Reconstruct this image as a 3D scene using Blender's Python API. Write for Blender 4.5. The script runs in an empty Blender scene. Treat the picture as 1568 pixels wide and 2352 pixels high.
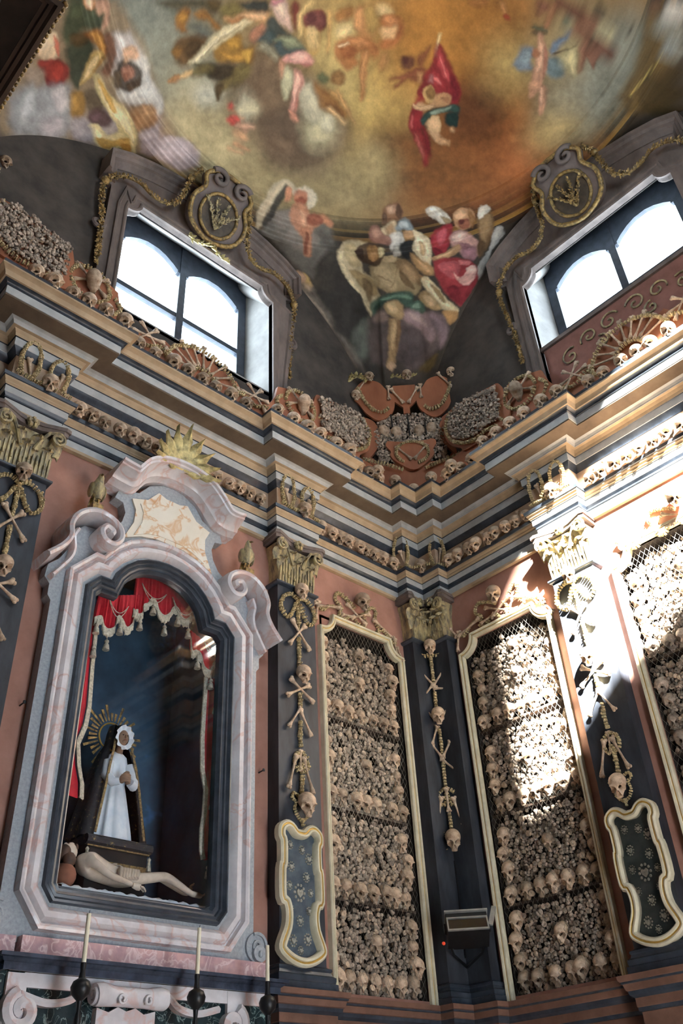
import bpy, math, random
import numpy as np
from mathutils import Matrix, Vector
PI = math.pi
R = math.radians
random.seed(7)
rng = np.random.default_rng(11)
SC = bpy.context.scene
COL = SC.collection
V3 = Vector

# ------------------------------------------------------------------ camera
CAM_POS = (-6.68018, -5.56919, 1.6)
yaw, pitch, roll = R(44.64984), R(36.69469), R(-3.41182)
f_ = V3((math.sin(yaw)*math.cos(pitch), math.cos(yaw)*math.cos(pitch), math.sin(pitch)))
r0 = V3((math.cos(yaw), -math.sin(yaw), 0)); u0 = r0.cross(f_)
r_ = r0*math.cos(roll)+u0*math.sin(roll); u_ = -r0*math.sin(roll)+u0*math.cos(roll)
cam_data = bpy.data.cameras.new('camera')
cam_data.sensor_fit = 'VERTICAL'; cam_data.sensor_height = 36.0; cam_data.sensor_width = 24.0
cam_data.lens = 2046.26*36.0/2352.0
cam_data.clip_start = 0.05
cam = bpy.data.objects.new('camera', cam_data); COL.objects.link(cam)
m = Matrix((r_, u_, -f_)).transposed().to_4x4(); m.translation = V3(CAM_POS)
cam.matrix_world = m
SC.camera = cam

# ------------------------------------------------------------------ sky, sun, exposure
w = bpy.data.worlds.new('sky'); SC.world = w; w.use_nodes = True
bg = w.node_tree.nodes['Background']
bg.inputs[0].default_value = (0.74, 0.88, 1.0, 1.0)
bg.inputs[1].default_value = 20.0
sun_d = bpy.data.lights.new('sun', 'SUN'); sun_d.energy = 620.0; sun_d.angle = R(2.4); sun_d.color = (1.0, 0.97, 0.92)
sun = bpy.data.objects.new('sun', sun_d); COL.objects.link(sun)
SUN_DIR = V3((3.2, 4.5, -3.2)).normalized()
sun.rotation_mode = 'QUATERNION'; sun.rotation_quaternion = SUN_DIR.to_track_quat('-Z', 'Y')
sun.location = (-9, -12, 20)
SC.view_settings.view_transform = 'Standard'; SC.view_settings.look = 'None'
SC.view_settings.exposure = -0.1; SC.view_settings.gamma = 1.0
SC.view_settings.use_curve_mapping = False
SC.cycles.use_denoising = True
SC.cycles.max_bounces = 8; SC.cycles.diffuse_bounces = 6
SC.cycles.sample_clamp_indirect = 12.0

# ------------------------------------------------------------------ mesh helpers
class MB:
    """collects faces; x = along the wall to the right, y = into the wall, z = up"""
    def __init__(s): s.v = []; s.f = []; s.m = []
    def add(s, vs, fs, m=0, M=None):
        n = len(s.v)
        if M is not None: vs = [M @ V3(p) for p in vs]
        s.v += [tuple(p) for p in vs]
        s.f += [tuple(i+n for i in q) for q in fs]
        s.m += [m]*len(fs)
        return s
    def join(s, o, M=None, m=None):
        n = len(s.v)
        s.v += [tuple(M @ V3(p)) for p in o.v] if M is not None else o.v
        s.f += [tuple(i+n for i in q) for q in o.f]
        s.m += o.m if m is None else [m]*len(o.f)
        return s
    def box(s, x0, x1, y0, y1, z0, z1, m=0, M=None):
        vs = [(x, y, z) for z in (z0, z1) for y in (y0, y1) for x in (x0, x1)]
        return s.add(vs, [(0, 2, 3, 1), (4, 5, 7, 6), (0, 1, 5, 4), (2, 6, 7, 3), (0, 4, 6, 2), (1, 3, 7, 5)], m, M)
    def tube(s, pts, rad, n=6, closed=False, m=0, M=None, flat=1.0):
        pts = [V3(p) for p in pts]; k = len(pts)
        if not hasattr(rad, '__len__'): rad = [rad]*k
        vs = []; fs = []; up = V3((0, 1, 0.0)); prev = None
        for i, p in enumerate(pts):
            a = pts[(i-1) % k] if (closed or i > 0) else p
            b = pts[(i+1) % k] if (closed or i < k-1) else p
            t = (b-a)
            t = t.normalized() if t.length > 1e-9 else V3((0, 0, 1))
            if prev is None:
                q = up if abs(t.dot(up)) < 0.95 else V3((1, 0, 0))
                n1 = (q - t*q.dot(t)).normalized()
            else:
                n1 = prev - t*prev.dot(t)
                n1 = n1.normalized() if n1.length > 1e-6 else prev
            prev = n1; n2 = t.cross(n1)
            for j in range(n):
                an = 2*PI*j/n
                vs.append(p + n1*(math.cos(an)*rad[i]*flat) + n2*(math.sin(an)*rad[i]))
        for i in range(k if closed else k-1):
            i2 = (i+1) % k
            for j in range(n):
                j2 = (j+1) % n
                fs.append((i*n+j, i*n+j2, i2*n+j2, i2*n+j))
        if not closed:
            fs.append(tuple(range(n))); fs.append(tuple((k-1)*n+j for j in reversed(range(n))))
        return s.add(vs, fs, m, M)
    def lathe(s, prof, n=12, m=0, M=None, sq=(1, 1)):
        vs = []; fs = []; k = len(prof)
        for (r, z) in prof:
            for j in range(n):
                a = 2*PI*j/n; vs.append((r*math.cos(a)*sq[0], r*math.sin(a)*sq[1], z))
        for i in range(k-1):
            for j in range(n):
                j2 = (j+1) % n; fs.append((i*n+j, i*n+j2, (i+1)*n+j2, (i+1)*n+j))
        fs.append(tuple(reversed(range(n)))); fs.append(tuple((k-1)*n+j for j in range(n)))
        return s.add(vs, fs, m, M)
    def ell(s, c, r, nu=10, nv=7, m=0, M=None):
        vs = [(c[0], c[1], c[2]-r[2])]; fs = []
        for i in range(1, nv):
            b = -PI/2+PI*i/nv
            for j in range(nu):
                a = 2*PI*j/nu
                vs.append((c[0]+r[0]*math.cos(b)*math.cos(a), c[1]+r[1]*math.cos(b)*math.sin(a), c[2]+r[2]*math.sin(b)))
        vs.append((c[0], c[1], c[2]+r[2])); T = len(vs)-1
        for j in range(nu):
            j2 = (j+1) % nu
            fs.append((0, 1+j2, 1+j)); fs.append((T, 1+(nv-2)*nu+j, 1+(nv-2)*nu+j2))
            for i in range(nv-2):
                fs.append((1+i*nu+j, 1+i*nu+j2, 1+(i+1)*nu+j2, 1+(i+1)*nu+j))
        return s.add(vs, fs, m, M)
    def prism(s, poly, y0, y1, m=0, M=None, side=None):
        """polygon in (x, z), front at y0 (nearer the room), back at y1"""
        n = len(poly)
        vs = [(x, y0, z) for x, z in poly]+[(x, y1, z) for x, z in poly]
        s.add(vs, [tuple(range(n)), tuple(reversed(range(n, 2*n)))], m, M)
        return s.add(vs, [(i, n+i, n+(i+1) % n, (i+1) % n) for i in range(n)], m if side is None else side, M)
    def sweep(s, prof, path, closed=False, mats=None, M=None, capends=True):
        """prof: list of (offset to the left of the path, depth y); path in (x, z); mats per profile segment"""
        P = [V3((a, b)) for a, b in path]; k = len(P); n = len(prof); vs = []
        for i in range(k):
            a = P[(i-1) % k] if (closed or i) else None
            b = P[(i+1) % k] if (closed or i < k-1) else None
            d1 = (P[i]-a).normalized() if a is not None else None
            d2 = (b-P[i]).normalized() if b is not None else None
            if d1 is None: d1 = d2
            if d2 is None: d2 = d1
            n1 = V3((-d1.y, d1.x)); n2 = V3((-d2.y, d2.x)); mm = n1+n2
            mm = mm/max(0.35, mm.dot(n1)) if mm.length > 1e-6 else n1
            for (o, y) in prof: vs.append((P[i].x+mm.x*o, y, P[i].y+mm.y*o))
        fs = []; ms = []
        for i in range(k if closed else k-1):
            i2 = (i+1) % k
            for j in range(n-1):
                fs.append((i*n+j, i*n+j+1, i2*n+j+1, i2*n+j)); ms.append(mats[j] if mats else 0)
        n0 = len(s.f); s.add(vs, fs, 0, M); s.m[n0:] = ms
        if capends and not closed:
            s.add([vs[j] for j in range(n)], [tuple(range(n))], mats[0] if mats else 0, M)
            s.add([vs[(k-1)*n+j] for j in range(n)], [tuple(reversed(range(n)))], mats[0] if mats else 0, M)
        return s
    def grid(s, P, m=0, M=None, closed_u=False):
        a = len(P); b = len(P[0]); fs = []
        for i in range(a if closed_u else a-1):
            i2 = (i+1) % a
            for j in range(b-1): fs.append((i*b+j, i2*b+j, i2*b+j+1, i*b+j+1))
        return s.add([p for row in P for p in row], fs, m, M)
    def mesh(s, name, off=(0, 0, 0), smooth=35, fix=True):
        me = bpy.data.meshes.new(name)
        v = np.array(s.v, dtype=np.float64)-np.array(off)
        me.from_pydata(v.tolist(), [], s.f)
        me.polygons.foreach_set('material_index', s.m)
        if fix:
            import bmesh
            b = bmesh.new(); b.from_mesh(me); bmesh.ops.recalc_face_normals(b, faces=b.faces); b.to_mesh(me); b.free()
        if smooth:
            me.polygons.foreach_set('use_smooth', [True]*len(s.f))
            me.set_sharp_from_angle(angle=R(smooth))
        me.update()
        return me

ROT = {'S': PI, 'W': PI/2, 'L': 0.0, 'R': -PI/2, 'D': -PI/4, 'DW': PI/4, '': 0.0}
def WP(wall, h, o, z):
    """wall point -> world: h to the right, o out of the wall into the room"""
    if wall == 'L': return V3((h, -o, z))
    if wall == 'R': return V3((-o, -h, z))
    if wall == 'S': return V3((-h, -6.4+o, z))
    if wall == 'W': return V3((-6.4+o, h, z))
    if wall == 'D': return V3((-o*0.70711+h*0.70711, -o*0.70711-h*0.70711, z))
    if wall == 'DW': return V3((-6.4+o*0.70711+h*0.70711, -o*0.70711+h*0.70711, z))
    return V3((h, -o, z))
def HU(wall, u): return -u if wall == 'L' else u
def new(name, data, parent=None, loc=None, rotz=None):
    o = bpy.data.objects.new(name, data); COL.objects.link(o)
    if parent is not None: o.parent = parent
    if loc is not None: o.location = loc
    if rotz is not None: o.rotation_euler = (0, 0, rotz)
    return o
def setm(me, mats):
    for x in (mats if isinstance(mats, (list, tuple)) else [mats]): me.materials.append(x)
def tag(o, label=None, cat=None, group=None, kind=None):
    if label: o['label'] = label
    if cat: o['category'] = cat
    if group: o['group'] = group
    if kind: o['kind'] = kind
    return o
class T:
    """a thing: an Empty at its base; parts are given in wall coordinates"""
    def __init__(s, name, label, cat, wall, h, o, z, group=None, kind=None):
        s.wall = wall; s.off = (h, -o, z)
        s.e = new(name, None, None, WP(wall, h, o, z), ROT[wall]); s.e.empty_display_size = 0.1
        tag(s.e, label, cat, group, kind)
    def part(s, name, mb, mats, parent=None, label=None, kind=None, smooth=35, fix=True):
        me = mb.mesh(name, s.off, smooth, fix); setm(me, mats)
        p = new(name, me, s.e if parent is None else parent); tag(p, label, None, None, kind)
        return p
    def put(s, name, me, M, parent=None, label=None):
        """an instance of a shared mesh at matrix M (wall coordinates)"""
        p = new(name, me, s.e if parent is None else parent)
        p.matrix_local = Matrix.Translation(-V3(s.off)) @ M
        if label: p['label'] = label
        return p
def single(name, label, cat, mb, mats, wall, base, group=None, kind=None, smooth=35, fix=True):
    h, o, z = base
    me = mb.mesh(name, (h, -o, z), smooth, fix); setm(me, mats)
    return tag(new(name, me, None, WP(wall, h, o, z), ROT[wall]), label, cat, group, kind)
def struct(name, mb, mats, parent=None, smooth=35, fix=True, label=None):
    me = mb.mesh(name, (0, 0, 0), smooth, fix); setm(me, mats)
    o = new(name, me, parent)
    if parent is None: o['kind'] = 'structure'
    if label: o['label'] = label
    return o
ORD = ['first', 'second', 'third', 'fourth', 'fifth', 'sixth', 'seventh', 'eighth', 'ninth', 'tenth', 'eleventh', 'twelfth', 'thirteenth',
       'fourteenth', 'fifteenth', 'sixteenth', 'seventeenth', 'eighteenth', 'nineteenth', 'twentieth', 'twenty-first', 'twenty-second',
       'twenty-third', 'twenty-fourth', 'twenty-fifth', 'twenty-sixth', 'twenty-seventh', 'twenty-eighth', 'twenty-ninth', 'thirtieth']
def arc(cx, cz, r, a0, a1, n, rz=None):
    rz = r if rz is None else rz
    return [(cx+r*math.cos(R(a0+(a1-a0)*i/n)), cz+rz*math.sin(R(a0+(a1-a0)*i/n))) for i in range(n+1)]
def spl(pts, n=6, closed=False):
    """Catmull-Rom through 2D/3D points"""
    P = [V3(p) for p in pts]; k = len(P); out = []
    for i in range(k if closed else k-1):
        p0 = P[(i-1) % k] if (closed or i > 0) else P[i]; p1 = P[i]; p2 = P[(i+1) % k]
        p3 = P[(i+2) % k] if (closed or i+2 < k) else p2
        for j in range(n):
            t = j/n
            out.append(0.5*((2*p1)+(p2-p0)*t+(2*p0-5*p1+4*p2-p3)*t*t+(3*p1-p0-3*p2+p3)*t**3))
    if not closed: out.append(P[-1])
    return [tuple(p) for p in out]
def mir(pts, c): return [(2*c-x, z) for x, z in reversed(pts)]

# ------------------------------------------------------------------ materials
def lin(c):
    c = c/255.0
    return c/12.92 if c <= 0.04045 else ((c+0.055)/1.055)**2.4
def S(r, g, b): return (lin(r), lin(g), lin(b), 1.0)
def mat(name, c1, c2, scale=6.0, rough=0.6, metal=0.0, bump=0.0, bscale=None, detail=6.0, island=0.0, stretch=(1, 1, 1), spec=0.4, c3=None, objrand=0.0, coat=0.0, lo=0.35, hi=0.65):
    mt = bpy.data.materials.new(name); mt.use_nodes = True
    N = mt.node_tree.nodes; K = mt.node_tree.links; b = N['Principled BSDF']
    tc = N.new('ShaderNodeTexCoord'); mp = N.new('ShaderNodeMapping'); mp.inputs['Scale'].default_value = stretch
    K.new(tc.outputs['Object'], mp.inputs['Vector'])
    nz = N.new('ShaderNodeTexNoise'); nz.inputs['Scale'].default_value = scale; nz.inputs['Detail'].default_value = detail; nz.inputs['Roughness'].default_value = 0.62
    K.new(mp.outputs[0], nz.inputs['Vector'])
    rp = N.new('ShaderNodeValToRGB'); e = rp.color_ramp.elements
    e[0].position = lo; e[0].color = c1; e[1].position = hi; e[1].color = c2
    if c3 is not None:
        x = e.new(min(0.98, hi+0.10)); x.color = c3
    K.new(nz.outputs['Fac'], rp.inputs['Fac'])
    out = rp.outputs['Color']
    if island or objrand:
        g = N.new('ShaderNodeNewGeometry') if island else N.new('ShaderNodeObjectInfo')
        src = g.outputs['Random Per Island'] if island else g.outputs['Random']
        amt = island or objrand
        mr = N.new('ShaderNodeMapRange'); mr.inputs['To Min'].default_value = 1-amt; mr.inputs['To Max'].default_value = 1+amt*0.8
        K.new(src, mr.inputs['Value'])
        mx = N.new('ShaderNodeMix'); mx.data_type = 'RGBA'; mx.blend_type = 'MULTIPLY'; mx.inputs['Factor'].default_value = 1.0
        K.new(out, mx.inputs[6]); K.new(mr.outputs[0], mx.inputs[7]); out = mx.outputs[2]
    K.new(out, b.inputs['Base Color'])
    b.inputs['Roughness'].default_value = rough; b.inputs['Metallic'].default_value = metal
    b.inputs['Specular IOR Level'].default_value = spec; b.inputs['Coat Weight'].default_value = coat
    if bump:
        n2 = N.new('ShaderNodeTexNoise'); n2.inputs['Scale'].default_value = bscale or scale*5; n2.inputs['Detail'].default_value = 5
        K.new(mp.outputs[0], n2.inputs['Vector'])
        bp = N.new('ShaderNodeBump'); bp.inputs['Strength'].default_value = bump; bp.inputs['Distance'].default_value = 0.01
        K.new(n2.outputs['Fac'], bp.inputs['Height']); K.new(bp.outputs[0], b.inputs['Normal'])
    return mt
def marble(name, base, vein, base2, scale=3.0, rough=0.25, width=0.06, vscale=2.0):
    mt = mat(name, base, base2, scale, rough, bump=0.03, spec=0.5)
    N = mt.node_tree.nodes; K = mt.node_tree.links; b = N['Principled BSDF']
    prev = b.inputs['Base Color'].links[0].from_socket
    nz = N.new('ShaderNodeTexNoise'); nz.inputs['Scale'].default_value = vscale; nz.inputs['Detail'].default_value = 7; nz.inputs['Distortion'].default_value = 1.2
    K.new(N['Mapping'].outputs[0], nz.inputs['Vector'])
    rp = N.new('ShaderNodeValToRGB'); e = rp.color_ramp.elements
    e[0].position = 0.5-width; e[0].color = (0, 0, 0, 1); e[1].position = 0.5; e[1].color = (1, 1, 1, 1); x = e.new(0.5+width); x.color = (0, 0, 0, 1)
    K.new(nz.outputs['Fac'], rp.inputs['Fac'])
    mx = N.new('ShaderNodeMix'); mx.data_type = 'RGBA'; mx.inputs[7].default_value = vein
    K.new(rp.outputs['Color'], mx.inputs[0]); K.new(prev, mx.inputs[6]); K.new(mx.outputs[2], b.inputs['Base Color'])
    return mt

OCHRE = mat('ochre_plaster', S(158, 138, 110), S(182, 161, 131), 5, 0.7, bump=0.05)
GREYB = mat('grey_blue_plaster', S(156, 160, 160), S(178, 181, 180), 7, 0.65, bump=0.04)
BLACK = mat('black_marble_trim', S(38, 45, 54), S(62, 70, 80), 8, 0.32)
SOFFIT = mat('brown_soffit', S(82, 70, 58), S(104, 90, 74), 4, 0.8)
FRIEZE = mat('ochre_frieze', S(162, 138, 114), S(184, 160, 136), 6, 0.75, bump=0.05)
SALMON = mat('salmon_plaster', S(146, 106, 92), S(166, 125, 110), 4, 0.8, bump=0.06)
BOARD = mat('terracotta_board', S(136, 82, 58), S(166, 108, 78), 3.5, 0.6, stretch=(1, 1, 0.35), bump=0.08)
LUNETTE = mat('dark_grey_plaster', S(54, 50, 47), S(80, 74, 68), 3.0, 0.85, bump=0.08)
SLATE = mat('black_slate', S(30, 34, 40), S(58, 63, 71), 6, 0.55, stretch=(1, 1, 0.3), spec=0.3, bump=0.03)
GILT = mat('worn_gilding', S(104, 100, 90), S(194, 178, 130), 26, 0.5, 0.15, 0.35, 60, stretch=(1, 1, 0.35))
GILTD = mat('dark_bronze_gilding', S(70, 60, 44), S(176, 146, 88), 24, 0.45, 0.3, 0.2, 60)
BONE = mat('aged_bone', S(140, 116, 94), S(208, 186, 160), 22, 0.55, 0, 0.15, 90, objrand=0.34, lo=0.3, hi=0.62)
BONEI = mat('stacked_bone', S(104, 91, 80), S(188, 172, 154), 30, 0.6, 0, 0.1, 90, island=0.55, lo=0.3, hi=0.65)
VERT = mat('yellowed_vertebrae', S(150, 132, 92), S(212, 196, 152), 30, 0.55, island=0.35)
CREAM = mat('cream_frame_paint', S(196, 190, 162), S(222, 216, 190), 8, 0.5)
GOLDL = mat('gold_line', S(182, 146, 70), S(216, 182, 100), 12, 0.4, 0.5)
DARK = mat('dark_recess', S(26, 22, 19), S(44, 37, 32), 5, 0.9)
WOODD = mat('dark_wood', S(46, 38, 32), S(78, 64, 54), 6, 0.5, stretch=(0.3, 0.3, 1), bump=0.05)
WIRE = mat('tarnished_wire', S(120, 120, 112), S(160, 158, 148), 12, 0.45, 0.6)
STONEF = mat('dark_stone_surround', S(84, 76, 72), S(120, 108, 102), 4, 0.7, stretch=(1, 1, 0.4), bump=0.1)
PLASTW = mat('pale_jamb_plaster', S(128, 126, 124), S(158, 156, 152), 2.5, 0.8)
IRON = mat('dark_window_bars', S(36, 44, 54), S(58, 66, 78), 9, 0.5)
GRANITE = mat('grey_granite', S(138, 146, 152), S(164, 171, 177), 45, 0.4, bump=0.02, detail=10)
PINKM = marble('white_pink_marble', S(196, 192, 194), S(206, 182, 178), S(222, 220, 222), 5, 0.22, 0.04, 3.0)
BRECCIA = marble('pink_breccia', S(170, 140, 146), S(222, 200, 200), S(206, 168, 166), 9, 0.28, 0.05, 8)
YELM = marble('cream_marble', S(222, 216, 198), S(206, 158, 112), S(232, 226, 212), 5, 0.25, 0.03, 2.6)
GREENM = marble('dark_green_marble', S(22, 34, 38), S(128, 152, 150), S(42, 60, 64), 9, 0.2, 0.018, 9)
DARKBLUE = mat('blue_black_marble', S(40, 46, 58), S(66, 76, 92), 8, 0.25)
WAX = mat('candle_wax', S(222, 214, 186), S(236, 228, 204), 10, 0.5)
REDV = mat('red_velvet', S(160, 22, 40), S(196, 38, 56), 8, 0.75)
SILV = mat('silver_fringe', S(150, 148, 134), S(206, 202, 184), 60, 0.5, 0.2, 0.3, 120)
WHITEC = mat('white_linen', S(206, 220, 232), S(232, 240, 246), 7, 0.8, bump=0.1)
BLACKC = mat('black_gold_brocade', S(26, 27, 34), S(44, 44, 48), 34, 0.6, c3=S(168, 146, 90), hi=0.60)
SKIN = mat('carved_skin', S(182, 170, 154), S(212, 200, 184), 9, 0.5)
SKIND = mat('dark_carved_skin', S(124, 98, 80), S(150, 122, 100), 9, 0.5)
HAIR = mat('dark_carved_hair', S(58, 44, 36), S(86, 66, 54), 20, 0.6)
MAROON = mat('maroon_cloth', S(58, 16, 24), S(84, 26, 34), 7, 0.7)
GOLDP = mat('gold_paint', S(150, 122, 66), S(190, 160, 92), 20, 0.5, 0.3)
LEAF = mat('gilt_green_leaf', S(120, 112, 76), S(212, 196, 136), 14, 0.5, 0.25)
METALB = mat('black_metal', S(22, 23, 25), S(34, 35, 37), 9, 0.4, 0.2)
METALG = mat('grey_metal', S(140, 144, 142), S(170, 174, 170), 9, 0.35, 0.5)

# ================================================================== the setting
PD = 0.14                       # pilasters stand this far out of the wall
NC = -3.37                      # niche centre on the left wall
WC = 3.2                        # window centre along each wall
def cells(h0, h1, z0, z1, holes, y0, y1, mb, m=0):
    xs = sorted({h0, h1} | {min(max(v, h0), h1) for q in holes for v in q[:2]})
    zs = sorted({z0, z1} | {min(max(v, z0), z1) for q in holes for v in q[2:]})
    for a, b in zip(xs, xs[1:]):
        for c, d in zip(zs, zs[1:]):
            if not any(q[0] < (a+b)/2 < q[1] and q[2] < (c+d)/2 < q[3] for q in holes): mb.box(a, b, y0, y1, c, d, m)
def wall(name, code, h0, h1, low_holes, up_holes, mats=None):
    mb = MB()
    cells(h0, h1, 0.0, 6.6, low_holes, 0.0, 0.5, mb, 0)
    cells(h0, h1, 6.6, 11.7, up_holes, 0.0, 0.5, mb, 1)
    return single(name, None, None, mb, mats or [SALMON, LUNETTE], code, (0, 0, 0), kind='structure', smooth=0)
fl = struct('floor', MB().box(-12, 0.5, -7, 0.5, -0.2, 0.0), mat('grey_floor_tiles', S(110, 100, 92), S(140, 128, 118), 3, 0.5))
def whole(c, hw=1.0, z0=8.6, z1=10.85): return (c-hw, c+hw, z0, z1)
wL = wall('wall_left', 'L', -6.9, 0.5, [(-1.54, -0.50, 2.72, 5.98), (NC-0.73, NC+0.73, 3.0, 5.84)], [whole(-WC)])
wR = wall('wall_right', 'R', 0.0, 6.4, [(0.50, 1.54, 2.72, 5.98), (2.38, 4.02, 2.72, 6.08)], [whole(WC)])
wS = wall('wall_front', 'S', -0.5, 6.9, [(2.6, 3.8, 0.0, 3.2)], [whole(WC, 1.0, 7.98)])  # doorway is an unseen opening added to bring daylight onto the niche
wW = wall('wall_entrance', 'W', -6.4, 0.0, [(-6.3, -3.2, 0.0, 6.5)], [], [LUNETTE, LUNETTE])
struct('added_entrance_blocker', MB().box(-12, -6.9, -6.9, -2.7, 6.5, 6.8).box(-12, -6.9, -3.2, -2.7, 0, 6.5).box(-12, -6.9, -6.9, -6.3, 0, 6.5).box(-12.3, -12, -6.9, -2.7, 0, 6.8), PLASTW, smooth=0)  # unseen closed passage, added to keep sun and sky out of the entrance
struct('added_sun_blocker', MB().box(-5.2, -1.2, -14, -6.9, 3.6, 3.8), PLASTW, smooth=0)  # unseen roof, added to keep direct sun out of the doorway
struct('roof', MB().box(-6.9, 0.5, -6.9, 0.5, 13.6, 13.8).box(-6.9, 0.5, 0.0, 0.5, 11.7, 13.6).box(-6.9, 0.5, -6.9, -6.4, 11.7, 13.6)
       .box(-6.9, -6.4, -6.4, 0, 11.7, 13.6).box(0, 0.5, -6.4, 0, 11.7, 13.6), DARK, smooth=0)

# entablature: one profile swept round the room, breaking forward over every pilaster
PIL = [(1.756, 2.205), (4.53, 4.98)]        # pilasters, distance from the corner
CP = 0.39                                   # half pilasters in the corner end here
def room_path(p=PD):
    q = []
    q += [(-6.4, 0.0)]
    for a, b in sorted(PIL, reverse=True): q += [(-b, 0), (-b, -p), (-a, -p), (-a, 0)]
    q += [(-CP, 0), (-CP, -p), (-p, -p), (-p, -CP), (0, -CP)]
    for a, b in sorted(PIL): q += [(0, -a), (-p, -a), (-p, -b), (0, -b)]
    q += [(0, -6.4)]
    return q
def plan_sweep(prof, mats, path, closed=False):
    mb = MB().sweep([(-e, z) for e, z in prof], path, closed, mats)
    mb.v = [(a, c, b) for a, b, c in mb.v]
    return mb
TRIM = new('trim_1', None); TRIM['kind'] = 'structure'
def band(name, segs, par=TRIM):
    """segs: [(material, [(e, z), ...]), ...] chained bottom to top"""
    prof = []; ms = []; mats = []
    for mt, pts in segs:
        if mt not in mats: mats.append(mt)
        for p in pts:
            if prof and prof[-1] == p: continue
            if prof: ms.append(mats.index(mt))
            prof.append(p)
    return struct(name, plan_sweep(prof, ms, room_path()), mats, par, smooth=25)
band('architrave', [(OCHRE, [(0.0, 6.565), (0.035, 6.57), (0.035, 6.60)]), (BLACK, [(0.022, 6.604)]), (GREYB, [(0.022, 6.612), (0.024, 6.676)]),
     (BLACK, [(0.034, 6.680), (0.028, 6.70), (0.046, 6.722)]), (GREYB, [(0.050, 6.726), (0.050, 6.784)]), (BLACK, [(0.058, 6.788)]),
     (OCHRE, [(0.058, 6.796), (0.07, 6.806), (0.066, 6.82), (0.082, 6.835), (0.086, 6.85)]), (BLACK, [(0.095, 6.854), (0.098, 6.888), (0.0, 6.89)])])
band('frieze', [(FRIEZE, [(0.014, 6.885), (0.014, 7.17)])])
band('cornice', [(BLACK, [(0.0, 7.165), (0.02, 7.17), (0.03, 7.195), (0.062, 7.23)]), (GREYB, [(0.066, 7.235), (0.068, 7.31)]), (BLACK, [(0.078, 7.314)]),
     (OCHRE, [(0.080, 7.32), (0.085, 7.345), (0.105, 7.372), (0.13, 7.38)]), (GREYB, [(0.135, 7.385), (0.135, 7.392), (0.15, 7.412), (0.175, 7.425)]),
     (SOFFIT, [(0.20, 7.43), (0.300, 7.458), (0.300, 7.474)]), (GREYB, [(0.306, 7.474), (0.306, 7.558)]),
     (BLACK, [(0.318, 7.562), (0.316, 7.578), (0.345, 7.602)]), (OCHRE, [(0.358, 7.606), (0.362, 7.625), (0.376, 7.65), (0.402, 7.668), (0.412, 7.672), (0.412, 7.690)]),
     (BLACK, [(0.404, 7.694), (0.404, 7.735), (-0.05, 7.735)])])
# dado ledge
DADO = new('trim_2', None); DADO['kind'] = 'structure'
SALD = mat('brown_red_ledge', S(96, 70, 58), S(118, 88, 74), 6, 0.55)
band('ledge', [(SALD, [(0.0, 2.30), (0.03, 2.30), (0.03, 2.44)]), (BLACK, [(0.045, 2.444), (0.045, 2.47)]), (SALD, [(0.05, 2.474), (0.05, 2.53)]), (BLACK, [(0.075, 2.55), (0.08, 2.575)]),
     (SALD, [(0.09, 2.58), (0.10, 2.62)]), (BLACK, [(0.11, 2.624), (0.11, 2.635)]), (SALD, [(0.12, 2.64), (0.125, 2.675), (-0.02, 2.68)])], DADO)

# ------------------------------------------------------------------ pilasters
def leaf(w=0.11, h=0.16, out=0.07, curl=0.05, n=6, droop=0.03):
    """acanthus tip: grows up the bell, rolls outward and hangs over"""
    mb = MB(); P = []
    for i in range(n+1):
        t = i/n; row = []
        y = -(0.012+out*max(0, (t-0.35)/0.65)**1.7)
        z = h*math.sin(min(1.0, t*1.12)*PI/2) - droop*max(0, (t-0.75)/0.25)**2
        ww = w*(0.75+0.35*math.sin(t*PI))*(1 if t < 0.8 else 1-0.75*((t-0.8)/0.2)**1.5)
        for j in range(5):
            s = (j-2)/2
            row.append((s*ww/2, y+abs(s)**1.5*0.022*(1-0.2*t)-0.006*(j % 2), z-abs(s)*0.012))
        P.append(row)
    mb.grid(P)
    Q = [[(x, y+0.012, z-0.004) for x, y, z in row] for row in P]
    mb.grid(Q); k = 5; n0 = len(mb.v)-2*k*(n+1)
    a = n0; b = n0+k*(n+1)
    for i in range(n):
        for c in (0, k-1): mb.f.append((a+i*k+c, a+(i+1)*k+c, b+(i+1)*k+c, b+i*k+c)); mb.m.append(0)
    for j in range(k-1): mb.f.append((a+n*k+j, a+n*k+j+1, b+n*k+j+1, b+n*k+j)); mb.m.append(0)
    return mb
def spiral(cx, cz, r0, turns, a0, dirn=1, n=34, rmin=0.012):
    out = []
    for i in range(n+1):
        t = i/n; r = r0*(1-t)**0.9+rmin*t; a = R(a0)+dirn*turns*2*PI*t
        out.append((cx+r*math.cos(a), cz+r*math.sin(a)))
    return out
LEAF_ME = leaf().mesh('leaf'); setm(LEAF_ME, GILT)
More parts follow.
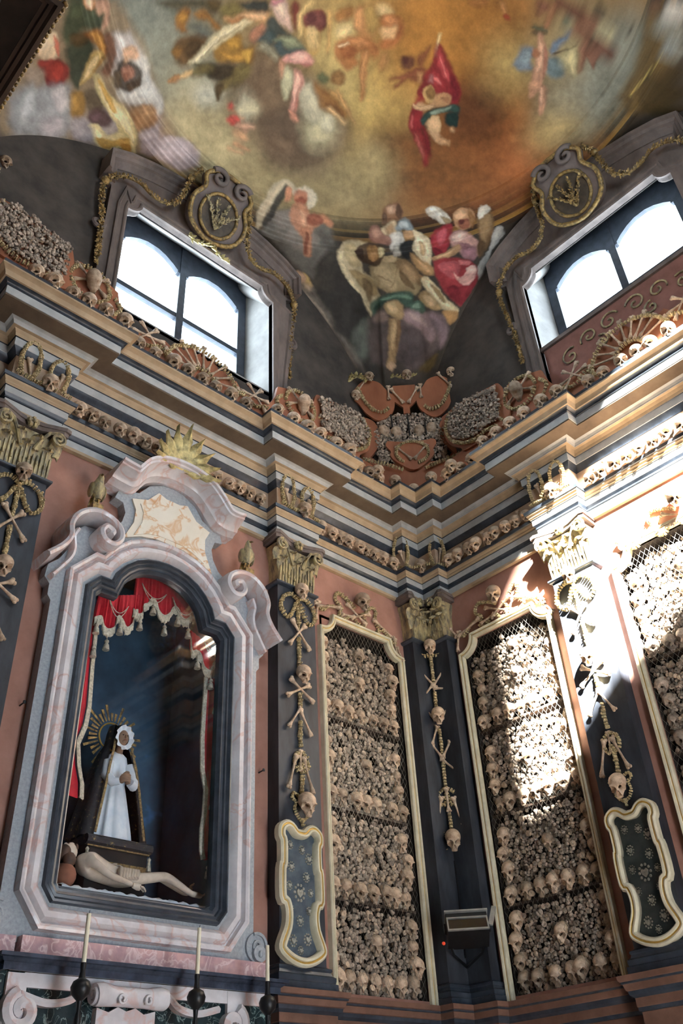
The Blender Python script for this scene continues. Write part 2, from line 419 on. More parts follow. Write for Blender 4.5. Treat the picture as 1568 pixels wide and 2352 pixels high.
def capital(t, par_name, h0, h1, o, z0=6.07, z1=6.585, left=True, right=True, mats=None):
    """corinthian capital on the flat face h0..h1 standing o out of the wall"""
    cap = t.part(par_name, MB().prism([(h0+0.012, z0), (h1-0.012, z0), (h1-0.004, z0+0.26), (h1+0.03, z0+0.42), (h0-0.03, z0+0.42), (h0+0.004, z0+0.26)], -o-0.005, 0.0)
                 , [GILT], label='worn gilded corinthian capital')
    # vertical reeding of the lower leaves
    mb = MB(); nn = 13
    for i in range(nn):
        x = h0+0.02+(h1-h0-0.04)*i/(nn-1); hh = 0.17+0.09*math.sin(i*2.4)**2
        mb.tube([(x, -o-0.006, z0+0.01), (x+0.002, -o-0.016, z0+hh*0.6), (x, -o-0.026, z0+hh)], [0.010, 0.014, 0.008], 5)
        if i % 2: mb.ell((x, -o-0.022, z0+0.07+0.07*((i*37) % 5)/5), (0.013, 0.016, 0.02), 6, 5)
    t.part('reeding', mb, [GILT], cap)
    xs = [0.12, 0.5, 0.88]
    w = h1-h0
    for k, x in enumerate(xs):
        M = Matrix.Translation((h0+w*x, -o-0.004, z0+0.13))
        t.put('leaf', LEAF_ME, M, cap)
    for k, x in enumerate([-0.02, 0.34, 0.66, 1.02]):
        M = Matrix.Translation((h0+w*x, -o-0.012, z0+0.24)) @ Matrix.Diagonal((0.9, 1.15, 0.75, 1))
        t.put('leaf', LEAF_ME, M, cap)
    # abacus with a hollow front and a fleuron
    ab = [(h0-0.075, -o-0.075), (h0-0.03, -o-0.09)] + [(h0+w*s, -o-0.09+0.075*math.sin(PI*s)) for s in (0.15, 0.3, 0.5, 0.7, 0.85)] + [(h1+0.03, -o-0.09), (h1+0.075, -o-0.075), (h1+0.06, 0), (h0-0.06, 0)]
    A = MB(); n = len(ab)
    for zz0, zz1, g in ((z1-0.075, z1-0.035, 0.0), (z1-0.035, z1, 0.014)):
        cx = (h0+h1)/2
        vs = [(x+(g if x > cx else -g), y-g, z) for z in (zz0, zz1) for x, y in ab]
        A.add(vs, [tuple(range(n)), tuple(range(n, 2*n))]+[(i, (i+1) % n, n+(i+1) % n, n+i) for i in range(n)])
    t.part('abacus', A, [STONEF], cap)
    F = MB()
    for k in range(5):
        a = R(90+72*k); F.ell(((h0+h1)/2+0.032*math.cos(a), -o-0.055, z1-0.055+0.032*math.sin(a)), (0.024, 0.03, 0.024), 6, 5)
    F.ell(((h0+h1)/2, -o-0.085, z1-0.055), (0.016, 0.016, 0.016), 6, 5)
    t.part('fleuron', F, [GILT], cap)
    for sgn, on in ((-1, left), (1, right)):
        if not on: continue
        ex = h0 if sgn < 0 else h1; cx = ex-sgn*0.005
        sp = spiral(cx, z1-0.135, 0.062, 1.6, 90 if sgn > 0 else 90, -sgn, 26)
        pts = [(ex-sgn*0.17, -o-0.03, z0+0.22), (ex-sgn*0.13, -o-0.035, z0+0.33), (ex-sgn*0.07, -o-0.05, z1-0.085)] + [(x, -o-0.075-0.012*i/26, z) for i, (x, z) in enumerate(sp)]
        t.part('volute', MB().tube(pts, [0.016]*3+[0.018-0.008*i/26 for i in range(27)], 6).lathe([(0.0, 0.0), (0.045, 0.0), (0.05, 0.03), (0.045, 0.07), (0.0, 0.07)], 10, 0, Matrix.Translation((cx, -o+0.005, z1-0.135)) @ Matrix.Rotation(R(90), 4, 'X')), [GILT], cap)
    return cap
def pil_base(t, h0, h1, o, mats, lo=True, ro=True, z0=2.67, name='base'):
    pr = [(0.0, z0), (0.06, z0), (0.06, z0+0.06), (0.045, z0+0.065), (0.05, z0+0.085), (0.05, z0+0.105), (0.03, z0+0.118), (0.022, z0+0.14), (0.03, z0+0.15), (0.028, z0+0.165), (0.006, z0+0.175), (0.0, z0+0.18)]
    path = ([(h0, 0.02)] if lo else []) + [(h0, -o), (h1, -o)] + ([(h1, 0.02)] if ro else [])
    mb = MB().sweep([(-e, z) for e, z in pr], path); mb.v = [(a, c, b) for a, b, c in mb.v]
    t.part(name, mb, mats)
def astragal(t, h0, h1, o, lo=True, ro=True, z=6.04):
    path = ([(h0, 0.02)] if lo else []) + [(h0, -o), (h1, -o)] + ([(h1, 0.02)] if ro else [])
    mb = MB().sweep([(0.002, z-0.005), (-0.02, z), (-0.032, z+0.012), (-0.032, z+0.028), (-0.02, z+0.036), (0.002, z+0.038)], path); mb.v = [(a, c, b) for a, b, c in mb.v]
    t.part('astragal', mb, [BLACK])
def pilaster(wall, h0, h1, label):
    t = T('pilaster', label, 'pilaster', wall, (h0+h1)/2, PD/2, 2.67, 'black slate pilasters round the chapel')
    t.part('shaft', MB().box(h0, h1, -PD, 0.01, 2.69, 6.07), [SLATE], smooth=0)
    pil_base(t, h0, h1, PD, [BLACK]); astragal(t, h0, h1, PD); capital(t, 'capital', h0, h1, PD)
    return t
pilaster('L', -2.205, -1.756, 'black slate pilaster between the marble niche and the bone panel left of the corner')
pilaster('L', -4.98, -4.53, 'black slate pilaster at the left edge, beyond the marble niche')
pilaster('R', 1.756, 2.205, 'black slate pilaster on the right wall, top struck by the sun')
t = T('pilaster', 'black slate corner pilaster folded into the angle of the two walls', 'pilaster', 'D', 0, 0.3, 2.67, 'black slate pilasters round the chapel')
# two half pilasters, built in world axes under one thing
tl = T.__new__(T); tl.wall = 'L'; tr = T.__new__(T); tr.wall = 'R'
for q, wl in ((tl, 'L'), (tr, 'R')):
    q.off = (0, 0, 0); q.e = new('half_pilaster', None, t.e); q.e.matrix_local = t.e.matrix_basis.inverted() @ Matrix.Rotation(ROT[wl], 4, 'Z')
    a, b = (-CP, -PD) if wl == 'L' else (PD, CP)
    q.part('shaft', MB().box(a, b, -PD, 0.01, 2.69, 6.07), [SLATE], smooth=0)
    pil_base(q, a, b, PD, [BLACK], wl == 'L', wl == 'R'); astragal(q, a, b, PD, wl == 'L', wl == 'R')
    capital(q, 'capital', a, b, PD, left=wl == 'L', right=wl == 'R')
for k, (zz, s_) in enumerate(((6.20, 1.0), (6.32, 1.15), (6.43, 0.9))):
    t.put('leaf', LEAF_ME, Matrix.Translation((0, -0.205, zz)) @ Matrix.Scale(s_, 4))

# ------------------------------------------------------------------ windows
def glassmat(name, fac, tint=(1, 1, 1, 1), rough=0.02):
    mt = bpy.data.materials.new(name); mt.use_nodes = True; N = mt.node_tree.nodes; K = mt.node_tree.links
    N.remove(N['Principled BSDF']); o = N['Material Output']
    a = N.new('ShaderNodeBsdfTransparent'); a.inputs[0].default_value = tint
    g = N.new('ShaderNodeBsdfGlossy'); g.inputs['Roughness'].default_value = rough
    fr = N.new('ShaderNodeFresnel'); fr.inputs[0].default_value = 1.45
    ml = N.new('ShaderNodeMath'); ml.operation = 'MULTIPLY'; ml.inputs[1].default_value = fac
    K.new(fr.outputs[0], ml.inputs[0])
    x = N.new('ShaderNodeMixShader'); K.new(ml.outputs[0], x.inputs[0]); K.new(a.outputs[0], x.inputs[1]); K.new(g.outputs[0], x.inputs[2]); K.new(x.outputs[0], o.inputs[0])
    return mt
GLASS = glassmat('window_glass', 0.6)
def window(n, code, c, zb=8.62):
    t = T('window_%d' % n, None, None, code, c, 0, zb, kind='structure')
    zt = 10.22; a = 1.0; ch = 0.17
    out = [(c-a, zb-0.02), (c-a, zt-ch)]+arc(c-a, zt, ch, -90, 0, 5)+arc(c+a, zt, ch, 180, 270, 5)+[(c+a, zb-0.02)]
    b = 0.92; zi = 10.72; c2 = 0.14
    inn = [(c-b, zb), (c-b, zi-c2)]+arc(c-b, zi, c2, -90, 0, 5)+arc(c+b, zi, c2, 180, 270, 5)+[(c+b, zb)]
    mb = MB(); k = len(out)
    vs = [(x, 0.0, z) for x, z in out]+[(x, 0.42, z) for x, z in inn]
    mb.add(vs, [(i, i+1, k+i+1, k+i) for i in range(k-1)]); mb.box(c-a, c+a, 0.0, 0.5, zb-0.07, zb)
    # masonry above the splay
    mb.box(c-a, c+a, 0.0, 0.02, zt, 10.86, 1)
    mb.add([(c-a, 0.0, zt), (c-a, 0.0, zt-ch)]+[(x, 0.0, z) for x, z in arc(c-a, zt, ch, -90, 0, 5)[1:]], [tuple(range(7))], 1)
    mb.add([(c+a, 0.0, zt)]+[(x, 0.0, z) for x, z in arc(c+a, zt, ch, 180, 270, 5)], [tuple(range(7))], 1)
    t.part('jamb', mb, [PLASTW, LUNETTE], fix=False)
    # bars: two lights with segmental heads, a mullion and a transom
    y0, y1 = 0.36, 0.42; f = MB()
    f.box(c-b, c-0.81, y0, y1, zb, zi).box(c+0.81, c+b, y0, y1, zb, zi)
    for s in (-1, 1):
        x0, x1 = (c-0.81, c-0.045) if s < 0 else (c+0.045, c+0.81)
        cx = (x0+x1)/2; hw = (x1-x0)/2
        head = [(x0, 10.17), (x0+0.03, 10.17), (x0+0.03, 10.20)]+[(cx+(hw-0.03)*q, 10.20+0.17*(1-q*q)) for q in (-0.8, -0.5, -0.2, 0.2, 0.5, 0.8)]+[(x1-0.03, 10.20), (x1-0.03, 10.17), (x1, 10.17)]
        f.prism(head+[(x1, zi), (x0, zi)], y0, y1)
        f.box(x0, x1, y0, y1, zb, zb+0.1)
    t.part('frame', f, [IRON], smooth=0)
    t.part('mullion', MB().box(c-0.045, c+0.045, y0-0.01, y1+0.01, zb, zi), [IRON], smooth=0)
    t.part('transom', MB().box(c-0.81, c-0.045, y0, y1, 9.40, 9.47).box(c+0.045, c+0.81, y0, y1, 9.40, 9.47), [IRON], smooth=0)
    for x0, x1 in ((c-0.81, c-0.045), (c+0.045, c+0.81)):
        for z0, z1 in ((zb+0.1, 9.40), (9.47, 10.40)):
            t.part('pane', MB().add([(x0, 0.39, z0), (x1, 0.39, z0), (x1, 0.39, z1), (x0, 0.39, z1)], [(0, 1, 2, 3)]), [GLASS], smooth=0)
    return t
window(1, 'L', -WC); window(2, 'R', WC); window(3, 'S', WC, 8.0)  # third window is out of view, its sill lowered to shape the sun patch

# ------------------------------------------------------------------ vault: pendentives, ring and dome
VC = (-3.2, -3.2); HWR = 3.2; AR = 2.91; AZ = 8.33       # arch on each wall
RO, ZO = 3.10, 11.02                                     # pendentives end here
RI, ZI = 2.70, 11.27                                    # dome starts here
def arch_z(o):
    o = np.abs(o); return AZ+np.sqrt(np.maximum(0, AR*AR-o*o))
def pend(th, s):
    """th plan angle, s 0..1 from wall arch to ring"""
    c, n = np.cos(th), np.sin(th); k = np.maximum(np.abs(c), np.abs(n))
    off = HWR*np.minimum(np.abs(c), np.abs(n))/k
    rb = HWR/k; zb = arch_z(off)
    # cut the corner where the arches have come down
    cutr = (HWR+AR)/(np.abs(c)+np.abs(n)); corner = off > AR
    rb = np.where(corner, np.minimum(rb, cutr), rb); zb = np.where(corner, AZ, zb)
    hh = ZO-zb
    q = np.where(hh > 0, np.sin(s*PI/2), s); p = np.where(hh > 0.1, 1-np.cos(s*PI/2), s)
    blend = np.clip(hh/1.5, 0, 1)
    zz = zb+hh*(blend*q+(1-blend)*s); rr = rb+(RO-rb)*(blend*p+(1-blend)*s)
    return VC[0]+rr*c, VC[1]+rr*n, zz
RING = [(3.10, 11.02), (3.06, 11.03), (3.05, 11.05), (3.01, 11.055), (3.0, 11.075), (2.96, 11.085), (2.945, 11.10), (2.90, 11.11), (2.89, 11.13), (2.845, 11.14), (2.835, 11.155), (2.82, 11.16), (2.81, 11.175), (2.745, 11.195), (2.735, 11.21), (2.712, 11.22), (2.70, 11.27)]
def dome(r): return ZI+1.75*(1-(np.minimum(r, RI)/RI)**2)

# red, green, blue, edge softness, mottling, outline in chart units of 1/2000
FRESCO = [
(122, 122, 106, 0.0520, 25, [-108, 496, -68, 618, -99, 762, -192, 896, -322, 986, -471, 1004, -612, 944, -694, 827, -737, 685, -711, 549, -606, 446, -467, 389, -324, 375, -197, 410]),
(128, 130, 116, 0.0347, 25, [-341, 542, -321, 616, -344, 700, -399, 767, -472, 814, -552, 818, -629, 785, -684, 716, -710, 636, -699, 555, -637, 497, -558, 464, -473, 460, -394, 487]),
(150, 146, 124, 0.0434, 25, [-130, 608, -113, 681, -133, 757, -189, 828, -263, 873, -347, 883, -420, 855, -473, 798, -493, 723, -461, 650, -403, 591, -327, 551, -249, 544, -178, 562]),
(176, 160, 118, 0.0434, 25, [62, 761, 34, 842, -26, 915, -106, 960, -194, 970, -274, 940, -327, 877, -342, 803, -303, 731, -239, 669, -156, 631, -75, 622, 0, 641, 47, 688]),
(182, 166, 122, 0.0347, 25, [253, 780, 230, 836, 172, 889, 84, 922, -13, 932, -102, 918, -164, 884, -179, 836, -149, 783, -86, 742, 3, 710, 92, 699, 173, 705, 231, 733]),
(170, 152, 112, 0.0520, 25, [474, 516, 495, 581, 470, 665, 407, 752, 310, 825, 209, 867, 118, 865, 68, 829, 62, 761, 100, 683, 166, 604, 254, 543, 341, 498, 419, 491]),
(150, 126, 84, 0.0520, 25, [219, 165, 253, 242, 236, 343, 167, 449, 55, 530, -71, 568, -184, 556, -256, 497, -271, 414, -234, 321, -159, 235, -57, 166, 47, 129, 145, 125]),
(190, 158, 92, 0.0520, 25, [366, 98, 416, 175, 424, 271, 390, 363, 313, 431, 213, 456, 120, 435, 48, 376, 13, 297, 17, 210, 55, 133, 122, 77, 202, 47, 289, 54]),
(204, 172, 100, 0.0434, 25, [470, 259, 510, 322, 518, 401, 492, 476, 433, 531, 353, 546, 278, 525, 219, 481, 187, 410, 189, 341, 218, 278, 268, 230, 337, 211, 407, 220]),
(200, 176, 112, 0.0347, 25, [243, 296, 275, 348, 283, 401, 268, 450, 230, 481, 181, 488, 128, 466, 84, 423, 58, 371, 53, 321, 70, 279, 103, 250, 149, 245, 199, 261]),
(170, 112, 48, 0.0607, 25, [590, -197, 660, -114, 680, 1, 644, 123, 553, 218, 438, 265, 324, 261, 238, 206, 192, 121, 190, 20, 226, -80, 296, -165, 390, -220, 494, -233]),
(152, 98, 44, 0.0520, 25, [811, -206, 874, -139, 892, -35, 861, 73, 780, 164, 677, 215, 573, 217, 494, 177, 451, 106, 443, 17, 473, -75, 536, -157, 624, -215, 721, -233]),
(176, 122, 54, 0.0434, 25, [430, -66, 467, -14, 476, 56, 450, 125, 397, 180, 329, 210, 261, 206, 207, 173, 178, 119, 176, 56, 201, -6, 250, -58, 310, -88, 375, -93]),
(160, 96, 46, 0.0520, 25, [957, -94, 1002, -25, 995, 79, 932, 196, 823, 304, 710, 375, 604, 393, 533, 364, 508, 299, 529, 206, 585, 104, 670, 4, 771, -76, 868, -114]),
(176, 104, 56, 0.0434, 25, [869, -158, 918, -133, 950, -72, 962, 11, 940, 105, 896, 184, 838, 233, 788, 247, 742, 221, 718, 162, 716, 80, 736, -5, 770, -79, 820, -138]),
(150, 92, 48, 0.0434, 25, [853, 208, 869, 255, 842, 333, 773, 427, 685, 511, 593, 574, 510, 597, 467, 584, 460, 534, 495, 466, 561, 384, 643, 303, 725, 238, 800, 203]),
(112, 66, 34, 0.0295, 25, [656, 77, 681, 111, 688, 155, 671, 200, 637, 238, 593, 256, 547, 255, 512, 235, 489, 201, 486, 159, 502, 118, 531, 82, 573, 62, 619, 58]),
(96, 58, 32, 0.0243, 25, [642, 69, 644, 93, 634, 121, 614, 147, 585, 166, 551, 170, 525, 164, 512, 147, 505, 123, 515, 96, 536, 73, 565, 55, 597, 48, 620, 52]),
(108, 66, 36, 0.0295, 25, [533, 330, 544, 357, 539, 398, 514, 437, 475, 472, 434, 491, 394, 493, 368, 478, 357, 447, 365, 412, 388, 372, 425, 342, 463, 320, 503, 317]),
(130, 84, 44, 0.0347, 25, [714, 271, 724, 305, 703, 363, 658, 428, 592, 490, 523, 534, 465, 550, 428, 541, 423, 500, 446, 447, 494, 386, 555, 330, 618, 284, 676, 264]),
(176, 150, 92, 0.0347, 25, [626, -138, 652, -107, 657, -65, 645, -19, 617, 18, 575, 38, 531, 40, 499, 24, 475, -8, 469, -46, 483, -88, 509, -124, 548, -147, 589, -152]),
(158, 142, 104, 0.0347, 25, [815, -379, 896, -308, 944, -222, 939, -136, 881, -75, 796, -42, 698, -50, 610, -94, 544, -162, 510, -238, 515, -315, 555, -376, 624, -411, 715, -412]),
(140, 140, 124, 0.0295, 25, [875, -388, 914, -300, 922, -216, 900, -156, 851, -131, 790, -140, 734, -190, 684, -260, 651, -344, 642, -423, 657, -481, 695, -514, 752, -504, 816, -460]),
(150, 146, 126, 0.0260, 25, [811, -210, 849, -203, 881, -177, 895, -138, 887, -100, 859, -61, 819, -36, 779, -27, 741, -39, 718, -64, 703, -99, 712, -140, 737, -177, 771, -200]),
(176, 150, 96, 0.0312, 25, [835, -156, 865, -146, 892, -113, 896, -68, 886, -22, 864, 22, 830, 51, 789, 59, 762, 47, 742, 15, 736, -29, 743, -73, 766, -115, 795, -145]),
(158, 140, 100, 0.0434, 25, [555, 508, 570, 556, 551, 622, 500, 694, 427, 755, 348, 791, 282, 795, 237, 766, 229, 717, 255, 652, 307, 585, 373, 533, 445, 494, 509, 488]),
(150, 134, 96, 0.0347, 25, [332, 737, 323, 772, 290, 817, 230, 853, 164, 871, 103, 874, 58, 859, 37, 830, 50, 789, 89, 753, 142, 717, 205, 696, 264, 693, 310, 704]),
(170, 150, 104, 0.0260, 25, [492, 462, 514, 497, 514, 535, 500, 570, 471, 594, 437, 606, 399, 594, 369, 571, 353, 535, 351, 497, 364, 464, 391, 442, 425, 434, 459, 440]),
(112, 92, 72, 0.0295, 25, [205, 460, 228, 519, 220, 592, 177, 656, 110, 707, 32, 720, -36, 704, -85, 660, -99, 595, -83, 526, -39, 469, 21, 427, 91, 410, 154, 420]),
(104, 86, 68, 0.0208, 25, [311, 621, 298, 662, 263, 699, 214, 716, 166, 717, 127, 694, 103, 662, 100, 623, 119, 587, 153, 556, 196, 537, 242, 538, 284, 554, 309, 583]),
(122, 100, 76, 0.0225, 25, [64, 499, 83, 548, 79, 598, 52, 644, 9, 675, -41, 679, -88, 659, -124, 624, -139, 573, -132, 525, -106, 484, -66, 458, -19, 451, 27, 466]),
(96, 80, 64, 0.0156, 25, [213, 599, 204, 628, 180, 656, 142, 670, 99, 678, 64, 672, 38, 654, 31, 631, 41, 607, 66, 582, 103, 562, 143, 558, 180, 562, 205, 577]),
(126, 104, 82, 0.0191, 25, [313, 474, 323, 499, 321, 533, 305, 564, 276, 584, 242, 593, 213, 590, 188, 569, 178, 539, 181, 510, 199, 481, 225, 460, 258, 452, 288, 454]),
(120, 98, 76, 0.0173, 25, [199, 698, 182, 725, 154, 742, 120, 748, 87, 737, 62, 718, 50, 693, 54, 668, 70, 642, 98, 629, 132, 622, 163, 625, 187, 644, 201, 671]),
(190, 186, 164, 0.0139, 25, [-136, 651, -134, 672, -141, 691, -158, 708, -183, 724, -205, 729, -225, 724, -240, 713, -244, 695, -233, 671, -217, 655, -193, 641, -173, 637, -153, 642]),
(180, 176, 150, 0.0156, 25, [171, 469, 194, 483, 206, 505, 208, 523, 196, 537, 177, 544, 152, 542, 125, 531, 104, 514, 91, 495, 92, 478, 103, 464, 121, 455, 147, 460]),
(196, 186, 146, 0.0156, 25, [280, 534, 274, 559, 259, 581, 235, 601, 209, 606, 183, 599, 165, 580, 162, 558, 166, 529, 181, 510, 203, 492, 231, 489, 255, 492, 272, 508]),
(186, 178, 150, 0.0121, 25, [-24, 636, -15, 655, -13, 680, -16, 695, -29, 699, -45, 699, -60, 687, -74, 666, -83, 645, -87, 625, -82, 612, -70, 604, -53, 606, -37, 616]),
(176, 118, 84, 0.0043, 25, [-97, 678, -95, 683, -63, 682, -35, 684, -32, 679, -34, 674, -62, 677, -90, 674]),
(192, 104, 84, 0.0043, 25, [-48, 688, -45, 694, -52, 703, -56, 708, -66, 718, -76, 717, -83, 716, -89, 715, -92, 710, -87, 700, -80, 690, -70, 686, -60, 682, -54, 683]),
(196, 150, 110, 0.0052, 25, [13, 726, 6, 736, -1, 742, -14, 747, -28, 747, -41, 746, -51, 740, -54, 734, -47, 724, -40, 720, -27, 715, -10, 710, -1, 715, 9, 721]),
(186, 138, 100, 0.0043, 25, [-32, 768, -25, 774, 31, 763, 34, 757, 30, 752, -25, 757]),
(170, 130, 100, 0.0043, 25, [-4, 690, -4, 695, -7, 705, -10, 710, -20, 715, -27, 715, -33, 715, -40, 714, -39, 704, -39, 699, -32, 694, -22, 685, -16, 685, -10, 685]),
(190, 150, 112, 0.0035, 25, [-48, 795, -41, 801, 14, 785, 17, 780, 14, 774, -44, 790]),
(150, 42, 44, 0.0043, 25, [351, 98, 402, 110, 448, 116, 495, 128, 517, 159, 495, 198, 449, 219, 432, 251, 428, 281, 415, 278, 405, 233, 391, 173, 387, 143]),
(176, 64, 62, 0.0035, 25, [360, 107, 404, 128, 451, 148, 495, 160, 475, 190, 429, 183, 395, 154]),
(120, 30, 36, 0.0035, 25, [470, 128, 503, 133, 522, 161, 498, 176]),
(196, 92, 88, 0.0026, 25, [393, 137, 444, 157, 443, 170, 410, 158]),
(140, 38, 42, 0.0035, 25, [417, 282, 432, 259, 461, 268, 499, 306, 539, 320, 585, 366, 575, 382, 530, 352, 488, 347, 442, 320]),
(176, 90, 80, 0.0026, 25, [474, 328, 521, 339, 566, 368, 540, 362]),
(120, 28, 36, 0.0035, 25, [462, 283, 506, 294, 576, 342, 543, 340]),
(168, 118, 70, 0.0035, 25, [446, 186, 451, 195, 455, 207, 449, 219, 440, 227, 430, 229, 420, 229, 410, 224, 401, 214, 403, 203, 408, 192, 416, 184, 427, 180, 435, 181]),
(196, 158, 116, 0.0026, 25, [422, 267, 435, 269, 467, 247, 477, 217, 468, 207, 460, 214, 457, 239, 425, 255]),
(188, 146, 104, 0.0035, 25, [493, 164, 500, 172, 504, 186, 499, 200, 492, 215, 478, 225, 466, 230, 457, 231, 448, 221, 444, 209, 451, 195, 457, 180, 470, 169, 485, 164]),
(110, 78, 46, 0.0035, 25, [441, 186, 447, 193, 444, 199, 445, 207, 439, 212, 432, 216, 423, 216, 417, 210, 414, 207, 413, 199, 417, 192, 423, 188, 429, 183, 438, 185]),
(40, 60, 54, 0.0026, 25, [463, 281, 471, 240, 498, 202, 526, 162, 547, 182, 513, 197, 490, 239, 482, 266, 503, 290]),
(34, 54, 48, 0.0026, 25, [516, 215, 538, 182, 571, 208, 566, 223, 536, 235]),
(88, 106, 94, 0.0017, 25, [478, 244, 501, 206, 525, 178, 504, 210]),
(206, 166, 124, 0.0026, 25, [489, 261, 488, 281, 520, 296, 547, 295, 557, 288, 552, 276, 536, 267, 509, 251]),
(202, 156, 112, 0.0026, 25, [545, 291, 553, 295, 586, 282, 593, 266, 590, 262, 585, 262, 577, 268, 547, 276]),
(196, 150, 108, 0.0026, 25, [556, 234, 563, 241, 575, 236, 577, 231, 574, 227, 560, 224]),
(170, 124, 80, 0.0026, 25, [584, 265, 581, 270, 593, 279, 599, 279, 601, 273, 589, 264]),
(150, 128, 98, 0.0087, 25, [-878, 751, -656, 604, -493, 669, -320, 825, -128, 923, -139, 973, -373, 1044, -631, 1136, -922, 1263, -958, 1263, -1006, 961]),
(152, 146, 144, 0.0139, 25, [-914, 1118, -778, 998, -682, 953, -611, 1089, -693, 1159, -894, 1249]),
(176, 168, 160, 0.0104, 25, [-802, 1089, -710, 974, -658, 1077, -739, 1174]),
(158, 146, 140, 0.0121, 25, [-442, 965, -434, 995, -444, 1029, -469, 1061, -503, 1084, -543, 1092, -577, 1085, -598, 1064, -599, 1033, -586, 1000, -562, 969, -527, 948, -494, 938, -464, 944]),
(184, 176, 168, 0.0069, 25, [-603, 731, -566, 661, -485, 697, -436, 759, -355, 794, -350, 844, -447, 888, -524, 850]),
(206, 198, 184, 0.0052, 25, [-542, 709, -485, 712, -436, 759, -386, 794, -407, 848, -480, 819]),
(158, 136, 126, 0.0069, 25, [-420, 855, -348, 808, -304, 890, -246, 888, -160, 865, -124, 897, -146, 961, -322, 1001]),
(172, 150, 142, 0.0052, 25, [-289, 913, -201, 863, -144, 887, -172, 952, -266, 962]),
(150, 112, 76, 0.0069, 25, [-341, 844, -339, 861, -347, 883, -365, 904, -385, 917, -408, 925, -427, 920, -442, 909, -447, 888, -437, 868, -422, 848, -401, 834, -375, 829, -354, 833]),
(140, 112, 80, 0.0052, 25, [-447, 888, -393, 836, -342, 857, -370, 915]),
(74, 68, 60, 0.0121, 25, [111, 939, 386, 888, 635, 730, 827, 560, 983, 312, 1075, 425, 1160, 696, 1329, 1039, 1342, 1195, 1234, 1295, 1086, 1334, 732, 1154, 485, 1075, 275, 1037]),
(58, 56, 52, 0.0104, 25, [523, 1069, 717, 995, 933, 1063, 1127, 1238, 1086, 1334, 820, 1207]),
(84, 74, 66, 0.0104, 25, [926, 999, 1076, 802, 1329, 1039, 1247, 1239, 1100, 1208]),
(66, 62, 56, 0.0087, 25, [439, 897, 550, 801, 629, 953, 593, 1037]),
(112, 108, 100, 0.0061, 25, [217, 902, 292, 822, 446, 788, 509, 836, 502, 948, 538, 1026, 470, 1030, 337, 1006, 233, 985]),
(138, 130, 120, 0.0052, 25, [231, 903, 285, 838, 391, 836, 454, 857, 434, 950, 326, 960]),
(110, 102, 92, 0.0052, 25, [493, 1093, 563, 1061, 701, 1118, 918, 1192, 1054, 1294, 931, 1268, 739, 1177]),
(150, 136, 120, 0.0035, 25, [515, 1090, 657, 1126, 772, 1182, 709, 1165, 580, 1119]),
(196, 180, 150, 0.0026, 25, [173, 795, 217, 749, 274, 760, 262, 783, 232, 786, 212, 860, 220, 970, 198, 978, 169, 895]),
(60, 58, 54, 0.0026, 25, [209, 787, 230, 781, 232, 891, 236, 958, 207, 935]),
(210, 196, 170, 0.0026, 25, [248, 775, 278, 729, 327, 726, 348, 762, 332, 795, 297, 758, 269, 780]),
(186, 120, 90, 0.0026, 25, [307, 754, 312, 764, 311, 784, 306, 792, 294, 803, 281, 801, 268, 800, 260, 789, 257, 778, 257, 766, 263, 752, 274, 748, 287, 743, 299, 744]),
(150, 84, 62, 0.0026, 25, [310, 771, 311, 784, 310, 791, 305, 799, 297, 802, 290, 805, 281, 801, 275, 797, 273, 791, 275, 785, 280, 777, 288, 767, 298, 770, 305, 767]),
(190, 130, 98, 0.0026, 25, [230, 769, 223, 783, 238, 821, 251, 824, 259, 809, 246, 770]),
(192, 136, 104, 0.0026, 25, [281, 801, 279, 847, 323, 884, 366, 898, 406, 879, 396, 837, 363, 815, 320, 786]),
(186, 128, 96, 0.0026, 25, [360, 860, 359, 892, 399, 919, 439, 962, 455, 963, 462, 943, 427, 892, 389, 852]),
(190, 130, 96, 0.0026, 25, [372, 836, 403, 832, 406, 802, 445, 796, 453, 784, 440, 769, 391, 771, 360, 808]),
(140, 80, 60, 0.0026, 25, [404, 787, 410, 800, 406, 809, 399, 823, 385, 833, 373, 839, 360, 838, 347, 829, 344, 823, 346, 806, 358, 793, 371, 784, 381, 779, 396, 781]),
(120, 70, 52, 0.0026, 25, [385, 876, 386, 888, 430, 953, 441, 954, 441, 944, 401, 879]),
(206, 156, 122, 0.0017, 25, [307, 817, 310, 824, 357, 865, 369, 860, 369, 849, 318, 813]),
(190, 160, 100, 0.0026, 25, [487, 1043, 491, 1027, 555, 1058, 538, 1085]),
(186, 150, 122, 0.0026, 25, [496, 1037, 512, 1044, 517, 1055, 522, 1066, 520, 1073, 511, 1080, 499, 1080, 485, 1077, 475, 1068, 465, 1058, 461, 1048, 463, 1039, 472, 1034, 483, 1033]),
(160, 140, 120, 0.0052, 25, [511, 1080, 549, 1059, 565, 1089]),
(120, 96, 56, 0.0087, 25, [704, -516, 743, -650, 1077, -432, 944, -300, 868, -307, 818, -413]),
(150, 146, 130, 0.0052, 25, [725, -541, 748, -597, 816, -609, 921, -553, 851, -522, 781, -524]),
(196, 186, 170, 0.0035, 25, [711, -588, 743, -650, 789, -623, 775, -584]),
(110, 80, 56, 0.0043, 25, [716, -582, 722, -576, 725, -568, 723, -555, 713, -547, 708, -543, 693, -542, 684, -546, 677, -550, 676, -559, 677, -571, 687, -579, 692, -583, 707, -585]),
(160, 160, 150, 0.0035, 25, [770, -532, 790, -556, 912, -542, 905, -510, 832, -515]),
(84, 68, 40, 0.0069, 25, [870, -400, 940, -530, 1083, -457, 991, -350]),
(196, 170, 96, 0.0017, 25, [898, -345, 900, -351, 857, -504, 856, -503, 854, -502, 892, -348]),
(74, 66, 44, 0.0069, 25, [-486, 532, -300, 440, -287, 474, -356, 493, -412, 528, -468, 541]),
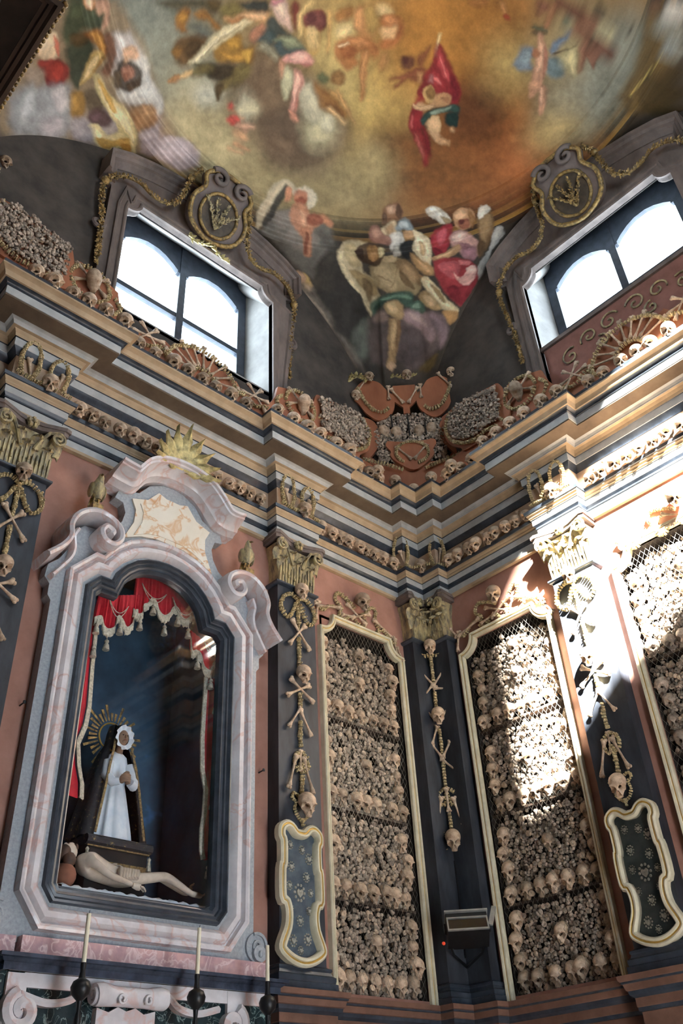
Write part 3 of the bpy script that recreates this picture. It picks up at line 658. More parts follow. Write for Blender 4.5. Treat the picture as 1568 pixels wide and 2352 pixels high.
(150, 100, 36, 0.0043, 25, [-409, 550, -404, 522, -379, 505, -360, 513, -364, 545, -354, 569, -394, 572]),
(172, 124, 52, 0.0035, 25, [-403, 542, -383, 520, -369, 530, -380, 552]),
(152, 104, 42, 0.0043, 25, [-350, 508, -323, 483, -285, 486, -240, 500, -255, 512, -296, 505, -331, 515]),
(96, 98, 88, 0.0052, 25, [-349, 543, -310, 523, -263, 528, -280, 550, -322, 549]),
(90, 72, 40, 0.0043, 25, [-325, 454, -283, 431, -274, 462, -300, 471]),
(122, 108, 60, 0.0052, 25, [-275, 446, -225, 405, -200, 422, -220, 462, -241, 480]),
(104, 72, 32, 0.0052, 25, [-378, 632, -376, 597, -331, 565, -285, 548, -267, 556, -278, 593, -289, 638, -319, 664, -354, 658]),
(74, 56, 32, 0.0052, 25, [-343, 604, -311, 566, -276, 568, -292, 614, -319, 635]),
(128, 92, 42, 0.0035, 25, [-384, 641, -365, 616, -339, 624, -354, 652]),
(60, 56, 36, 0.0052, 25, [-276, 632, -225, 595, -178, 601, -206, 632, -254, 636]),
(148, 108, 40, 0.0043, 25, [-244, 532, -174, 473, -139, 501, -111, 478, -92, 525, -138, 546, -190, 582, -229, 573]),
(186, 138, 58, 0.0026, 25, [-206, 553, -156, 536, -135, 507, -105, 514, -138, 546, -186, 560]),
(176, 132, 52, 0.0026, 25, [-206, 510, -173, 486, -155, 505, -183, 528]),
(196, 152, 66, 0.0026, 25, [-140, 514, -113, 486, -104, 531, -120, 528]),
(62, 48, 30, 0.0043, 25, [-222, 632, -210, 596, -159, 563, -126, 562, -124, 595, -165, 629, -199, 640]),
(112, 98, 56, 0.0043, 25, [-141, 568, -105, 527, -82, 539, -89, 583, -123, 615]),
(122, 104, 60, 0.0035, 25, [-177, 641, -133, 593, -126, 619, -145, 649, -142, 680, -158, 677]),
(86, 66, 38, 0.0035, 25, [-180, 650, -155, 627, -143, 670, -149, 684]),
(216, 200, 156, 0.0035, 25, [-302, 643, -287, 605, -271, 565, -252, 524, -217, 468, -172, 426, -154, 424, -184, 473, -209, 518, -245, 582, -272, 623]),
(236, 222, 182, 0.0026, 25, [-289, 632, -257, 567, -226, 506, -187, 450, -214, 502, -245, 562, -269, 608]),
(150, 124, 84, 0.0026, 25, [-223, 512, -223, 512, -260, 596, -260, 596, -260, 596, -221, 513]),
(160, 130, 88, 0.0026, 25, [-187, 463, -189, 462, -224, 526, -224, 526, -224, 526, -187, 463]),
(198, 150, 100, 0.0035, 25, [-248, 472, -207, 432, -156, 390, -122, 374, -108, 390, -117, 408, -148, 422, -186, 437, -217, 468]),
(220, 176, 130, 0.0026, 25, [-198, 432, -153, 395, -126, 385, -128, 404, -172, 426]),
(160, 110, 66, 0.0026, 25, [-234, 469, -198, 436, -188, 436, -217, 468]),
(106, 92, 52, 0.0043, 25, [-286, 656, -235, 606, -203, 603, -227, 636, -265, 665]),
(204, 166, 112, 0.0026, 25, [-318, 694, -284, 651, -274, 661, -290, 683, -311, 703]),
(176, 122, 70, 0.0026, 25, [-357, 725, -321, 692, -311, 703, -326, 721, -349, 735]),
(40, 50, 50, 0.0043, 25, [-219, 403, -147, 354, -118, 372, -140, 392, -190, 409]),
(52, 66, 66, 0.0043, 25, [-115, 400, -99, 377, -48, 383, -20, 390, -47, 406, -67, 426, -93, 418]),
(68, 86, 86, 0.0035, 25, [-139, 446, -107, 414, -63, 415, -60, 447, -96, 457, -119, 464]),
(198, 166, 150, 0.0035, 25, [-126, 354, -93, 319, -64, 337, -24, 378, -51, 379, -86, 377, -109, 367]),
(222, 196, 170, 0.0026, 25, [-109, 355, -96, 329, -67, 351, -76, 364]),
(186, 122, 128, 0.0035, 25, [-130, 344, -99, 324, -98, 336, -117, 353]),
(176, 120, 90, 0.0035, 25, [-140, 458, -125, 413, -104, 419, -116, 469]),
(120, 128, 104, 0.0035, 25, [-64, 431, -37, 396, 8, 383, 37, 388, 11, 420, -32, 427]),
(64, 82, 84, 0.0035, 25, [-57, 440, -40, 414, -18, 424, 37, 388, 38, 399, -17, 451, -44, 449]),
(150, 154, 120, 0.0026, 25, [-44, 410, -9, 390, 16, 394, -12, 412]),
(150, 146, 122, 0.0043, 25, [-94, 470, -83, 447, -31, 454, -26, 470, -67, 470]),
(206, 148, 136, 0.0026, 25, [-9, 451, 7, 424, 31, 400, 62, 389, 85, 392, 82, 412, 51, 429, 18, 451, 2, 459]),
(226, 178, 160, 0.0017, 25, [6, 436, 35, 404, 62, 400, 46, 422, 18, 439]),
(160, 96, 90, 0.0026, 25, [51, 429, 84, 404, 79, 420]),
(206, 150, 132, 0.0026, 25, [41, 457, 67, 446, 92, 466, 101, 510, 110, 543, 103, 562, 90, 560, 74, 506, 55, 480]),
(226, 176, 154, 0.0017, 25, [54, 460, 72, 461, 89, 496, 99, 537, 84, 522]),
(170, 108, 92, 0.0026, 25, [84, 480, 87, 471, 115, 542, 109, 552]),
(196, 136, 110, 0.0026, 25, [88, 565, 108, 557, 137, 569, 137, 578, 112, 579]),
(196, 190, 152, 0.0035, 25, [2, 475, 33, 462, 60, 487, 66, 533, 57, 547, 30, 519]),
(176, 128, 100, 0.0035, 25, [-15, 463, 8, 459, 18, 499, 2, 491]),
(196, 188, 158, 0.0069, 25, [97, 469, 122, 459, 169, 474, 201, 507, 186, 546, 136, 524, 105, 505]),
(212, 204, 172, 0.0052, 25, [201, 507, 227, 487, 254, 518, 222, 537]),
(108, 44, 40, 0.0043, 25, [-65, 326, -61, 298, -27, 314, -5, 354, -25, 367]),
(128, 54, 48, 0.0035, 25, [-13, 321, 10, 280, 42, 281, 57, 310, 30, 334, 11, 343]),
(84, 34, 34, 0.0035, 25, [22, 283, 48, 276, 59, 299, 46, 304]),
(206, 176, 116, 0.0035, 25, [-16, 270, -25, 276, -35, 327, -5, 372, 6, 372, 11, 361, -18, 321, -9, 273]),
(190, 150, 84, 0.0035, 25, [9, 350, 33, 320, 64, 337, 78, 378, 48, 380]),
(218, 196, 146, 0.0026, 25, [14, 336, 28, 321, 45, 336, 34, 352]),
(196, 186, 150, 0.0087, 25, [2, 617, 2, 631, -3, 646, -15, 655, -34, 669, -50, 673, -65, 672, -74, 666, -76, 656, -68, 642, -55, 629, -37, 616, -23, 612, -6, 613]),
(196, 84, 70, 0.0035, 25, [-86, 664, -87, 669, -87, 674, -88, 679, -95, 683, -98, 683, -104, 682, -106, 677, -109, 671, -108, 666, -104, 662, -100, 657, -94, 658, -91, 659]),
(200, 80, 68, 0.0035, 25, [-39, 694, -39, 699, -46, 709, -56, 718, -67, 723, -80, 721, -86, 721, -92, 715, -92, 710, -84, 700, -77, 696, -63, 687, -54, 688, -45, 688]),
(206, 160, 130, 0.0043, 25, [12, 675, 9, 685, 3, 690, -10, 700, -23, 710, -40, 720, -47, 719, -53, 719, -53, 714, -46, 704, -32, 694, -19, 685, -7, 680, 6, 675]),
(118, 70, 64, 0.0043, 25, [-15, 321, -3, 294, 33, 282, 54, 296, 35, 323, 6, 339]),
(86, 48, 46, 0.0035, 25, [-7, 311, 5, 297, 22, 307, 13, 328]),
(190, 150, 92, 0.0035, 25, [37, 268, 55, 258, 86, 306, 110, 351, 99, 354, 65, 301]),
(206, 176, 120, 0.0035, 25, [12, 346, 35, 323, 71, 350, 65, 373, 39, 373]),
(160, 110, 60, 0.0035, 25, [57, 250, 89, 205, 109, 229, 89, 269]),
(222, 198, 140, 0.0069, 25, [84, 275, 124, 236, 143, 269, 112, 298]),
(182, 128, 78, 0.0043, 25, [101, 211, 110, 184, 140, 162, 173, 181, 196, 215, 176, 240, 141, 246]),
(206, 150, 98, 0.0035, 25, [112, 213, 119, 193, 150, 233, 133, 243]),
(168, 138, 78, 0.0043, 25, [120, 185, 140, 162, 181, 182, 191, 219, 163, 224]),
(226, 196, 140, 0.0052, 25, [148, 154, 169, 132, 195, 135, 189, 153, 173, 172]),
(178, 110, 62, 0.0043, 25, [177, 177, 196, 145, 225, 131, 255, 153, 264, 190, 241, 229, 218, 231, 218, 203, 199, 193]),
(220, 180, 128, 0.0035, 25, [196, 196, 213, 171, 228, 151, 240, 182, 218, 203]),
(196, 134, 84, 0.0035, 25, [181, 172, 205, 144, 229, 143, 211, 168]),
(176, 112, 64, 0.0043, 25, [108, 314, 128, 280, 163, 245, 200, 230, 237, 242, 236, 269, 203, 272, 183, 294, 205, 310, 188, 350, 151, 348, 124, 343]),
(150, 92, 52, 0.0035, 25, [128, 318, 156, 281, 183, 294, 160, 327]),
(196, 134, 82, 0.0035, 25, [137, 280, 166, 247, 195, 251, 169, 278]),
(234, 214, 172, 0.0026, 25, [121, 313, 125, 315, 144, 291, 143, 288, 140, 290, 122, 313]),
(180, 122, 70, 0.0035, 25, [188, 282, 211, 266, 233, 294, 255, 334, 280, 374, 272, 385, 241, 344]),
(202, 146, 92, 0.0026, 25, [199, 279, 209, 272, 245, 327, 265, 360, 236, 334]),
(170, 122, 72, 0.0043, 25, [245, 250, 254, 225, 278, 241, 275, 276, 259, 272]),
(120, 76, 44, 0.0043, 25, [163, 367, 183, 361, 200, 382, 186, 402, 161, 400]),
(96, 104, 74, 0.0035, 25, [152, 400, 155, 407, 154, 416, 150, 421, 143, 428, 133, 431, 124, 430, 120, 427, 117, 419, 119, 411, 122, 402, 132, 399, 139, 397, 147, 398]),
(150, 112, 66, 0.0035, 25, [190, 371, 193, 377, 193, 386, 191, 395, 182, 400, 175, 403, 167, 398, 160, 397, 155, 386, 156, 378, 161, 372, 167, 365, 177, 365, 185, 365]),
(142, 98, 50, 0.0052, 25, [116, 444, 158, 431, 220, 434, 266, 437, 267, 461, 224, 474, 185, 491, 149, 472]),
(112, 76, 42, 0.0035, 25, [186, 468, 234, 451, 258, 461, 222, 480]),
(186, 142, 84, 0.0035, 25, [171, 426, 226, 422, 242, 427, 201, 439]),
(214, 176, 124, 0.0035, 25, [202, 470, 205, 478, 269, 480, 273, 472, 269, 470, 208, 467]),
(190, 146, 92, 0.0035, 25, [193, 412, 194, 420, 254, 440, 303, 454, 307, 451, 307, 451, 256, 429, 200, 409]),
(96, 56, 46, 0.0035, 25, [297, 205, 305, 187, 324, 175, 343, 193, 333, 217, 312, 222]),
(84, 46, 40, 0.0026, 25, [316, 196, 318, 199, 320, 204, 318, 207, 316, 210, 311, 210, 307, 210, 304, 208, 302, 204, 301, 200, 302, 197, 305, 193, 310, 192, 313, 194]),
(124, 70, 48, 0.0035, 25, [342, 216, 360, 178, 381, 177, 397, 198, 382, 217, 353, 228]),
(122, 72, 46, 0.0035, 25, [334, 171, 334, 136, 342, 114, 353, 138, 362, 173, 352, 184]),
(130, 76, 52, 0.0035, 25, [340, 219, 357, 214, 351, 245, 343, 281, 330, 278, 335, 254, 311, 277, 310, 266, 325, 242]),
(176, 126, 80, 0.0026, 25, [366, 199, 379, 189, 392, 207, 383, 216]),
(226, 206, 152, 0.0026, 25, [339, 73, 338, 76, 367, 120, 371, 120, 372, 118, 343, 72]),
(136, 40, 44, 0.0026, 25, [369, 136, 356, 92, 416, 101, 476, 121, 504, 130, 512, 163, 481, 187, 435, 200, 420, 239, 398, 236, 385, 188]),
(186, 72, 72, 0.0026, 25, [368, 104, 394, 108, 454, 126, 453, 144, 397, 136]),
(170, 56, 58, 0.0026, 25, [394, 158, 418, 148, 460, 160, 431, 179, 412, 185]),
(110, 28, 36, 0.0026, 25, [443, 119, 491, 127, 509, 157, 490, 161]),
(214, 120, 112, 0.0017, 25, [381, 114, 396, 116, 439, 133, 431, 135]),
(206, 110, 104, 0.0017, 25, [406, 169, 422, 160, 446, 164, 429, 174]),
(152, 100, 96, 0.0026, 25, [397, 170, 406, 167, 420, 184, 403, 194]),
(190, 154, 98, 0.0017, 25, [408, 218, 421, 193, 442, 194, 457, 220, 438, 239]),
(126, 92, 52, 0.0017, 25, [446, 195, 452, 203, 453, 211, 450, 217, 443, 221, 436, 225, 428, 224, 421, 220, 419, 214, 419, 207, 422, 199, 425, 193, 434, 192, 439, 192]),
(206, 168, 126, 0.0017, 25, [413, 274, 441, 259, 457, 231, 470, 232, 450, 270, 426, 283]),
(186, 142, 98, 0.0017, 25, [455, 207, 464, 174, 493, 164, 502, 190, 475, 221]),
(160, 112, 76, 0.0017, 25, [470, 191, 492, 169, 498, 189]),
(148, 40, 46, 0.0026, 25, [426, 291, 453, 272, 491, 310, 465, 334, 435, 315]),
(190, 88, 84, 0.0017, 25, [435, 300, 443, 297, 465, 325, 450, 323]),
(50, 78, 70, 0.0017, 25, [465, 285, 479, 242, 501, 206, 513, 173, 528, 168, 539, 177, 511, 215, 486, 257, 489, 288, 480, 294]),
(30, 54, 50, 0.0017, 25, [521, 214, 538, 182, 570, 210, 554, 228, 530, 226]),
(140, 156, 136, 0.0017, 25, [476, 249, 501, 206, 514, 182, 510, 207, 490, 250]),
(220, 180, 132, 0.0017, 25, [487, 265, 505, 238, 538, 263, 515, 287]),
(130, 84, 66, 0.0043, 25, [467, -210, 482, -255, 525, -315, 527, -285, 504, -240, 502, -204]),
(164, 112, 78, 0.0035, 25, [495, -250, 512, -265, 538, -230, 543, -192, 531, -199, 517, -224]),
(84, 92, 72, 0.0035, 25, [549, -203, 550, -200, 544, -190, 538, -182, 531, -174, 523, -169, 516, -164, 511, -165, 510, -170, 512, -176, 522, -187, 528, -195, 536, -201, 544, -204]),
(96, 80, 60, 0.0035, 25, [556, -197, 557, -194, 554, -188, 548, -177, 542, -167, 535, -160, 528, -155, 527, -157, 526, -160, 528, -168, 531, -174, 537, -184, 548, -194, 551, -198]),
(122, 84, 64, 0.0043, 25, [519, -271, 528, -320, 552, -335, 564, -305, 537, -265]),
(116, 134, 148, 0.0043, 25, [556, -55, 540, -104, 560, -137, 581, -125, 585, -104, 615, -95, 591, -64, 569, -53]),
(140, 154, 158, 0.0035, 25, [558, -76, 556, -115, 577, -122, 583, -87]),
(104, 124, 146, 0.0035, 25, [597, -175, 591, -209, 603, -258, 612, -248, 612, -207, 616, -178]),
(110, 130, 134, 0.0043, 25, [615, -162, 650, -200, 692, -182, 676, -139, 642, -132]),
(196, 146, 116, 0.0026, 25, [539, -177, 555, -185, 600, -164, 641, -138, 661, -108, 670, -85, 637, -74, 609, -100, 584, -134]),
(222, 176, 142, 0.0017, 25, [557, -166, 575, -166, 617, -133, 628, -103, 613, -106, 587, -141]),
(164, 110, 88, 0.0026, 25, [581, -165, 605, -163, 642, -132, 650, -115]),
(166, 106, 72, 0.0026, 25, [590, -147, 592, -139, 593, -134, 594, -128, 591, -122, 582, -120, 578, -119, 572, -123, 567, -128, 565, -133, 564, -138, 572, -145, 576, -146, 580, -147]),
(204, 152, 118, 0.0026, 25, [638, -66, 653, -98, 674, -91, 677, -57, 679, -42, 669, -38]),
(198, 146, 114, 0.0026, 25, [664, -90, 687, -106, 721, -81, 745, -49, 736, -35, 703, -56]),
(224, 178, 144, 0.0017, 25, [674, -88, 684, -93, 718, -61, 713, -57]),
(134, 92, 70, 0.0035, 25, [581, -293, 590, -347, 630, -382, 669, -401, 690, -398, 691, -385, 657, -378, 636, -351, 667, -337, 671, -316, 633, -274, 604, -278]),
(104, 66, 50, 0.0035, 25, [590, -358, 595, -350, 597, -336, 594, -321, 588, -311, 577, -301, 562, -297, 554, -303, 544, -310, 543, -323, 546, -335, 556, -348, 566, -358, 581, -363]),
(116, 78, 60, 0.0026, 25, [549, -303, 552, -335, 574, -355, 589, -339, 571, -302]),
(92, 80, 62, 0.0035, 25, [567, -384, 585, -412, 623, -393, 607, -368]),
(126, 82, 62, 0.0035, 25, [636, -268, 658, -306, 681, -321, 696, -301, 695, -275, 720, -236, 710, -215, 672, -245]),
(110, 70, 54, 0.0035, 25, [671, -316, 690, -364, 742, -375, 756, -360, 730, -332, 688, -305]),
(130, 86, 66, 0.0026, 25, [684, -274, 713, -301, 740, -281, 725, -272]),
(150, 104, 80, 0.0026, 25, [646, -269, 664, -294, 697, -254, 696, -239]),
(74, 60, 46, 0.0017, 25, [615, -180, 620, -182, 655, -287, 721, -460, 719, -463, 714, -460, 649, -288, 614, -183]),
(110, 112, 92, 0.0035, 25, [586, -293, 588, -290, 586, -283, 581, -271, 575, -261, 567, -255, 563, -253, 558, -254, 557, -256, 557, -266, 559, -273, 565, -282, 572, -289, 581, -293]),
(222, 206, 150, 0.0087, 25, [640, -197, 646, -256, 709, -218, 682, -197]),
(214, 200, 150, 0.0078, 25, [650, -347, 688, -380, 694, -367, 667, -337]),
(184, 130, 78, 0.0035, 25, [417, -137, 427, -134, 432, -129, 434, -123, 435, -119, 428, -115, 420, -115, 408, -116, 403, -120, 394, -123, 391, -130, 394, -135, 400, -140, 408, -140]),
(150, 60, 40, 0.0026, 25, [451, -121, 448, -116, 445, -113, 442, -110, 438, -109, 433, -110, 429, -111, 428, -115, 428, -117, 430, -122, 434, -123, 441, -127, 445, -126, 447, -122]),
(168, 112, 60, 0.0043, 25, [334, -58, 366, -98, 374, -82, 343, -50]),
(70, 82, 58, 0.0052, 25, [-793, 744, -788, 687, -738, 667, -695, 628, -659, 671, -669, 726, -715, 749, -725, 794, -740, 833, -773, 809]),
(54, 66, 50, 0.0052, 25, [-740, 833, -688, 761, -647, 807, -647, 878, -650, 943, -691, 928, -719, 872]),
(92, 98, 70, 0.0035, 25, [-787, 724, -761, 694, -729, 722, -757, 764]),
(86, 66, 34, 0.0035, 25, [-748, 798, -701, 754, -690, 792, -715, 820]),
(206, 140, 90, 0.0026, 25, [-764, 672, -721, 646, -717, 672, -737, 685]),
(196, 150, 120, 0.0035, 25, [-719, 650, -688, 622, -657, 651, -646, 695, -657, 720, -675, 662, -690, 684]),
(230, 196, 160, 0.0026, 25, [-758, 666, -732, 650, -724, 673, -740, 681]),
(150, 96, 40, 0.0035, 25, [-712, 766, -686, 731, -654, 723, -615, 745, -601, 778, -620, 803, -647, 770, -684, 770]),
(196, 140, 64, 0.0026, 25, [-696, 748, -652, 735, -623, 755, -621, 782, -660, 763]),
(206, 170, 100, 0.0026, 25, [-660, 808, -642, 778, -610, 783, -617, 830, -617, 878, -640, 920, -650, 925, -649, 872]),
(232, 204, 146, 0.0017, 25, [-649, 817, -637, 794, -627, 827, -628, 877, -641, 905, -644, 865]),
(150, 108, 56, 0.0026, 25, [-625, 809, -610, 783, -617, 830, -621, 859]),
(120, 80, 58, 0.0035, 25, [-645, 727, -621, 706, -589, 734, -563, 779, -563, 834, -599, 837, -600, 784]),
(190, 176, 164, 0.0043, 25, [-621, 706, -592, 685, -551, 694, -533, 716, -540, 748, -549, 805, -559, 827, -566, 783, -572, 741]),
(214, 204, 192, 0.0035, 25, [-606, 702, -572, 693, -549, 711, -555, 739, -584, 721]),
(60, 48, 34, 0.0035, 25, [-556, 785, -540, 754, -499, 739, -462, 756, -450, 793, -475, 836, -509, 850, -543, 837]),
(168, 116, 92, 0.0026, 25, [-490, 771, -487, 782, -489, 793, -496, 803, -506, 812, -516, 811, -526, 810, -535, 799, -537, 787, -535, 777, -529, 768, -519, 761, -508, 759, -496, 764]),
(130, 84, 62, 0.0026, 25, [-499, 792, -495, 795, -500, 802, -502, 805, -506, 812, -512, 814, -520, 809, -521, 803, -525, 801, -524, 791, -521, 787, -513, 783, -507, 782, -504, 784]),
(92, 76, 56, 0.0035, 25, [-552, 818, -536, 793, -510, 844, -528, 856]),
(76, 58, 40, 0.0026, 25, [-500, 827, -465, 777, -450, 793, -475, 836]),
(206, 160, 120, 0.0035, 25, [-561, 733, -542, 695, -508, 696, -496, 721, -523, 745, -535, 763]),
(210, 202, 188, 0.0043, 25, [-482, 707, -443, 718, -418, 753, -359, 783, -334, 827, -346, 857, -368, 833, -422, 859, -491, 884, -518, 858, -473, 842, -443, 789]),
(226, 220, 206, 0.0035, 25, [-462, 727, -428, 754, -375, 800, -421, 827, -468, 852, -451, 811, -437, 778]),
(158, 116, 76, 0.0043, 25, [-435, 894, -407, 848, -368, 833, -338, 858, -346, 892, -381, 944, -407, 933]),
(176, 134, 92, 0.0035, 25, [-414, 872, -386, 841, -358, 852, -382, 897]),
(150, 112, 50, 0.0035, 25, [-678, 975, -629, 940, -612, 953, -595, 1016, -627, 1047, -660, 1028]),
(176, 134, 64, 0.0026, 25, [-667, 979, -639, 965, -625, 1002, -641, 1028]),
(96, 82, 62, 0.0043, 25, [-625, 935, -583, 898, -543, 917, -538, 947, -579, 988, -604, 969]),
(84, 58, 56, 0.0043, 25, [-581, 1002, -554, 955, -506, 951, -481, 977, -512, 1017, -556, 1022]),
(112, 84, 84, 0.0035, 25, [-570, 1004, -545, 971, -522, 981, -545, 1014]),
(222, 200, 140, 0.0026, 25, [-623, 862, -604, 852, -527, 891, -466, 895, -407, 933, -373, 960, -341, 1029, -364, 1034, -418, 996, -462, 974, -518, 943, -575, 914]),
(238, 222, 172, 0.0017, 25, [-591, 876, -518, 904, -459, 913, -405, 952, -370, 993, -413, 971, -464, 954, -527, 928]),
(206, 160, 76, 0.0017, 25, [-600, 863, -524, 895, -483, 927, -498, 936, -557, 902]),
(196, 176, 120, 0.0017, 25, [-462, 974, -420, 976, -382, 1010, -399, 1014]),
(226, 206, 146, 0.0026, 25, [-564, 1037, -528, 1014, -476, 1026, -436, 986, -394, 987, -357, 1029, -404, 1040, -426, 1069, -485, 1085, -531, 1067]),
(198, 148, 62, 0.0026, 25, [-514, 1057, -451, 1033, -411, 991, -383, 1000, -364, 1034, -414, 1038, -454, 1081, -493, 1076]),
(240, 222, 170, 0.0017, 25, [-538, 1033, -492, 1035, -495, 1054, -523, 1052]),
(176, 122, 44, 0.0017, 25, [-414, 1024, -382, 1010, -358, 1034, -389, 1043]),
(150, 42, 34, 0.0035, 25, [-819, 940, -767, 896, -714, 890, -696, 927, -714, 970, -756, 997, -783, 976]),
(186, 66, 50, 0.0026, 25, [-763, 924, -735, 899, -717, 928, -728, 961, -752, 955]),
(120, 30, 28, 0.0026, 25, [-779, 972, -744, 973, -713, 950, -729, 981, -763, 997]),
(224, 196, 156, 0.0026, 25, [-834, 914, -815, 837, -791, 820, -768, 849, -750, 884, -794, 920]),
(190, 100, 76, 0.0017, 25, [-797, 834, -769, 842, -746, 879, -761, 881]),
(160, 140, 120, 0.0052, 25, [-849, 983, -789, 957, -782, 1002, -806, 1033, -833, 1029]),
(150, 150, 148, 0.0087, 25, [-890, 1099, -816, 1026, -804, 1040, -773, 1010, -743, 981, -682, 953, -644, 1065, -641, 1129, -732, 1175, -868, 1236, -915, 1219]),
(182, 182, 178, 0.0069, 25, [-844, 1083, -804, 1040, -798, 1114, -860, 1178]),
(196, 186, 180, 0.0061, 25, [-744, 1000, -694, 960, -664, 1023, -702, 1060]),
(170, 160, 158, 0.0069, 25, [-764, 1132, -678, 1065, -653, 1126, -732, 1175]),
(160, 150, 150, 0.0061, 25, [-634, 1059, -586, 1022, -525, 1056, -523, 1101, -601, 1117]),
(176, 160, 158, 0.0043, 25, [-374, 951, -328, 882, -300, 920, -267, 886, -209, 861, -141, 870, -118, 915, -176, 977, -277, 984, -322, 1003]),
(194, 178, 176, 0.0043, 25, [-287, 922, -233, 875, -173, 869, -157, 919, -202, 966, -270, 957]),
(160, 144, 142, 0.0043, 25, [-346, 970, -307, 925, -286, 981, -313, 1004]),
(58, 54, 50, 0.0069, 25, [577, 948, 632, 930, 756, 955, 857, 1013, 880, 1187, 772, 1182]),
(100, 104, 94, 0.0061, 25, [853, 1151, 857, 1013, 961, 1126, 999, 1226, 918, 1215]),
(104, 92, 80, 0.0052, 25, [746, 1177, 813, 1208, 907, 1235, 994, 1290, 961, 1284, 851, 1227]),
(62, 56, 52, 0.0052, 25, [792, 1200, 917, 1261, 993, 1302, 931, 1268]),
(96, 84, 80, 0.0069, 25, [870, 1030, 907, 952, 987, 1008, 1107, 1183, 1033, 1222, 929, 1119]),
(120, 104, 100, 0.0061, 25, [972, 939, 1052, 808, 1155, 829, 1221, 919, 1270, 1050, 1199, 1128, 1087, 1080]),
(92, 80, 78, 0.0061, 25, [1019, 976, 1088, 908, 1197, 981, 1195, 1094, 1113, 1106]),
(170, 142, 140, 0.0043, 25, [955, 890, 1007, 840, 1081, 837, 1154, 877, 1178, 930, 1099, 917, 1000, 924]),
(196, 168, 160, 0.0035, 25, [983, 884, 1037, 858, 1110, 876, 1062, 895]),
(150, 126, 128, 0.0052, 25, [1049, 828, 1109, 781, 1191, 823, 1238, 924, 1149, 865]),
(140, 118, 108, 0.0043, 25, [869, 1000, 896, 949, 937, 974, 900, 1026]),
(110, 90, 52, 0.0043, 25, [1250, 1093, 1240, 988, 1257, 956, 1296, 1052]),
(206, 186, 146, 0.0026, 25, [538, 858, 528, 809, 553, 776, 610, 749, 634, 764, 632, 813, 687, 859, 754, 859, 822, 903, 866, 1015, 827, 996, 756, 955, 682, 938, 622, 925, 571, 893]),
(226, 208, 166, 0.0017, 25, [542, 855, 557, 828, 585, 879, 652, 913, 730, 939, 843, 997, 861, 1009, 773, 958, 687, 945, 603, 914]),
(152, 128, 86, 0.0026, 25, [631, 893, 681, 867, 758, 864, 813, 901, 794, 931, 697, 914]),
(112, 92, 64, 0.0026, 25, [706, 883, 769, 884, 820, 961, 758, 930]),
(190, 168, 124, 0.0026, 25, [545, 818, 570, 784, 612, 818, 660, 842, 640, 872, 588, 866]),
(168, 146, 106, 0.0026, 25, [693, 827, 697, 759, 748, 716, 819, 697, 899, 717, 937, 747, 952, 794, 880, 835, 835, 869, 796, 875, 734, 860]),
(192, 168, 126, 0.0026, 25, [721, 830, 712, 775, 744, 760, 821, 801, 861, 833, 816, 856]),
(140, 112, 78, 0.0026, 25, [743, 745, 785, 699, 847, 700, 908, 723, 922, 749, 868, 745, 809, 755, 776, 744]),
(176, 144, 104, 0.0026, 25, [792, 718, 846, 713, 900, 731, 897, 763, 840, 755]),
(116, 92, 62, 0.0017, 25, [809, 755, 808, 747, 917, 773, 909, 788, 839, 782]),
(204, 178, 134, 0.0017, 25, [697, 759, 737, 713, 760, 728, 741, 763]),
(130, 104, 70, 0.0017, 25, [781, 748, 785, 752, 821, 801, 831, 841, 831, 841, 835, 837, 821, 801, 789, 749]),
(134, 106, 72, 0.0017, 25, [754, 828, 752, 835, 815, 817, 815, 817, 815, 817, 754, 828]),
(84, 62, 44, 0.0017, 25, [595, 811, 595, 772, 624, 738, 659, 718, 688, 729, 719, 783, 711, 810, 675, 821, 645, 830, 611, 824]),
(150, 112, 66, 0.0017, 25, [623, 765, 642, 739, 678, 738, 697, 773, 685, 796, 658, 793]),
(60, 42, 34, 0.0017, 25, [595, 811, 608, 782, 648, 818, 615, 821]),
(204, 186, 140, 0.0017, 25, [661, 733, 685, 726, 700, 755, 690, 765]),
(176, 132, 84, 0.0017, 25, [686, 768, 690, 779, 693, 790, 692, 797, 685, 802, 678, 801, 664, 800, 658, 793, 653, 786, 650, 776, 655, 768, 662, 762, 668, 761, 677, 765]),
(132, 96, 70, 0.0026, 25, [572, 611, 568, 575, 589, 544, 619, 546, 650, 579, 619, 615, 598, 645]),
(178, 138, 110, 0.0017, 25, [573, 586, 583, 559, 605, 553, 614, 578, 595, 597]),
(86, 62, 46, 0.0017, 25, [594, 548, 623, 550, 647, 582, 626, 583]),
(196, 160, 130, 0.0017, 25, [579, 580, 588, 563, 605, 579, 594, 590]),
(96, 72, 54, 0.0017, 25, [576, 616, 590, 602, 608, 626, 598, 639]),
(200, 176, 138, 0.0026, 25, [612, 667, 619, 615, 637, 600, 669, 629, 673, 669, 649, 681]),
(164, 128, 92, 0.0026, 25, [620, 651, 631, 616, 667, 651, 652, 666]),
(130, 140, 140, 0.0026, 25, [649, 622, 650, 574, 679, 562, 723, 581, 741, 613, 688, 601, 671, 626]),
(178, 182, 176, 0.0017, 25, [650, 600, 668, 573, 692, 583, 671, 608]),
(206, 200, 186, 0.0026, 25, [655, 651, 681, 618, 715, 637, 725, 676, 710, 712, 673, 681]),
(160, 154, 140, 0.0017, 25, [705, 694, 722, 667, 754, 696, 734, 723]),
(38, 40, 42, 0.0026, 25, [714, 659, 738, 616, 779, 650, 794, 688, 754, 696]),
(190, 146, 100, 0.0017, 25, [688, 613, 716, 581, 743, 603, 714, 630]),
(150, 106, 90, 0.0026, 25, [578, 697, 587, 663, 630, 674, 669, 665, 691, 693, 655, 713, 615, 734]),
(180, 136, 112, 0.0017, 25, [590, 698, 596, 673, 626, 682, 622, 709]),
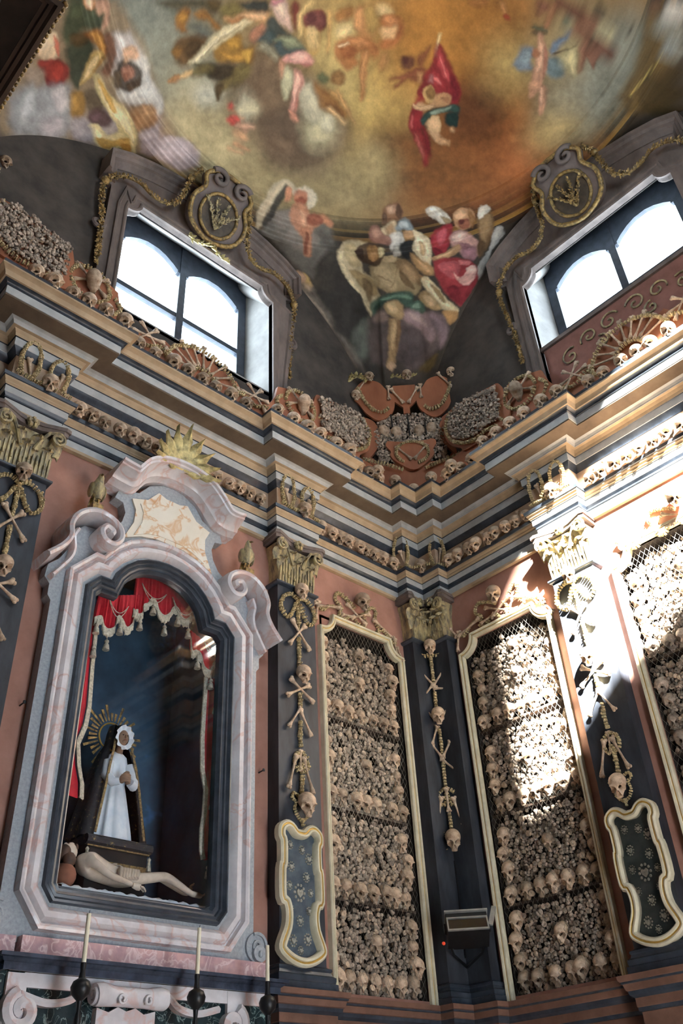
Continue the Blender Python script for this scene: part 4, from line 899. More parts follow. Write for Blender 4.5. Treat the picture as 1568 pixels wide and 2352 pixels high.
(226, 206, 164, 0.0017, 25, [713, 579, 749, 569, 807, 568, 839, 597, 886, 648, 848, 657, 793, 650, 759, 634, 749, 603]),
(240, 222, 184, 0.0017, 25, [742, 586, 793, 580, 834, 604, 864, 638, 818, 640, 775, 629]),
(196, 160, 112, 0.0017, 25, [768, 600, 800, 597, 832, 627, 811, 634]),
(192, 150, 100, 0.0026, 25, [778, 662, 835, 653, 899, 646, 933, 669, 900, 697, 849, 696]),
(216, 176, 126, 0.0017, 25, [811, 665, 865, 664, 909, 665, 891, 683]),
(166, 126, 84, 0.0026, 25, [884, 717, 923, 695, 924, 715]),
(228, 208, 162, 0.0017, 25, [908, 723, 915, 695, 991, 698, 1062, 712, 1139, 712, 1146, 731, 1085, 764, 1027, 758, 960, 744]),
(244, 228, 188, 0.0017, 25, [920, 712, 977, 708, 1047, 723, 1106, 727, 1069, 745, 1000, 746]),
(150, 122, 80, 0.0017, 25, [950, 709, 1011, 705, 1076, 729, 1037, 737, 988, 723]),
(210, 160, 100, 0.0026, 25, [1092, 769, 1138, 726, 1170, 739, 1173, 794, 1137, 785]),
(72, 98, 82, 0.0026, 25, [820, 961, 834, 892, 874, 830, 930, 798, 967, 837, 956, 867, 901, 871, 860, 912, 868, 990, 865, 1005]),
(116, 146, 122, 0.0017, 25, [833, 924, 870, 857, 923, 815, 945, 826, 889, 860, 855, 906]),
(84, 112, 94, 0.0026, 25, [961, 841, 981, 796, 1017, 811, 1039, 843, 999, 857, 973, 859]),
(136, 162, 138, 0.0017, 25, [972, 842, 991, 812, 1010, 828, 993, 852]),
(44, 66, 56, 0.0017, 25, [850, 978, 848, 923, 869, 904, 865, 959]),
(178, 148, 104, 0.0026, 25, [866, 918, 905, 867, 953, 880, 985, 926, 941, 944, 900, 945]),
(204, 176, 130, 0.0017, 25, [880, 916, 899, 885, 945, 914, 919, 939]),
(170, 138, 96, 0.0026, 25, [934, 963, 973, 924, 1011, 969, 1056, 1030, 1099, 1102, 1138, 1152, 1141, 1187, 1107, 1183, 1049, 1101, 988, 1037]),
(196, 164, 120, 0.0017, 25, [959, 979, 970, 955, 1023, 1017, 1064, 1087, 1027, 1059]),
(128, 98, 68, 0.0017, 25, [974, 951, 994, 944, 1056, 1030, 1090, 1094, 1046, 1040]),
(200, 164, 128, 0.0017, 25, [1143, 1147, 1147, 1161, 1142, 1166, 1146, 1181, 1141, 1187, 1121, 1187, 1121, 1187, 1107, 1183, 1103, 1169, 1100, 1154, 1105, 1149, 1110, 1144, 1120, 1134, 1129, 1143]),
(190, 158, 110, 0.0026, 25, [957, 784, 964, 747, 1049, 753, 1080, 768, 1044, 801, 999, 804]),
(216, 184, 138, 0.0017, 25, [972, 774, 1000, 753, 1048, 767, 1023, 793]),
(216, 206, 186, 0.0017, 25, [694, 489, 707, 460, 743, 441, 801, 451, 787, 482, 761, 490, 718, 496]),
(236, 228, 210, 0.0017, 25, [701, 479, 723, 457, 773, 459, 749, 473]),
(146, 120, 84, 0.0017, 25, [750, 464, 801, 451, 794, 476]),
(168, 50, 60, 0.0026, 25, [785, 548, 791, 485, 818, 456, 861, 506, 897, 584, 862, 601, 828, 583]),
(196, 92, 98, 0.0017, 25, [796, 523, 813, 483, 846, 529, 842, 559]),
(128, 34, 46, 0.0017, 25, [831, 579, 861, 566, 897, 584, 862, 601]),
(198, 150, 108, 0.0017, 25, [785, 424, 789, 389, 822, 364, 859, 372, 879, 414, 858, 448, 818, 446]),
(222, 176, 132, 0.0017, 25, [793, 423, 795, 392, 821, 382, 830, 414, 813, 429]),
(166, 100, 76, 0.0017, 25, [820, 423, 849, 395, 875, 417, 852, 445]),
(92, 40, 38, 0.0017, 25, [845, 412, 848, 418, 849, 424, 847, 428, 844, 431, 839, 433, 836, 432, 828, 428, 824, 426, 824, 421, 825, 416, 830, 410, 838, 409, 842, 410]),
(150, 106, 64, 0.0017, 25, [818, 372, 859, 372, 889, 409, 864, 402]),
(206, 160, 146, 0.0026, 25, [846, 492, 852, 455, 887, 433, 962, 437, 1005, 473, 978, 511, 925, 521, 882, 524]),
(230, 196, 176, 0.0017, 25, [859, 494, 864, 451, 893, 446, 896, 483, 879, 506]),
(160, 116, 124, 0.0026, 25, [925, 483, 969, 456, 1007, 497, 966, 521, 933, 514]),
(150, 104, 110, 0.0017, 25, [898, 495, 931, 465, 943, 492, 911, 508]),
(186, 146, 104, 0.0017, 25, [861, 618, 881, 574, 902, 497, 925, 510, 923, 548, 895, 606, 879, 625]),
(212, 176, 130, 0.0017, 25, [871, 607, 893, 558, 907, 511, 906, 549, 893, 593]),
(128, 100, 68, 0.0026, 25, [865, 369, 864, 323, 880, 307, 932, 330, 984, 379, 1008, 436, 1015, 478, 978, 460, 936, 410]),
(160, 130, 92, 0.0017, 25, [885, 364, 889, 323, 937, 346, 971, 404, 979, 434]),
(104, 80, 54, 0.0017, 25, [954, 433, 981, 419, 1006, 474]),
(222, 212, 192, 0.0017, 25, [845, 343, 849, 313, 880, 307, 882, 339, 880, 366]),
(214, 210, 198, 0.0017, 25, [960, 349, 969, 323, 1007, 335, 1026, 395, 1046, 464, 1086, 542, 1040, 507, 1015, 428]),
(170, 168, 158, 0.0026, 25, [1034, 499, 1030, 429, 1091, 526, 1091, 551]),
(172, 58, 64, 0.0026, 25, [879, 625, 897, 584, 947, 539, 991, 512, 1045, 516, 1093, 552, 1119, 617, 1138, 697, 1090, 702, 1010, 691, 937, 666]),
(198, 98, 100, 0.0017, 25, [906, 614, 944, 561, 989, 563, 1012, 620, 968, 636, 929, 635]),
(134, 38, 48, 0.0017, 25, [1015, 674, 1057, 634, 1125, 682, 1079, 695]),
(150, 46, 54, 0.0017, 25, [1057, 634, 1087, 568, 1121, 632, 1131, 693]),
(230, 180, 166, 0.0017, 25, [980, 600, 1024, 596, 1023, 534, 1049, 523, 1079, 563, 1075, 606, 1035, 615]),
(240, 206, 190, 0.0017, 25, [1010, 545, 1027, 518, 1055, 532, 1037, 560]),
(208, 120, 118, 0.0017, 25, [955, 544, 996, 514, 1008, 532, 976, 556]),
]

# the fresco: coloured shapes in the vault's own chart (plan offset from the centre over height above z = 5)
def vnoise(x, y, f, seed=0):
    x = x*f+seed*17.3; y = y*f-seed*9.1
    xi = np.floor(x).astype(np.int64); yi = np.floor(y).astype(np.int64); fx = x-xi; fy = y-yi
    fx = fx*fx*(3-2*fx); fy = fy*fy*(3-2*fy)
    def h(a, b):
        n = (a*374761393+b*668265263+seed*974711) & 0x7fffffff
        n = ((n ^ (n >> 13))*1274126177) & 0x7fffffff
        return ((n ^ (n >> 16)) & 0xffff)/65535.0
    return (h(xi, yi)*(1-fx)+h(xi+1, yi)*fx)*(1-fy)+(h(xi, yi+1)*(1-fx)+h(xi+1, yi+1)*fx)*fy
def fbm(x, y, f, seed=0): return (vnoise(x, y, f, seed)*0.5+vnoise(x, y, f*2.1, seed+1)*0.3+vnoise(x, y, f*4.3, seed+2)*0.2)*2-1
SHAPES = []
for cr, cg, cb, soft, amp, pts in FRESCO:
    q_ = np.array(pts, dtype=float).reshape(-1, 2)/2000
    if len(q_) < 14 and np.ptp(q_, 0).max() < 0.12: q_ = np.array(spl([tuple(v) for v in q_], 3, True))
    SHAPES.append((np.array([lin(cr), lin(cg), lin(cb)]), soft, amp/100, q_))
PAINT_GAIN = 1.02
def paint(xyz, base):
    qx = (xyz[:, 0]-VC[0])/(xyz[:, 2]-5.0); qy = (xyz[:, 1]-VC[1])/(xyz[:, 2]-5.0)
    wx = qx+0.0032*fbm(qx, qy, 45, 3)+0.0014*fbm(qx, qy, 150, 5); wy = qy+0.0032*fbm(qx, qy, 45, 8)+0.0014*fbm(qx, qy, 150, 9)
    col = np.array(base, dtype=float).copy()
    tone = fbm(qx, qy, 26, 21); fine = fbm(qx, qy, 120, 31)
    for c, soft, amp, P in SHAPES:
        s2 = soft*2.3
        lo = P.min(0)-s2; hi = P.max(0)+s2
        ix = np.nonzero((wx > lo[0]) & (wx < hi[0]) & (wy > lo[1]) & (wy < hi[1]))[0]
        if not len(ix): continue
        x = wx[ix]; y = wy[ix]; d = np.full(len(ix), 1e9); ins = np.zeros(len(ix), bool)
        for (ax, ay), (bx, by) in zip(P, np.roll(P, -1, 0)):
            ex, ey = bx-ax, by-ay; l2 = ex*ex+ey*ey+1e-12
            t_ = np.clip(((x-ax)*ex+(y-ay)*ey)/l2, 0, 1)
            d = np.minimum(d, (x-ax-t_*ex)**2+(y-ay-t_*ey)**2)
            cr = ((ay > y) != (by > y))
            xin = ax+(y-ay)*ex/(ey if abs(ey) > 1e-12 else 1e-12)
            ins ^= cr & (x < xin)
        sd = np.sqrt(d)*np.where(ins, 1, -1)
        k = np.clip((sd+s2*0.6)/(s2*1.2), 0, 1); k = k*k*(3-2*k)*0.9
        # brushwork: folds run along the longer axis of each shape, flesh and cloth rounded by lighter middles
        m0 = P.mean(0); ev, ew = np.linalg.eigh(np.cov((P-m0).T)); ax_ = ew[:, 1]
        al_ = (x-m0[0])*ax_[0]+(y-m0[1])*ax_[1]; ac_ = -(x-m0[0])*ax_[1]+(y-m0[1])*ax_[0]
        w2 = 3.0*math.sqrt(max(ev[0], 1e-9))
        fold = fbm(al_+m0[0]*7, ac_*1.0+0.006*np.sin(al_*90)+m0[1]*5, 1.0, 40) if w2 > 0.25 else fbm(al_*0.35+m0[0]*7, ac_+m0[1]*5, 5.0/max(w2, 0.012), 40)
        rnd = np.clip(sd/max(w2*0.35, 1e-4), -0.3, 1)
        k_sh = 0.30 if w2 < 0.25 else 0.0
        cc = c[None, :]*(1+amp*0.8*tone[ix]+amp*0.7*fine[ix]+k_sh*1.0*fold+k_sh*0.8*(rnd-0.5))[:, None]
        col[ix] += (cc-col[ix])*k[:, None]
    col *= (1+0.05*fine+0.06*tone)[:, None]
    col = col*PAINT_GAIN; lum = col.mean(1, keepdims=True); col = lum+(col-lum)*0.95
    col = col*(np.maximum(col.mean(1, keepdims=True), 1e-4)/0.22)**0.08
    return np.clip(col, 0.0, 0.9)
def fresco_mat():
    mt = bpy.data.materials.new('fresco'); mt.use_nodes = True; N = mt.node_tree.nodes; K = mt.node_tree.links; b = N['Principled BSDF']
    at = N.new('ShaderNodeVertexColor'); at.layer_name = 'paint'
    tc = N.new('ShaderNodeTexCoord'); nz = N.new('ShaderNodeTexNoise'); nz.inputs['Scale'].default_value = 45; nz.inputs['Detail'].default_value = 6
    K.new(tc.outputs['Object'], nz.inputs['Vector'])
    mr = N.new('ShaderNodeMapRange'); mr.inputs['From Min'].default_value = 0.3; mr.inputs['From Max'].default_value = 0.7; mr.inputs['To Min'].default_value = 0.93; mr.inputs['To Max'].default_value = 1.06
    K.new(nz.outputs['Fac'], mr.inputs['Value'])
    mx = N.new('ShaderNodeMix'); mx.data_type = 'RGBA'; mx.blend_type = 'MULTIPLY'; mx.inputs['Factor'].default_value = 1.0
    K.new(at.outputs['Color'], mx.inputs[6]); K.new(mr.outputs[0], mx.inputs[7]); K.new(mx.outputs[2], b.inputs['Base Color'])
    b.inputs['Roughness'].default_value = 0.75; b.inputs['Specular IOR Level'].default_value = 0.25
    return mt
FRESCO_M = fresco_mat()
TH = np.radians(np.concatenate([np.linspace(-22, 138, 760), np.linspace(138, 338, 60)[1:]]))
def vault_grid(name, cols, bases, parent=None):
    """cols: list of (x, y, z) arrays over TH"""
    nT = len(TH); nC = len(cols)
    xyz = np.stack([np.stack(c, 1) for c in cols], 1).reshape(-1, 3)
    base = np.repeat(np.array(bases)[None, :, :], nT, 0).reshape(-1, 3)
    i = np.arange(nT-1)[:, None]; j = np.arange(nC-1)[None, :]
    q = np.stack([i*nC+j, i*nC+j+1, (i+1)*nC+j+1, (i+1)*nC+j], -1).reshape(-1, 4)
    me = bpy.data.meshes.new(name)
    me.vertices.add(len(xyz)); me.vertices.foreach_set('co', xyz.ravel())
    me.loops.add(q.size); me.loops.foreach_set('vertex_index', q.ravel().astype(np.int32))
    me.polygons.add(len(q)); me.polygons.foreach_set('loop_start', np.arange(0, q.size, 4, dtype=np.int32))
    me.polygons.foreach_set('use_smooth', np.ones(len(q), bool))
    me.update(calc_edges=True)
    ca = me.color_attributes.new('paint', 'FLOAT_COLOR', 'POINT')
    c4 = np.ones((len(xyz), 4)); c4[:, :3] = paint(xyz, base); ca.data.foreach_set('color', c4.ravel())
    me.materials.append(FRESCO_M)
    o = new(name, me, parent)
    return o
def L3(r, g, b): return (lin(r), lin(g), lin(b))
ceil = vault_grid('ceiling', [pend(TH, np.full(len(TH), s)) for s in np.linspace(0, 1, 140)], [L3(92, 82, 70)]*140); ceil['kind'] = 'structure'
prof = []; pb = []
RINGC = [L3(52, 42, 32), L3(52, 42, 32), L3(172, 130, 58), L3(150, 110, 50), L3(60, 47, 32), L3(60, 47, 32), L3(140, 104, 50), L3(128, 94, 46), L3(46, 37, 28), L3(46, 37, 28), L3(104, 82, 44), L3(104, 82, 44), L3(46, 37, 28), L3(42, 34, 26), L3(60, 48, 34), L3(112, 92, 64)]
for i in range(len(RING)-1):
    for t_ in (0.0, 0.34, 0.67):
        a, b = RING[i], RING[i+1]; prof.append((a[0]+(b[0]-a[0])*t_, a[1]+(b[1]-a[1])*t_)); pb.append(RINGC[i])
prof.append(RING[-1]); pb.append(L3(120, 96, 66))
rg = vault_grid('ring_moulding', [(VC[0]+r*np.cos(TH), VC[1]+r*np.sin(TH), np.full(len(TH), z)) for r, z in prof], pb, ceil); rg['label'] = 'round gilded and painted moulding under the dome'
dr = np.concatenate([np.linspace(RI, 0.5, 300), np.linspace(0.5, 0.0, 12)[1:]])
dm = vault_grid('dome', [(VC[0]+r*np.cos(TH), VC[1]+r*np.sin(TH), np.full(len(TH), dome(r))) for r in dr], [L3(150, 118, 74)]*len(dr), ceil); dm['label'] = 'shallow dome frescoed with angels and golden clouds'

# ================================================================== bones
def skull_mesh(name='skull', jaw=False, nr=34, ns=36):
    """face towards -y, base at z = 0; found by walking outward from the middle of the head through the joined shapes"""
    c0 = np.array([0.0, 0.0, 0.075])
    dirs = []
    for i in range(nr+1):
        ph = PI*(i/nr)**1.65
        for j in range(ns):
            a = 2*PI*j/ns; dirs.append((math.sin(ph)*math.cos(a), -math.cos(ph), math.sin(ph)*math.sin(a)))
    D = np.array(dirs)
    def el(p, c, r):
        r = np.array(r); return (np.linalg.norm((p-np.array(c))/r, axis=1)-1)*r.min()
    def smin(a, b, k):
        h = np.clip(0.5+0.5*(b-a)/k, 0, 1); return b*(1-h)+a*h-k*h*(1-h)
    def sdf(p):
        ax = np.abs(p[:, 0]); q = p.copy(); q[:, 0] = ax
        d = el(p, (0, 0.018, 0.098), (0.070, 0.092, 0.068))                     # brain case
        d = smin(d, el(p, (0, -0.035, 0.060), (0.052, 0.048, 0.050)), 0.02)       # face block
        d = smin(d, el(q, (0.046, -0.045, 0.050), (0.020, 0.030, 0.013)), 0.008)  # cheekbones
        d = smin(d, el(p, (0, -0.055, 0.020), (0.030, 0.034, 0.026)), 0.012)      # upper jaw
        d = smin(d, el(q, (0.028, -0.066, 0.098), (0.030, 0.016, 0.010)), 0.008)  # brow
        if jaw: d = smin(d, el(p, (0, -0.052, -0.012), (0.034, 0.036, 0.018)), 0.008)
        d = np.maximum(d, -el(q, (0.030, -0.078, 0.069), (0.0235, 0.064, 0.0215)))  # eye sockets
        d = np.maximum(d, -el(p, (0, -0.088, 0.036), (0.0125, 0.048, 0.018)))      # nose
        d = np.maximum(d, -el(q, (0.062, -0.02, 0.022), (0.022, 0.05, 0.022)))      # hollow under the cheek
        return d
    r = np.full(len(D), 0.012)
    for _ in range(110):
        d = sdf(c0+D*r[:, None]); r = np.where(d < 0, r+np.minimum(np.maximum(-d*0.55, 0.0007), 0.008), r)
    def whole_head(p):
        q = p.copy(); q[:, 0] = np.abs(p[:, 0])
        d = smin(el(p, (0, 0.018, 0.098), (0.070, 0.092, 0.068)), el(p, (0, -0.035, 0.060), (0.052, 0.048, 0.050)), 0.02)
        return smin(d, el(p, (0, -0.055, 0.020), (0.030, 0.034, 0.026)), 0.012)
    r0_ = np.full(len(D), 0.012)
    for _ in range(90):
        d = whole_head(c0+D*r0_[:, None]); r0_ = np.where(d < 0, r0_+np.minimum(np.maximum(-d*0.6, 0.0007), 0.008), r0_)
    deep = (r/r0_) < 0.70            # sockets and nose stay open into the hollow head
    v = c0+D*r[:, None]
    if not jaw: v[:, 2] = np.maximum(v[:, 2], 0.0)
    mb = MB(); vs = [tuple(p) for p in v]; fs = []
    for i in range(nr):
        for j in range(ns):
            j2 = (j+1) % ns; q4 = (i*ns+j, i*ns+j2, (i+1)*ns+j2, (i+1)*ns+j)
            if not (all(deep[k] for k in q4) and v[q4[0]][1] < 0 and v[q4[0]][2] > 0.022): fs.append(q4)
    mb.add(vs, fs)
    if True:  # teeth
        for k in range(8):
            a = R(-62+124*k/7); x = 0.026*math.sin(a); y = -0.058-0.030*math.cos(a)
            mb.box(x-0.003, x+0.003, y-0.002, y+0.006, -0.004, 0.010)
    mb.v = [(x, y, z+0.004) for x, y, z in mb.v]
    me = mb.mesh(name, smooth=70); setm(me, BONE)
    return me
SKULL = skull_mesh()
def long_bone_mb(L=0.30, r=0.011, k=1.0):
    mb = MB(); h = L/2
    xs = [-h, -h+0.02, -h+0.05, -h*0.4, 0, h*0.4, h-0.05, h-0.02, h]
    rs = [0.014, 0.021, 0.014, r, r*0.92, r, 0.015, 0.024, 0.016]
    mb.tube([(x, 0.004*math.sin(x*9), 0.003*math.cos(x*7)) for x in xs], [q*k for q in rs], 8)
    for e, s in ((-1, 0.9), (1, 1.05)):
        for q in (-1, 1): mb.ell((e*(h-0.004), 0, q*0.014*s*k), (0.017*k, 0.016*k*s, 0.016*k*s), 8, 6)
    return mb
LBONE = long_bone_mb().mesh('long_bone', smooth=60); setm(LBONE, BONE)
def vertebra_mb():
    mb = MB().lathe([(0.017, -0.011), (0.0225, -0.009), (0.019, 0.0), (0.0225, 0.009), (0.017, 0.011)], 8, 0, Matrix.Rotation(R(90), 4, 'Y'))
    mb.box(-0.007, 0.007, -0.033, -0.016, -0.005, 0.005)
    return mb
VMB = vertebra_mb()
def chain_mb(pts, o, step=0.037, scale=1.0, n=8, mb=None):
    """vertebrae threaded along a curve in the wall plane"""
    mb = mb or MB(); P = spl(pts, n)
    acc = 0.0; last = V3(P[0]); nxt = 0.0
    for p in P[1:]:
        p = V3(p); seg = p-last; L = seg.length
        while nxt <= acc+L and L > 1e-9:
            q = last+seg*((nxt-acc)/L); a = math.atan2(seg.y, seg.x)
            s = scale*random.uniform(0.85, 1.15)
            M = Matrix.Translation((q.x, -o-0.02*scale-random.uniform(0, 0.006), q.y)) @ Matrix.Rotation(-a+random.uniform(-0.15, 0.15), 4, 'Y') @ Matrix.Rotation(random.uniform(-0.5, 0.5), 4, 'X') @ Matrix.Scale(s, 4)
            mb.join(VMB, M); nxt += step*scale
        acc += L; last = p
    return mb
def bone_M(x, z, o, ang, L=0.30, k=1.0, tilt=0.0):
    return Matrix.Translation((x, -o-0.02*k, z)) @ Matrix.Rotation(-R(ang), 4, 'Y') @ Matrix.Rotation(tilt, 4, 'Z') @ Matrix.Diagonal((L/0.30, k, k, 1))
def skull_M(x, z, o, yawd=0.0, s=1.0, pitchd=32.0, rolld=0.0):
    return Matrix.Translation((x, -o, z)) @ Matrix.Rotation(R(yawd), 4, 'Z') @ Matrix.Rotation(R(pitchd), 4, 'X') @ Matrix.Rotation(R(rolld), 4, 'Y') @ Matrix.Scale(s, 4)
def top_skull(label, wall, h, o, z, yawd=0.0, s=1.0, group=None, pitchd=30.0):
    ob = new('skull', SKULL, None, WP(wall, h, o, z)); ob.rotation_euler = (R(pitchd), 0, ROT[wall]+R(yawd)); ob.scale = (s, s, s)
    return tag(ob, label, 'skull', group)

# ------------------------------------------------------------------ bone panels
NSK = [0]
def knob(seed):
    rd = random.Random(seed); mb = MB()
    if seed % 4 == 3:     # broken shaft end
        mb.lathe([(0.0, -0.012), (0.016, -0.012), (0.020, 0.004), (0.021, 0.016), (0.012, 0.019), (0.0, 0.010)], 7, 0, Matrix.Rotation(R(90), 4, 'X'))
    else:                 # joint end: two unequal condyles and a shaft behind
        a = 0.014+0.004*rd.random(); b = 0.011+0.005*rd.random()
        mb.ell((-0.013, 0, 0.001), (a, 0.018, a*1.1), 7, 5); mb.ell((0.013, 0.003, -0.002), (b, 0.017, b*1.25), 7, 5)
        if seed % 2: mb.ell((0.0, 0.006, 0.012), (0.010, 0.014, 0.010), 6, 4)
    return mb
KN = [knob(i) for i in range(8)]
KNM = []
for k_ in KN:
    q = k_.mesh('bone_end', smooth=70); setm(q, BONE); KNM.append(q)
def fits_panel(x, z, x0, x1, ztop, rad=0.17):
    """inside the frame with its scooped upper corners"""
    if not (x0 < x < x1): return False
    for cx in (x0, x1):
        if (x-cx)**2+(z-ztop)**2 < rad*rad: return False
    return True
def bone_panel(wall, x0, x1, z0, z1, shelves, where, tint, n_single, skulls_single, cols=3, vis=None):
    """x0..x1 opening in wall coordinates; shelves = heights of the boards"""
    w = x1-x0
    t = T('ossuary_case', 'cream and gold framed panel packed with bones, '+where, 'bone panel', wall, (x0+x1)/2, 0.0, z0, 'framed panels of stacked bones')
    fr = [(x0-0.03, z0-0.03), (x0-0.03, z1-0.15)]+arc(x0-0.03, z1+0.03, 0.17, -90, 0, 6)+arc(x1+0.03, z1+0.03, 0.17, 180, 270, 6)+[(x1+0.03, z1-0.15), (x1+0.03, z0-0.03)]
    t.part('frame', MB().sweep([(-0.03, 0.02), (-0.03, -0.03), (-0.02, -0.04), (-0.008, -0.042), (-0.004, -0.036), (0.004, -0.036), (0.008, -0.05), (0.022, -0.055), (0.03, -0.045), (0.034, 0.02)], fr, False, [0, 0, 0, 0, 1, 0, 0, 0, 0]), [CREAM, GOLDL])
    for cx, a0 in ((x0-0.03, -90), (x1+0.03, 180)):
        pl = arc(cx, z1+0.03, 0.17, a0, a0+90, 6)
        t.part('scooped_corner', MB().prism(pl+[(cx, z1+0.03)], 0.0, 0.06), [SALMON])
    t.part('back', MB().box(x0, x1, 0.24, 0.30, z0, z1).box(x0-0.02, x0+0.002, 0.02, 0.3, z0, z1).box(x1-0.002, x1+0.02, 0.02, 0.3, z0, z1).box(x0, x1, 0.02, 0.3, z1-0.002, z1+0.02).box(x0, x1, 0.02, 0.3, z0-0.03, z0+0.002), [DARK], smooth=0)
    for s in shelves:
        t.part('shelf', MB().box(x0, x1, 0.055, 0.24, s-0.035, s-0.012), [WOODD], smooth=0)
    # wire netting in front: two sets of thin wires
    nb = MB(); p = 0.052
    for sg in (1, -1):
        k = -int((z1-z0)/p)-2
        while k*p < w+(z1-z0)+0.1:
            # line x = x0 + k p + sg' (z - z0)
            zs0, zs1 = z0, z1
            def xx(z): return x0+k*p+(z-z0)*0.62 if sg > 0 else x0+k*p+(z1-z)*0.62
            # clip
            lo, hi = z0, z1
            if sg > 0: lo = max(lo, z0+(-k*p)/0.62); hi = min(hi, z0+(w-k*p)/0.62)
            else: hi = min(hi, z1-(-k*p)/0.62); lo = max(lo, z1-(w-k*p)/0.62)
            if hi-lo > 0.02: nb.tube([(xx(lo), 0.022+0.003*sg, lo), (xx(hi), 0.022+0.003*sg, hi)], 0.0013, 3)
            k += 1
    t.part('wire_netting', nb, [WIRE], kind='stuff', smooth=0, fix=False)
    # skulls: columns at both edges and the middle, rows standing on the shelves
    spots = []
    lv = [z0]+list(shelves)+[z1-0.08]
    nrow = max(4, int(round((w-0.10)/0.135)))
    for li in range(len(lv)-1):
        a, b = lv[li], lv[li+1]-(0.10 if li < len(lv)-2 else 0.0)
        rows_z = a+(0.005 if li else 0.045)
        for i in range(nrow):
            x = x0+0.075+(w-0.15)*i/(nrow-1)
            spots.append((x+random.uniform(-0.01, 0.01), rows_z+random.uniform(0, 0.012), 'row', li, i))
        z = a+0.19; k = 0
        while z < b-0.12:
            for ci in range(cols):
                x = x0+0.07+(w-0.14)*(ci/(cols-1))
                if ci not in (0, cols-1) and k % 2 == 0: continue
                if fits_panel(x, z+0.16, x0+0.03, x1-0.03, z1+0.03): spots.append((x+random.uniform(-0.015, 0.015), z+random.uniform(-0.01, 0.01), 'col', li, ci*50+k))
            z += 0.152; k += 1
    stuff_sk = MB(); occ = []; cnt = {}
    LVN = ['lowest', 'second lowest', 'middle', 'second highest', 'topmost'] if len(lv) == 6 else ['lowest', 'second lowest', 'second highest', 'topmost', 'upper']
    for (x, z, typ, li, i) in spots:
        s = random.uniform(0.78, 0.92); yw = random.uniform(-38, 30)+(-12 if wall == 'L' else 14); o = -0.098+random.uniform(-0.01, 0.012)
        occ.append((x, z+0.07, 0.072*s))
        if skulls_single and (vis is None or vis(x, z)):
            if typ == 'row': lb = '%s skull from left, %s shelf row, panel %s' % (ORD[i], LVN[li], where)
            else:
                cname = {0: 'left', cols-1: 'right'}.get(i//50, 'middle'); cnt[(li, i//50)] = cnt.get((li, i//50), 0)+1; i = cnt[(li, i//50)]-1
                lb = '%s skull up the %s column, %s shelf, panel %s' % (ORD[i % 50], cname, LVN[li], where)
            top_skull(lb, wall, x, o, z, yw, s, 'skulls among the bones '+where); NSK[0] += 1
        elif vis is None or vis(x, z): stuff_sk.join(SKMB, Matrix.Translation((x, -o, z)) @ Matrix.Rotation(R(yw), 4, 'Z') @ Matrix.Rotation(R(25), 4, 'X') @ Matrix.Scale(s, 4))
    if stuff_sk.v: t.part('skull_rows', stuff_sk, [BONEI], kind='stuff', smooth=70)
    # bone ends on a jittered grid
    st = MB(); singles = []; row = 0; z = z0+0.03; dz = 0.0375
    occ_a = np.array(occ)
    while z < z1-0.07:
        x = x0+0.028+(0.021 if row % 2 else 0.0)
        while x < x1-0.02:
            px, pz = x+random.uniform(-0.011, 0.011), z+random.uniform(-0.010, 0.010)
            x += 0.0415
            if vis is not None and not vis(px, pz): continue
            if not fits_panel(px, pz+0.05, x0+0.02, x1-0.02, z1+0.03): continue
            if any(s-0.085 < pz < s+0.005 for s in shelves) and random.random() < 0.85: continue
            d = np.hypot(occ_a[:, 0]-px, occ_a[:, 1]-pz)-occ_a[:, 2]
            if d.min() < -0.006: continue
            if pz > z1-0.17 and random.random() < (pz-(z1-0.17))/0.10: continue
            s = random.uniform(0.85, 1.3); kk = random.randrange(8)
            y = 0.085+random.uniform(-0.03, 0.035)
            M = Matrix.Translation((px, y, pz)) @ Matrix.Rotation(random.uniform(0, 2*PI), 4, 'Y') @ Matrix.Rotation(random.uniform(-0.5, 0.5), 4, 'X') @ Matrix.Scale(s, 4)
            singles.append((s, px, y, pz, M, kk))
        z += dz; row += 1
    singles.sort(key=lambda q: -q[0])
    for i, (s, px, y, pz, M, kk) in enumerate(singles):
        if i < n_single:
            ob = new('bone_end', KNM[kk]); ob.matrix_world = Matrix.Translation(WP(wall, 0, 0, 0)) @ Matrix.Rotation(ROT[wall], 4, 'Z') @ M
            lv_ = sum(pz > s for s in shelves); th_ = ['left', 'middle', 'right'][min(2, int(3*(px-x0)/w))]
            tag(ob, 'rounded long-bone end, %s third of the %s shelf, panel %s' % (th_, LVN[lv_], where), 'bone', 'long-bone ends stacked '+where)
        else: st.join(KN[kk], M)
    t.part('stacked_bones', st, [BONEI], kind='stuff', smooth=70, fix=False)
    return t
def mb_of(me):
    m_ = MB(); m_.v = [tuple(v.co) for v in me.vertices]; m_.f = [tuple(p.vertices) for p in me.polygons]; m_.m = [0]*len(m_.f); return m_
SKMB = mb_of(skull_mesh('skull_low', nr=18, ns=18))
bone_panel('L', -1.54, -0.50, 2.72, 5.98, [3.44, 4.20, 5.03], 'left of the corner', None, 110, True)
bone_panel('R', 0.50, 1.54, 2.72, 5.98, [3.44, 4.22, 5.04], 'right of the corner', None, 110, True)
bone_panel('R', 2.38, 4.02, 2.72, 6.08, [3.44, 4.22, 5.04], 'at the right edge', None, 60, False, 4, vis=lambda x, z: x < 2.35+0.30*max(0.0, z-3.2)+0.15)

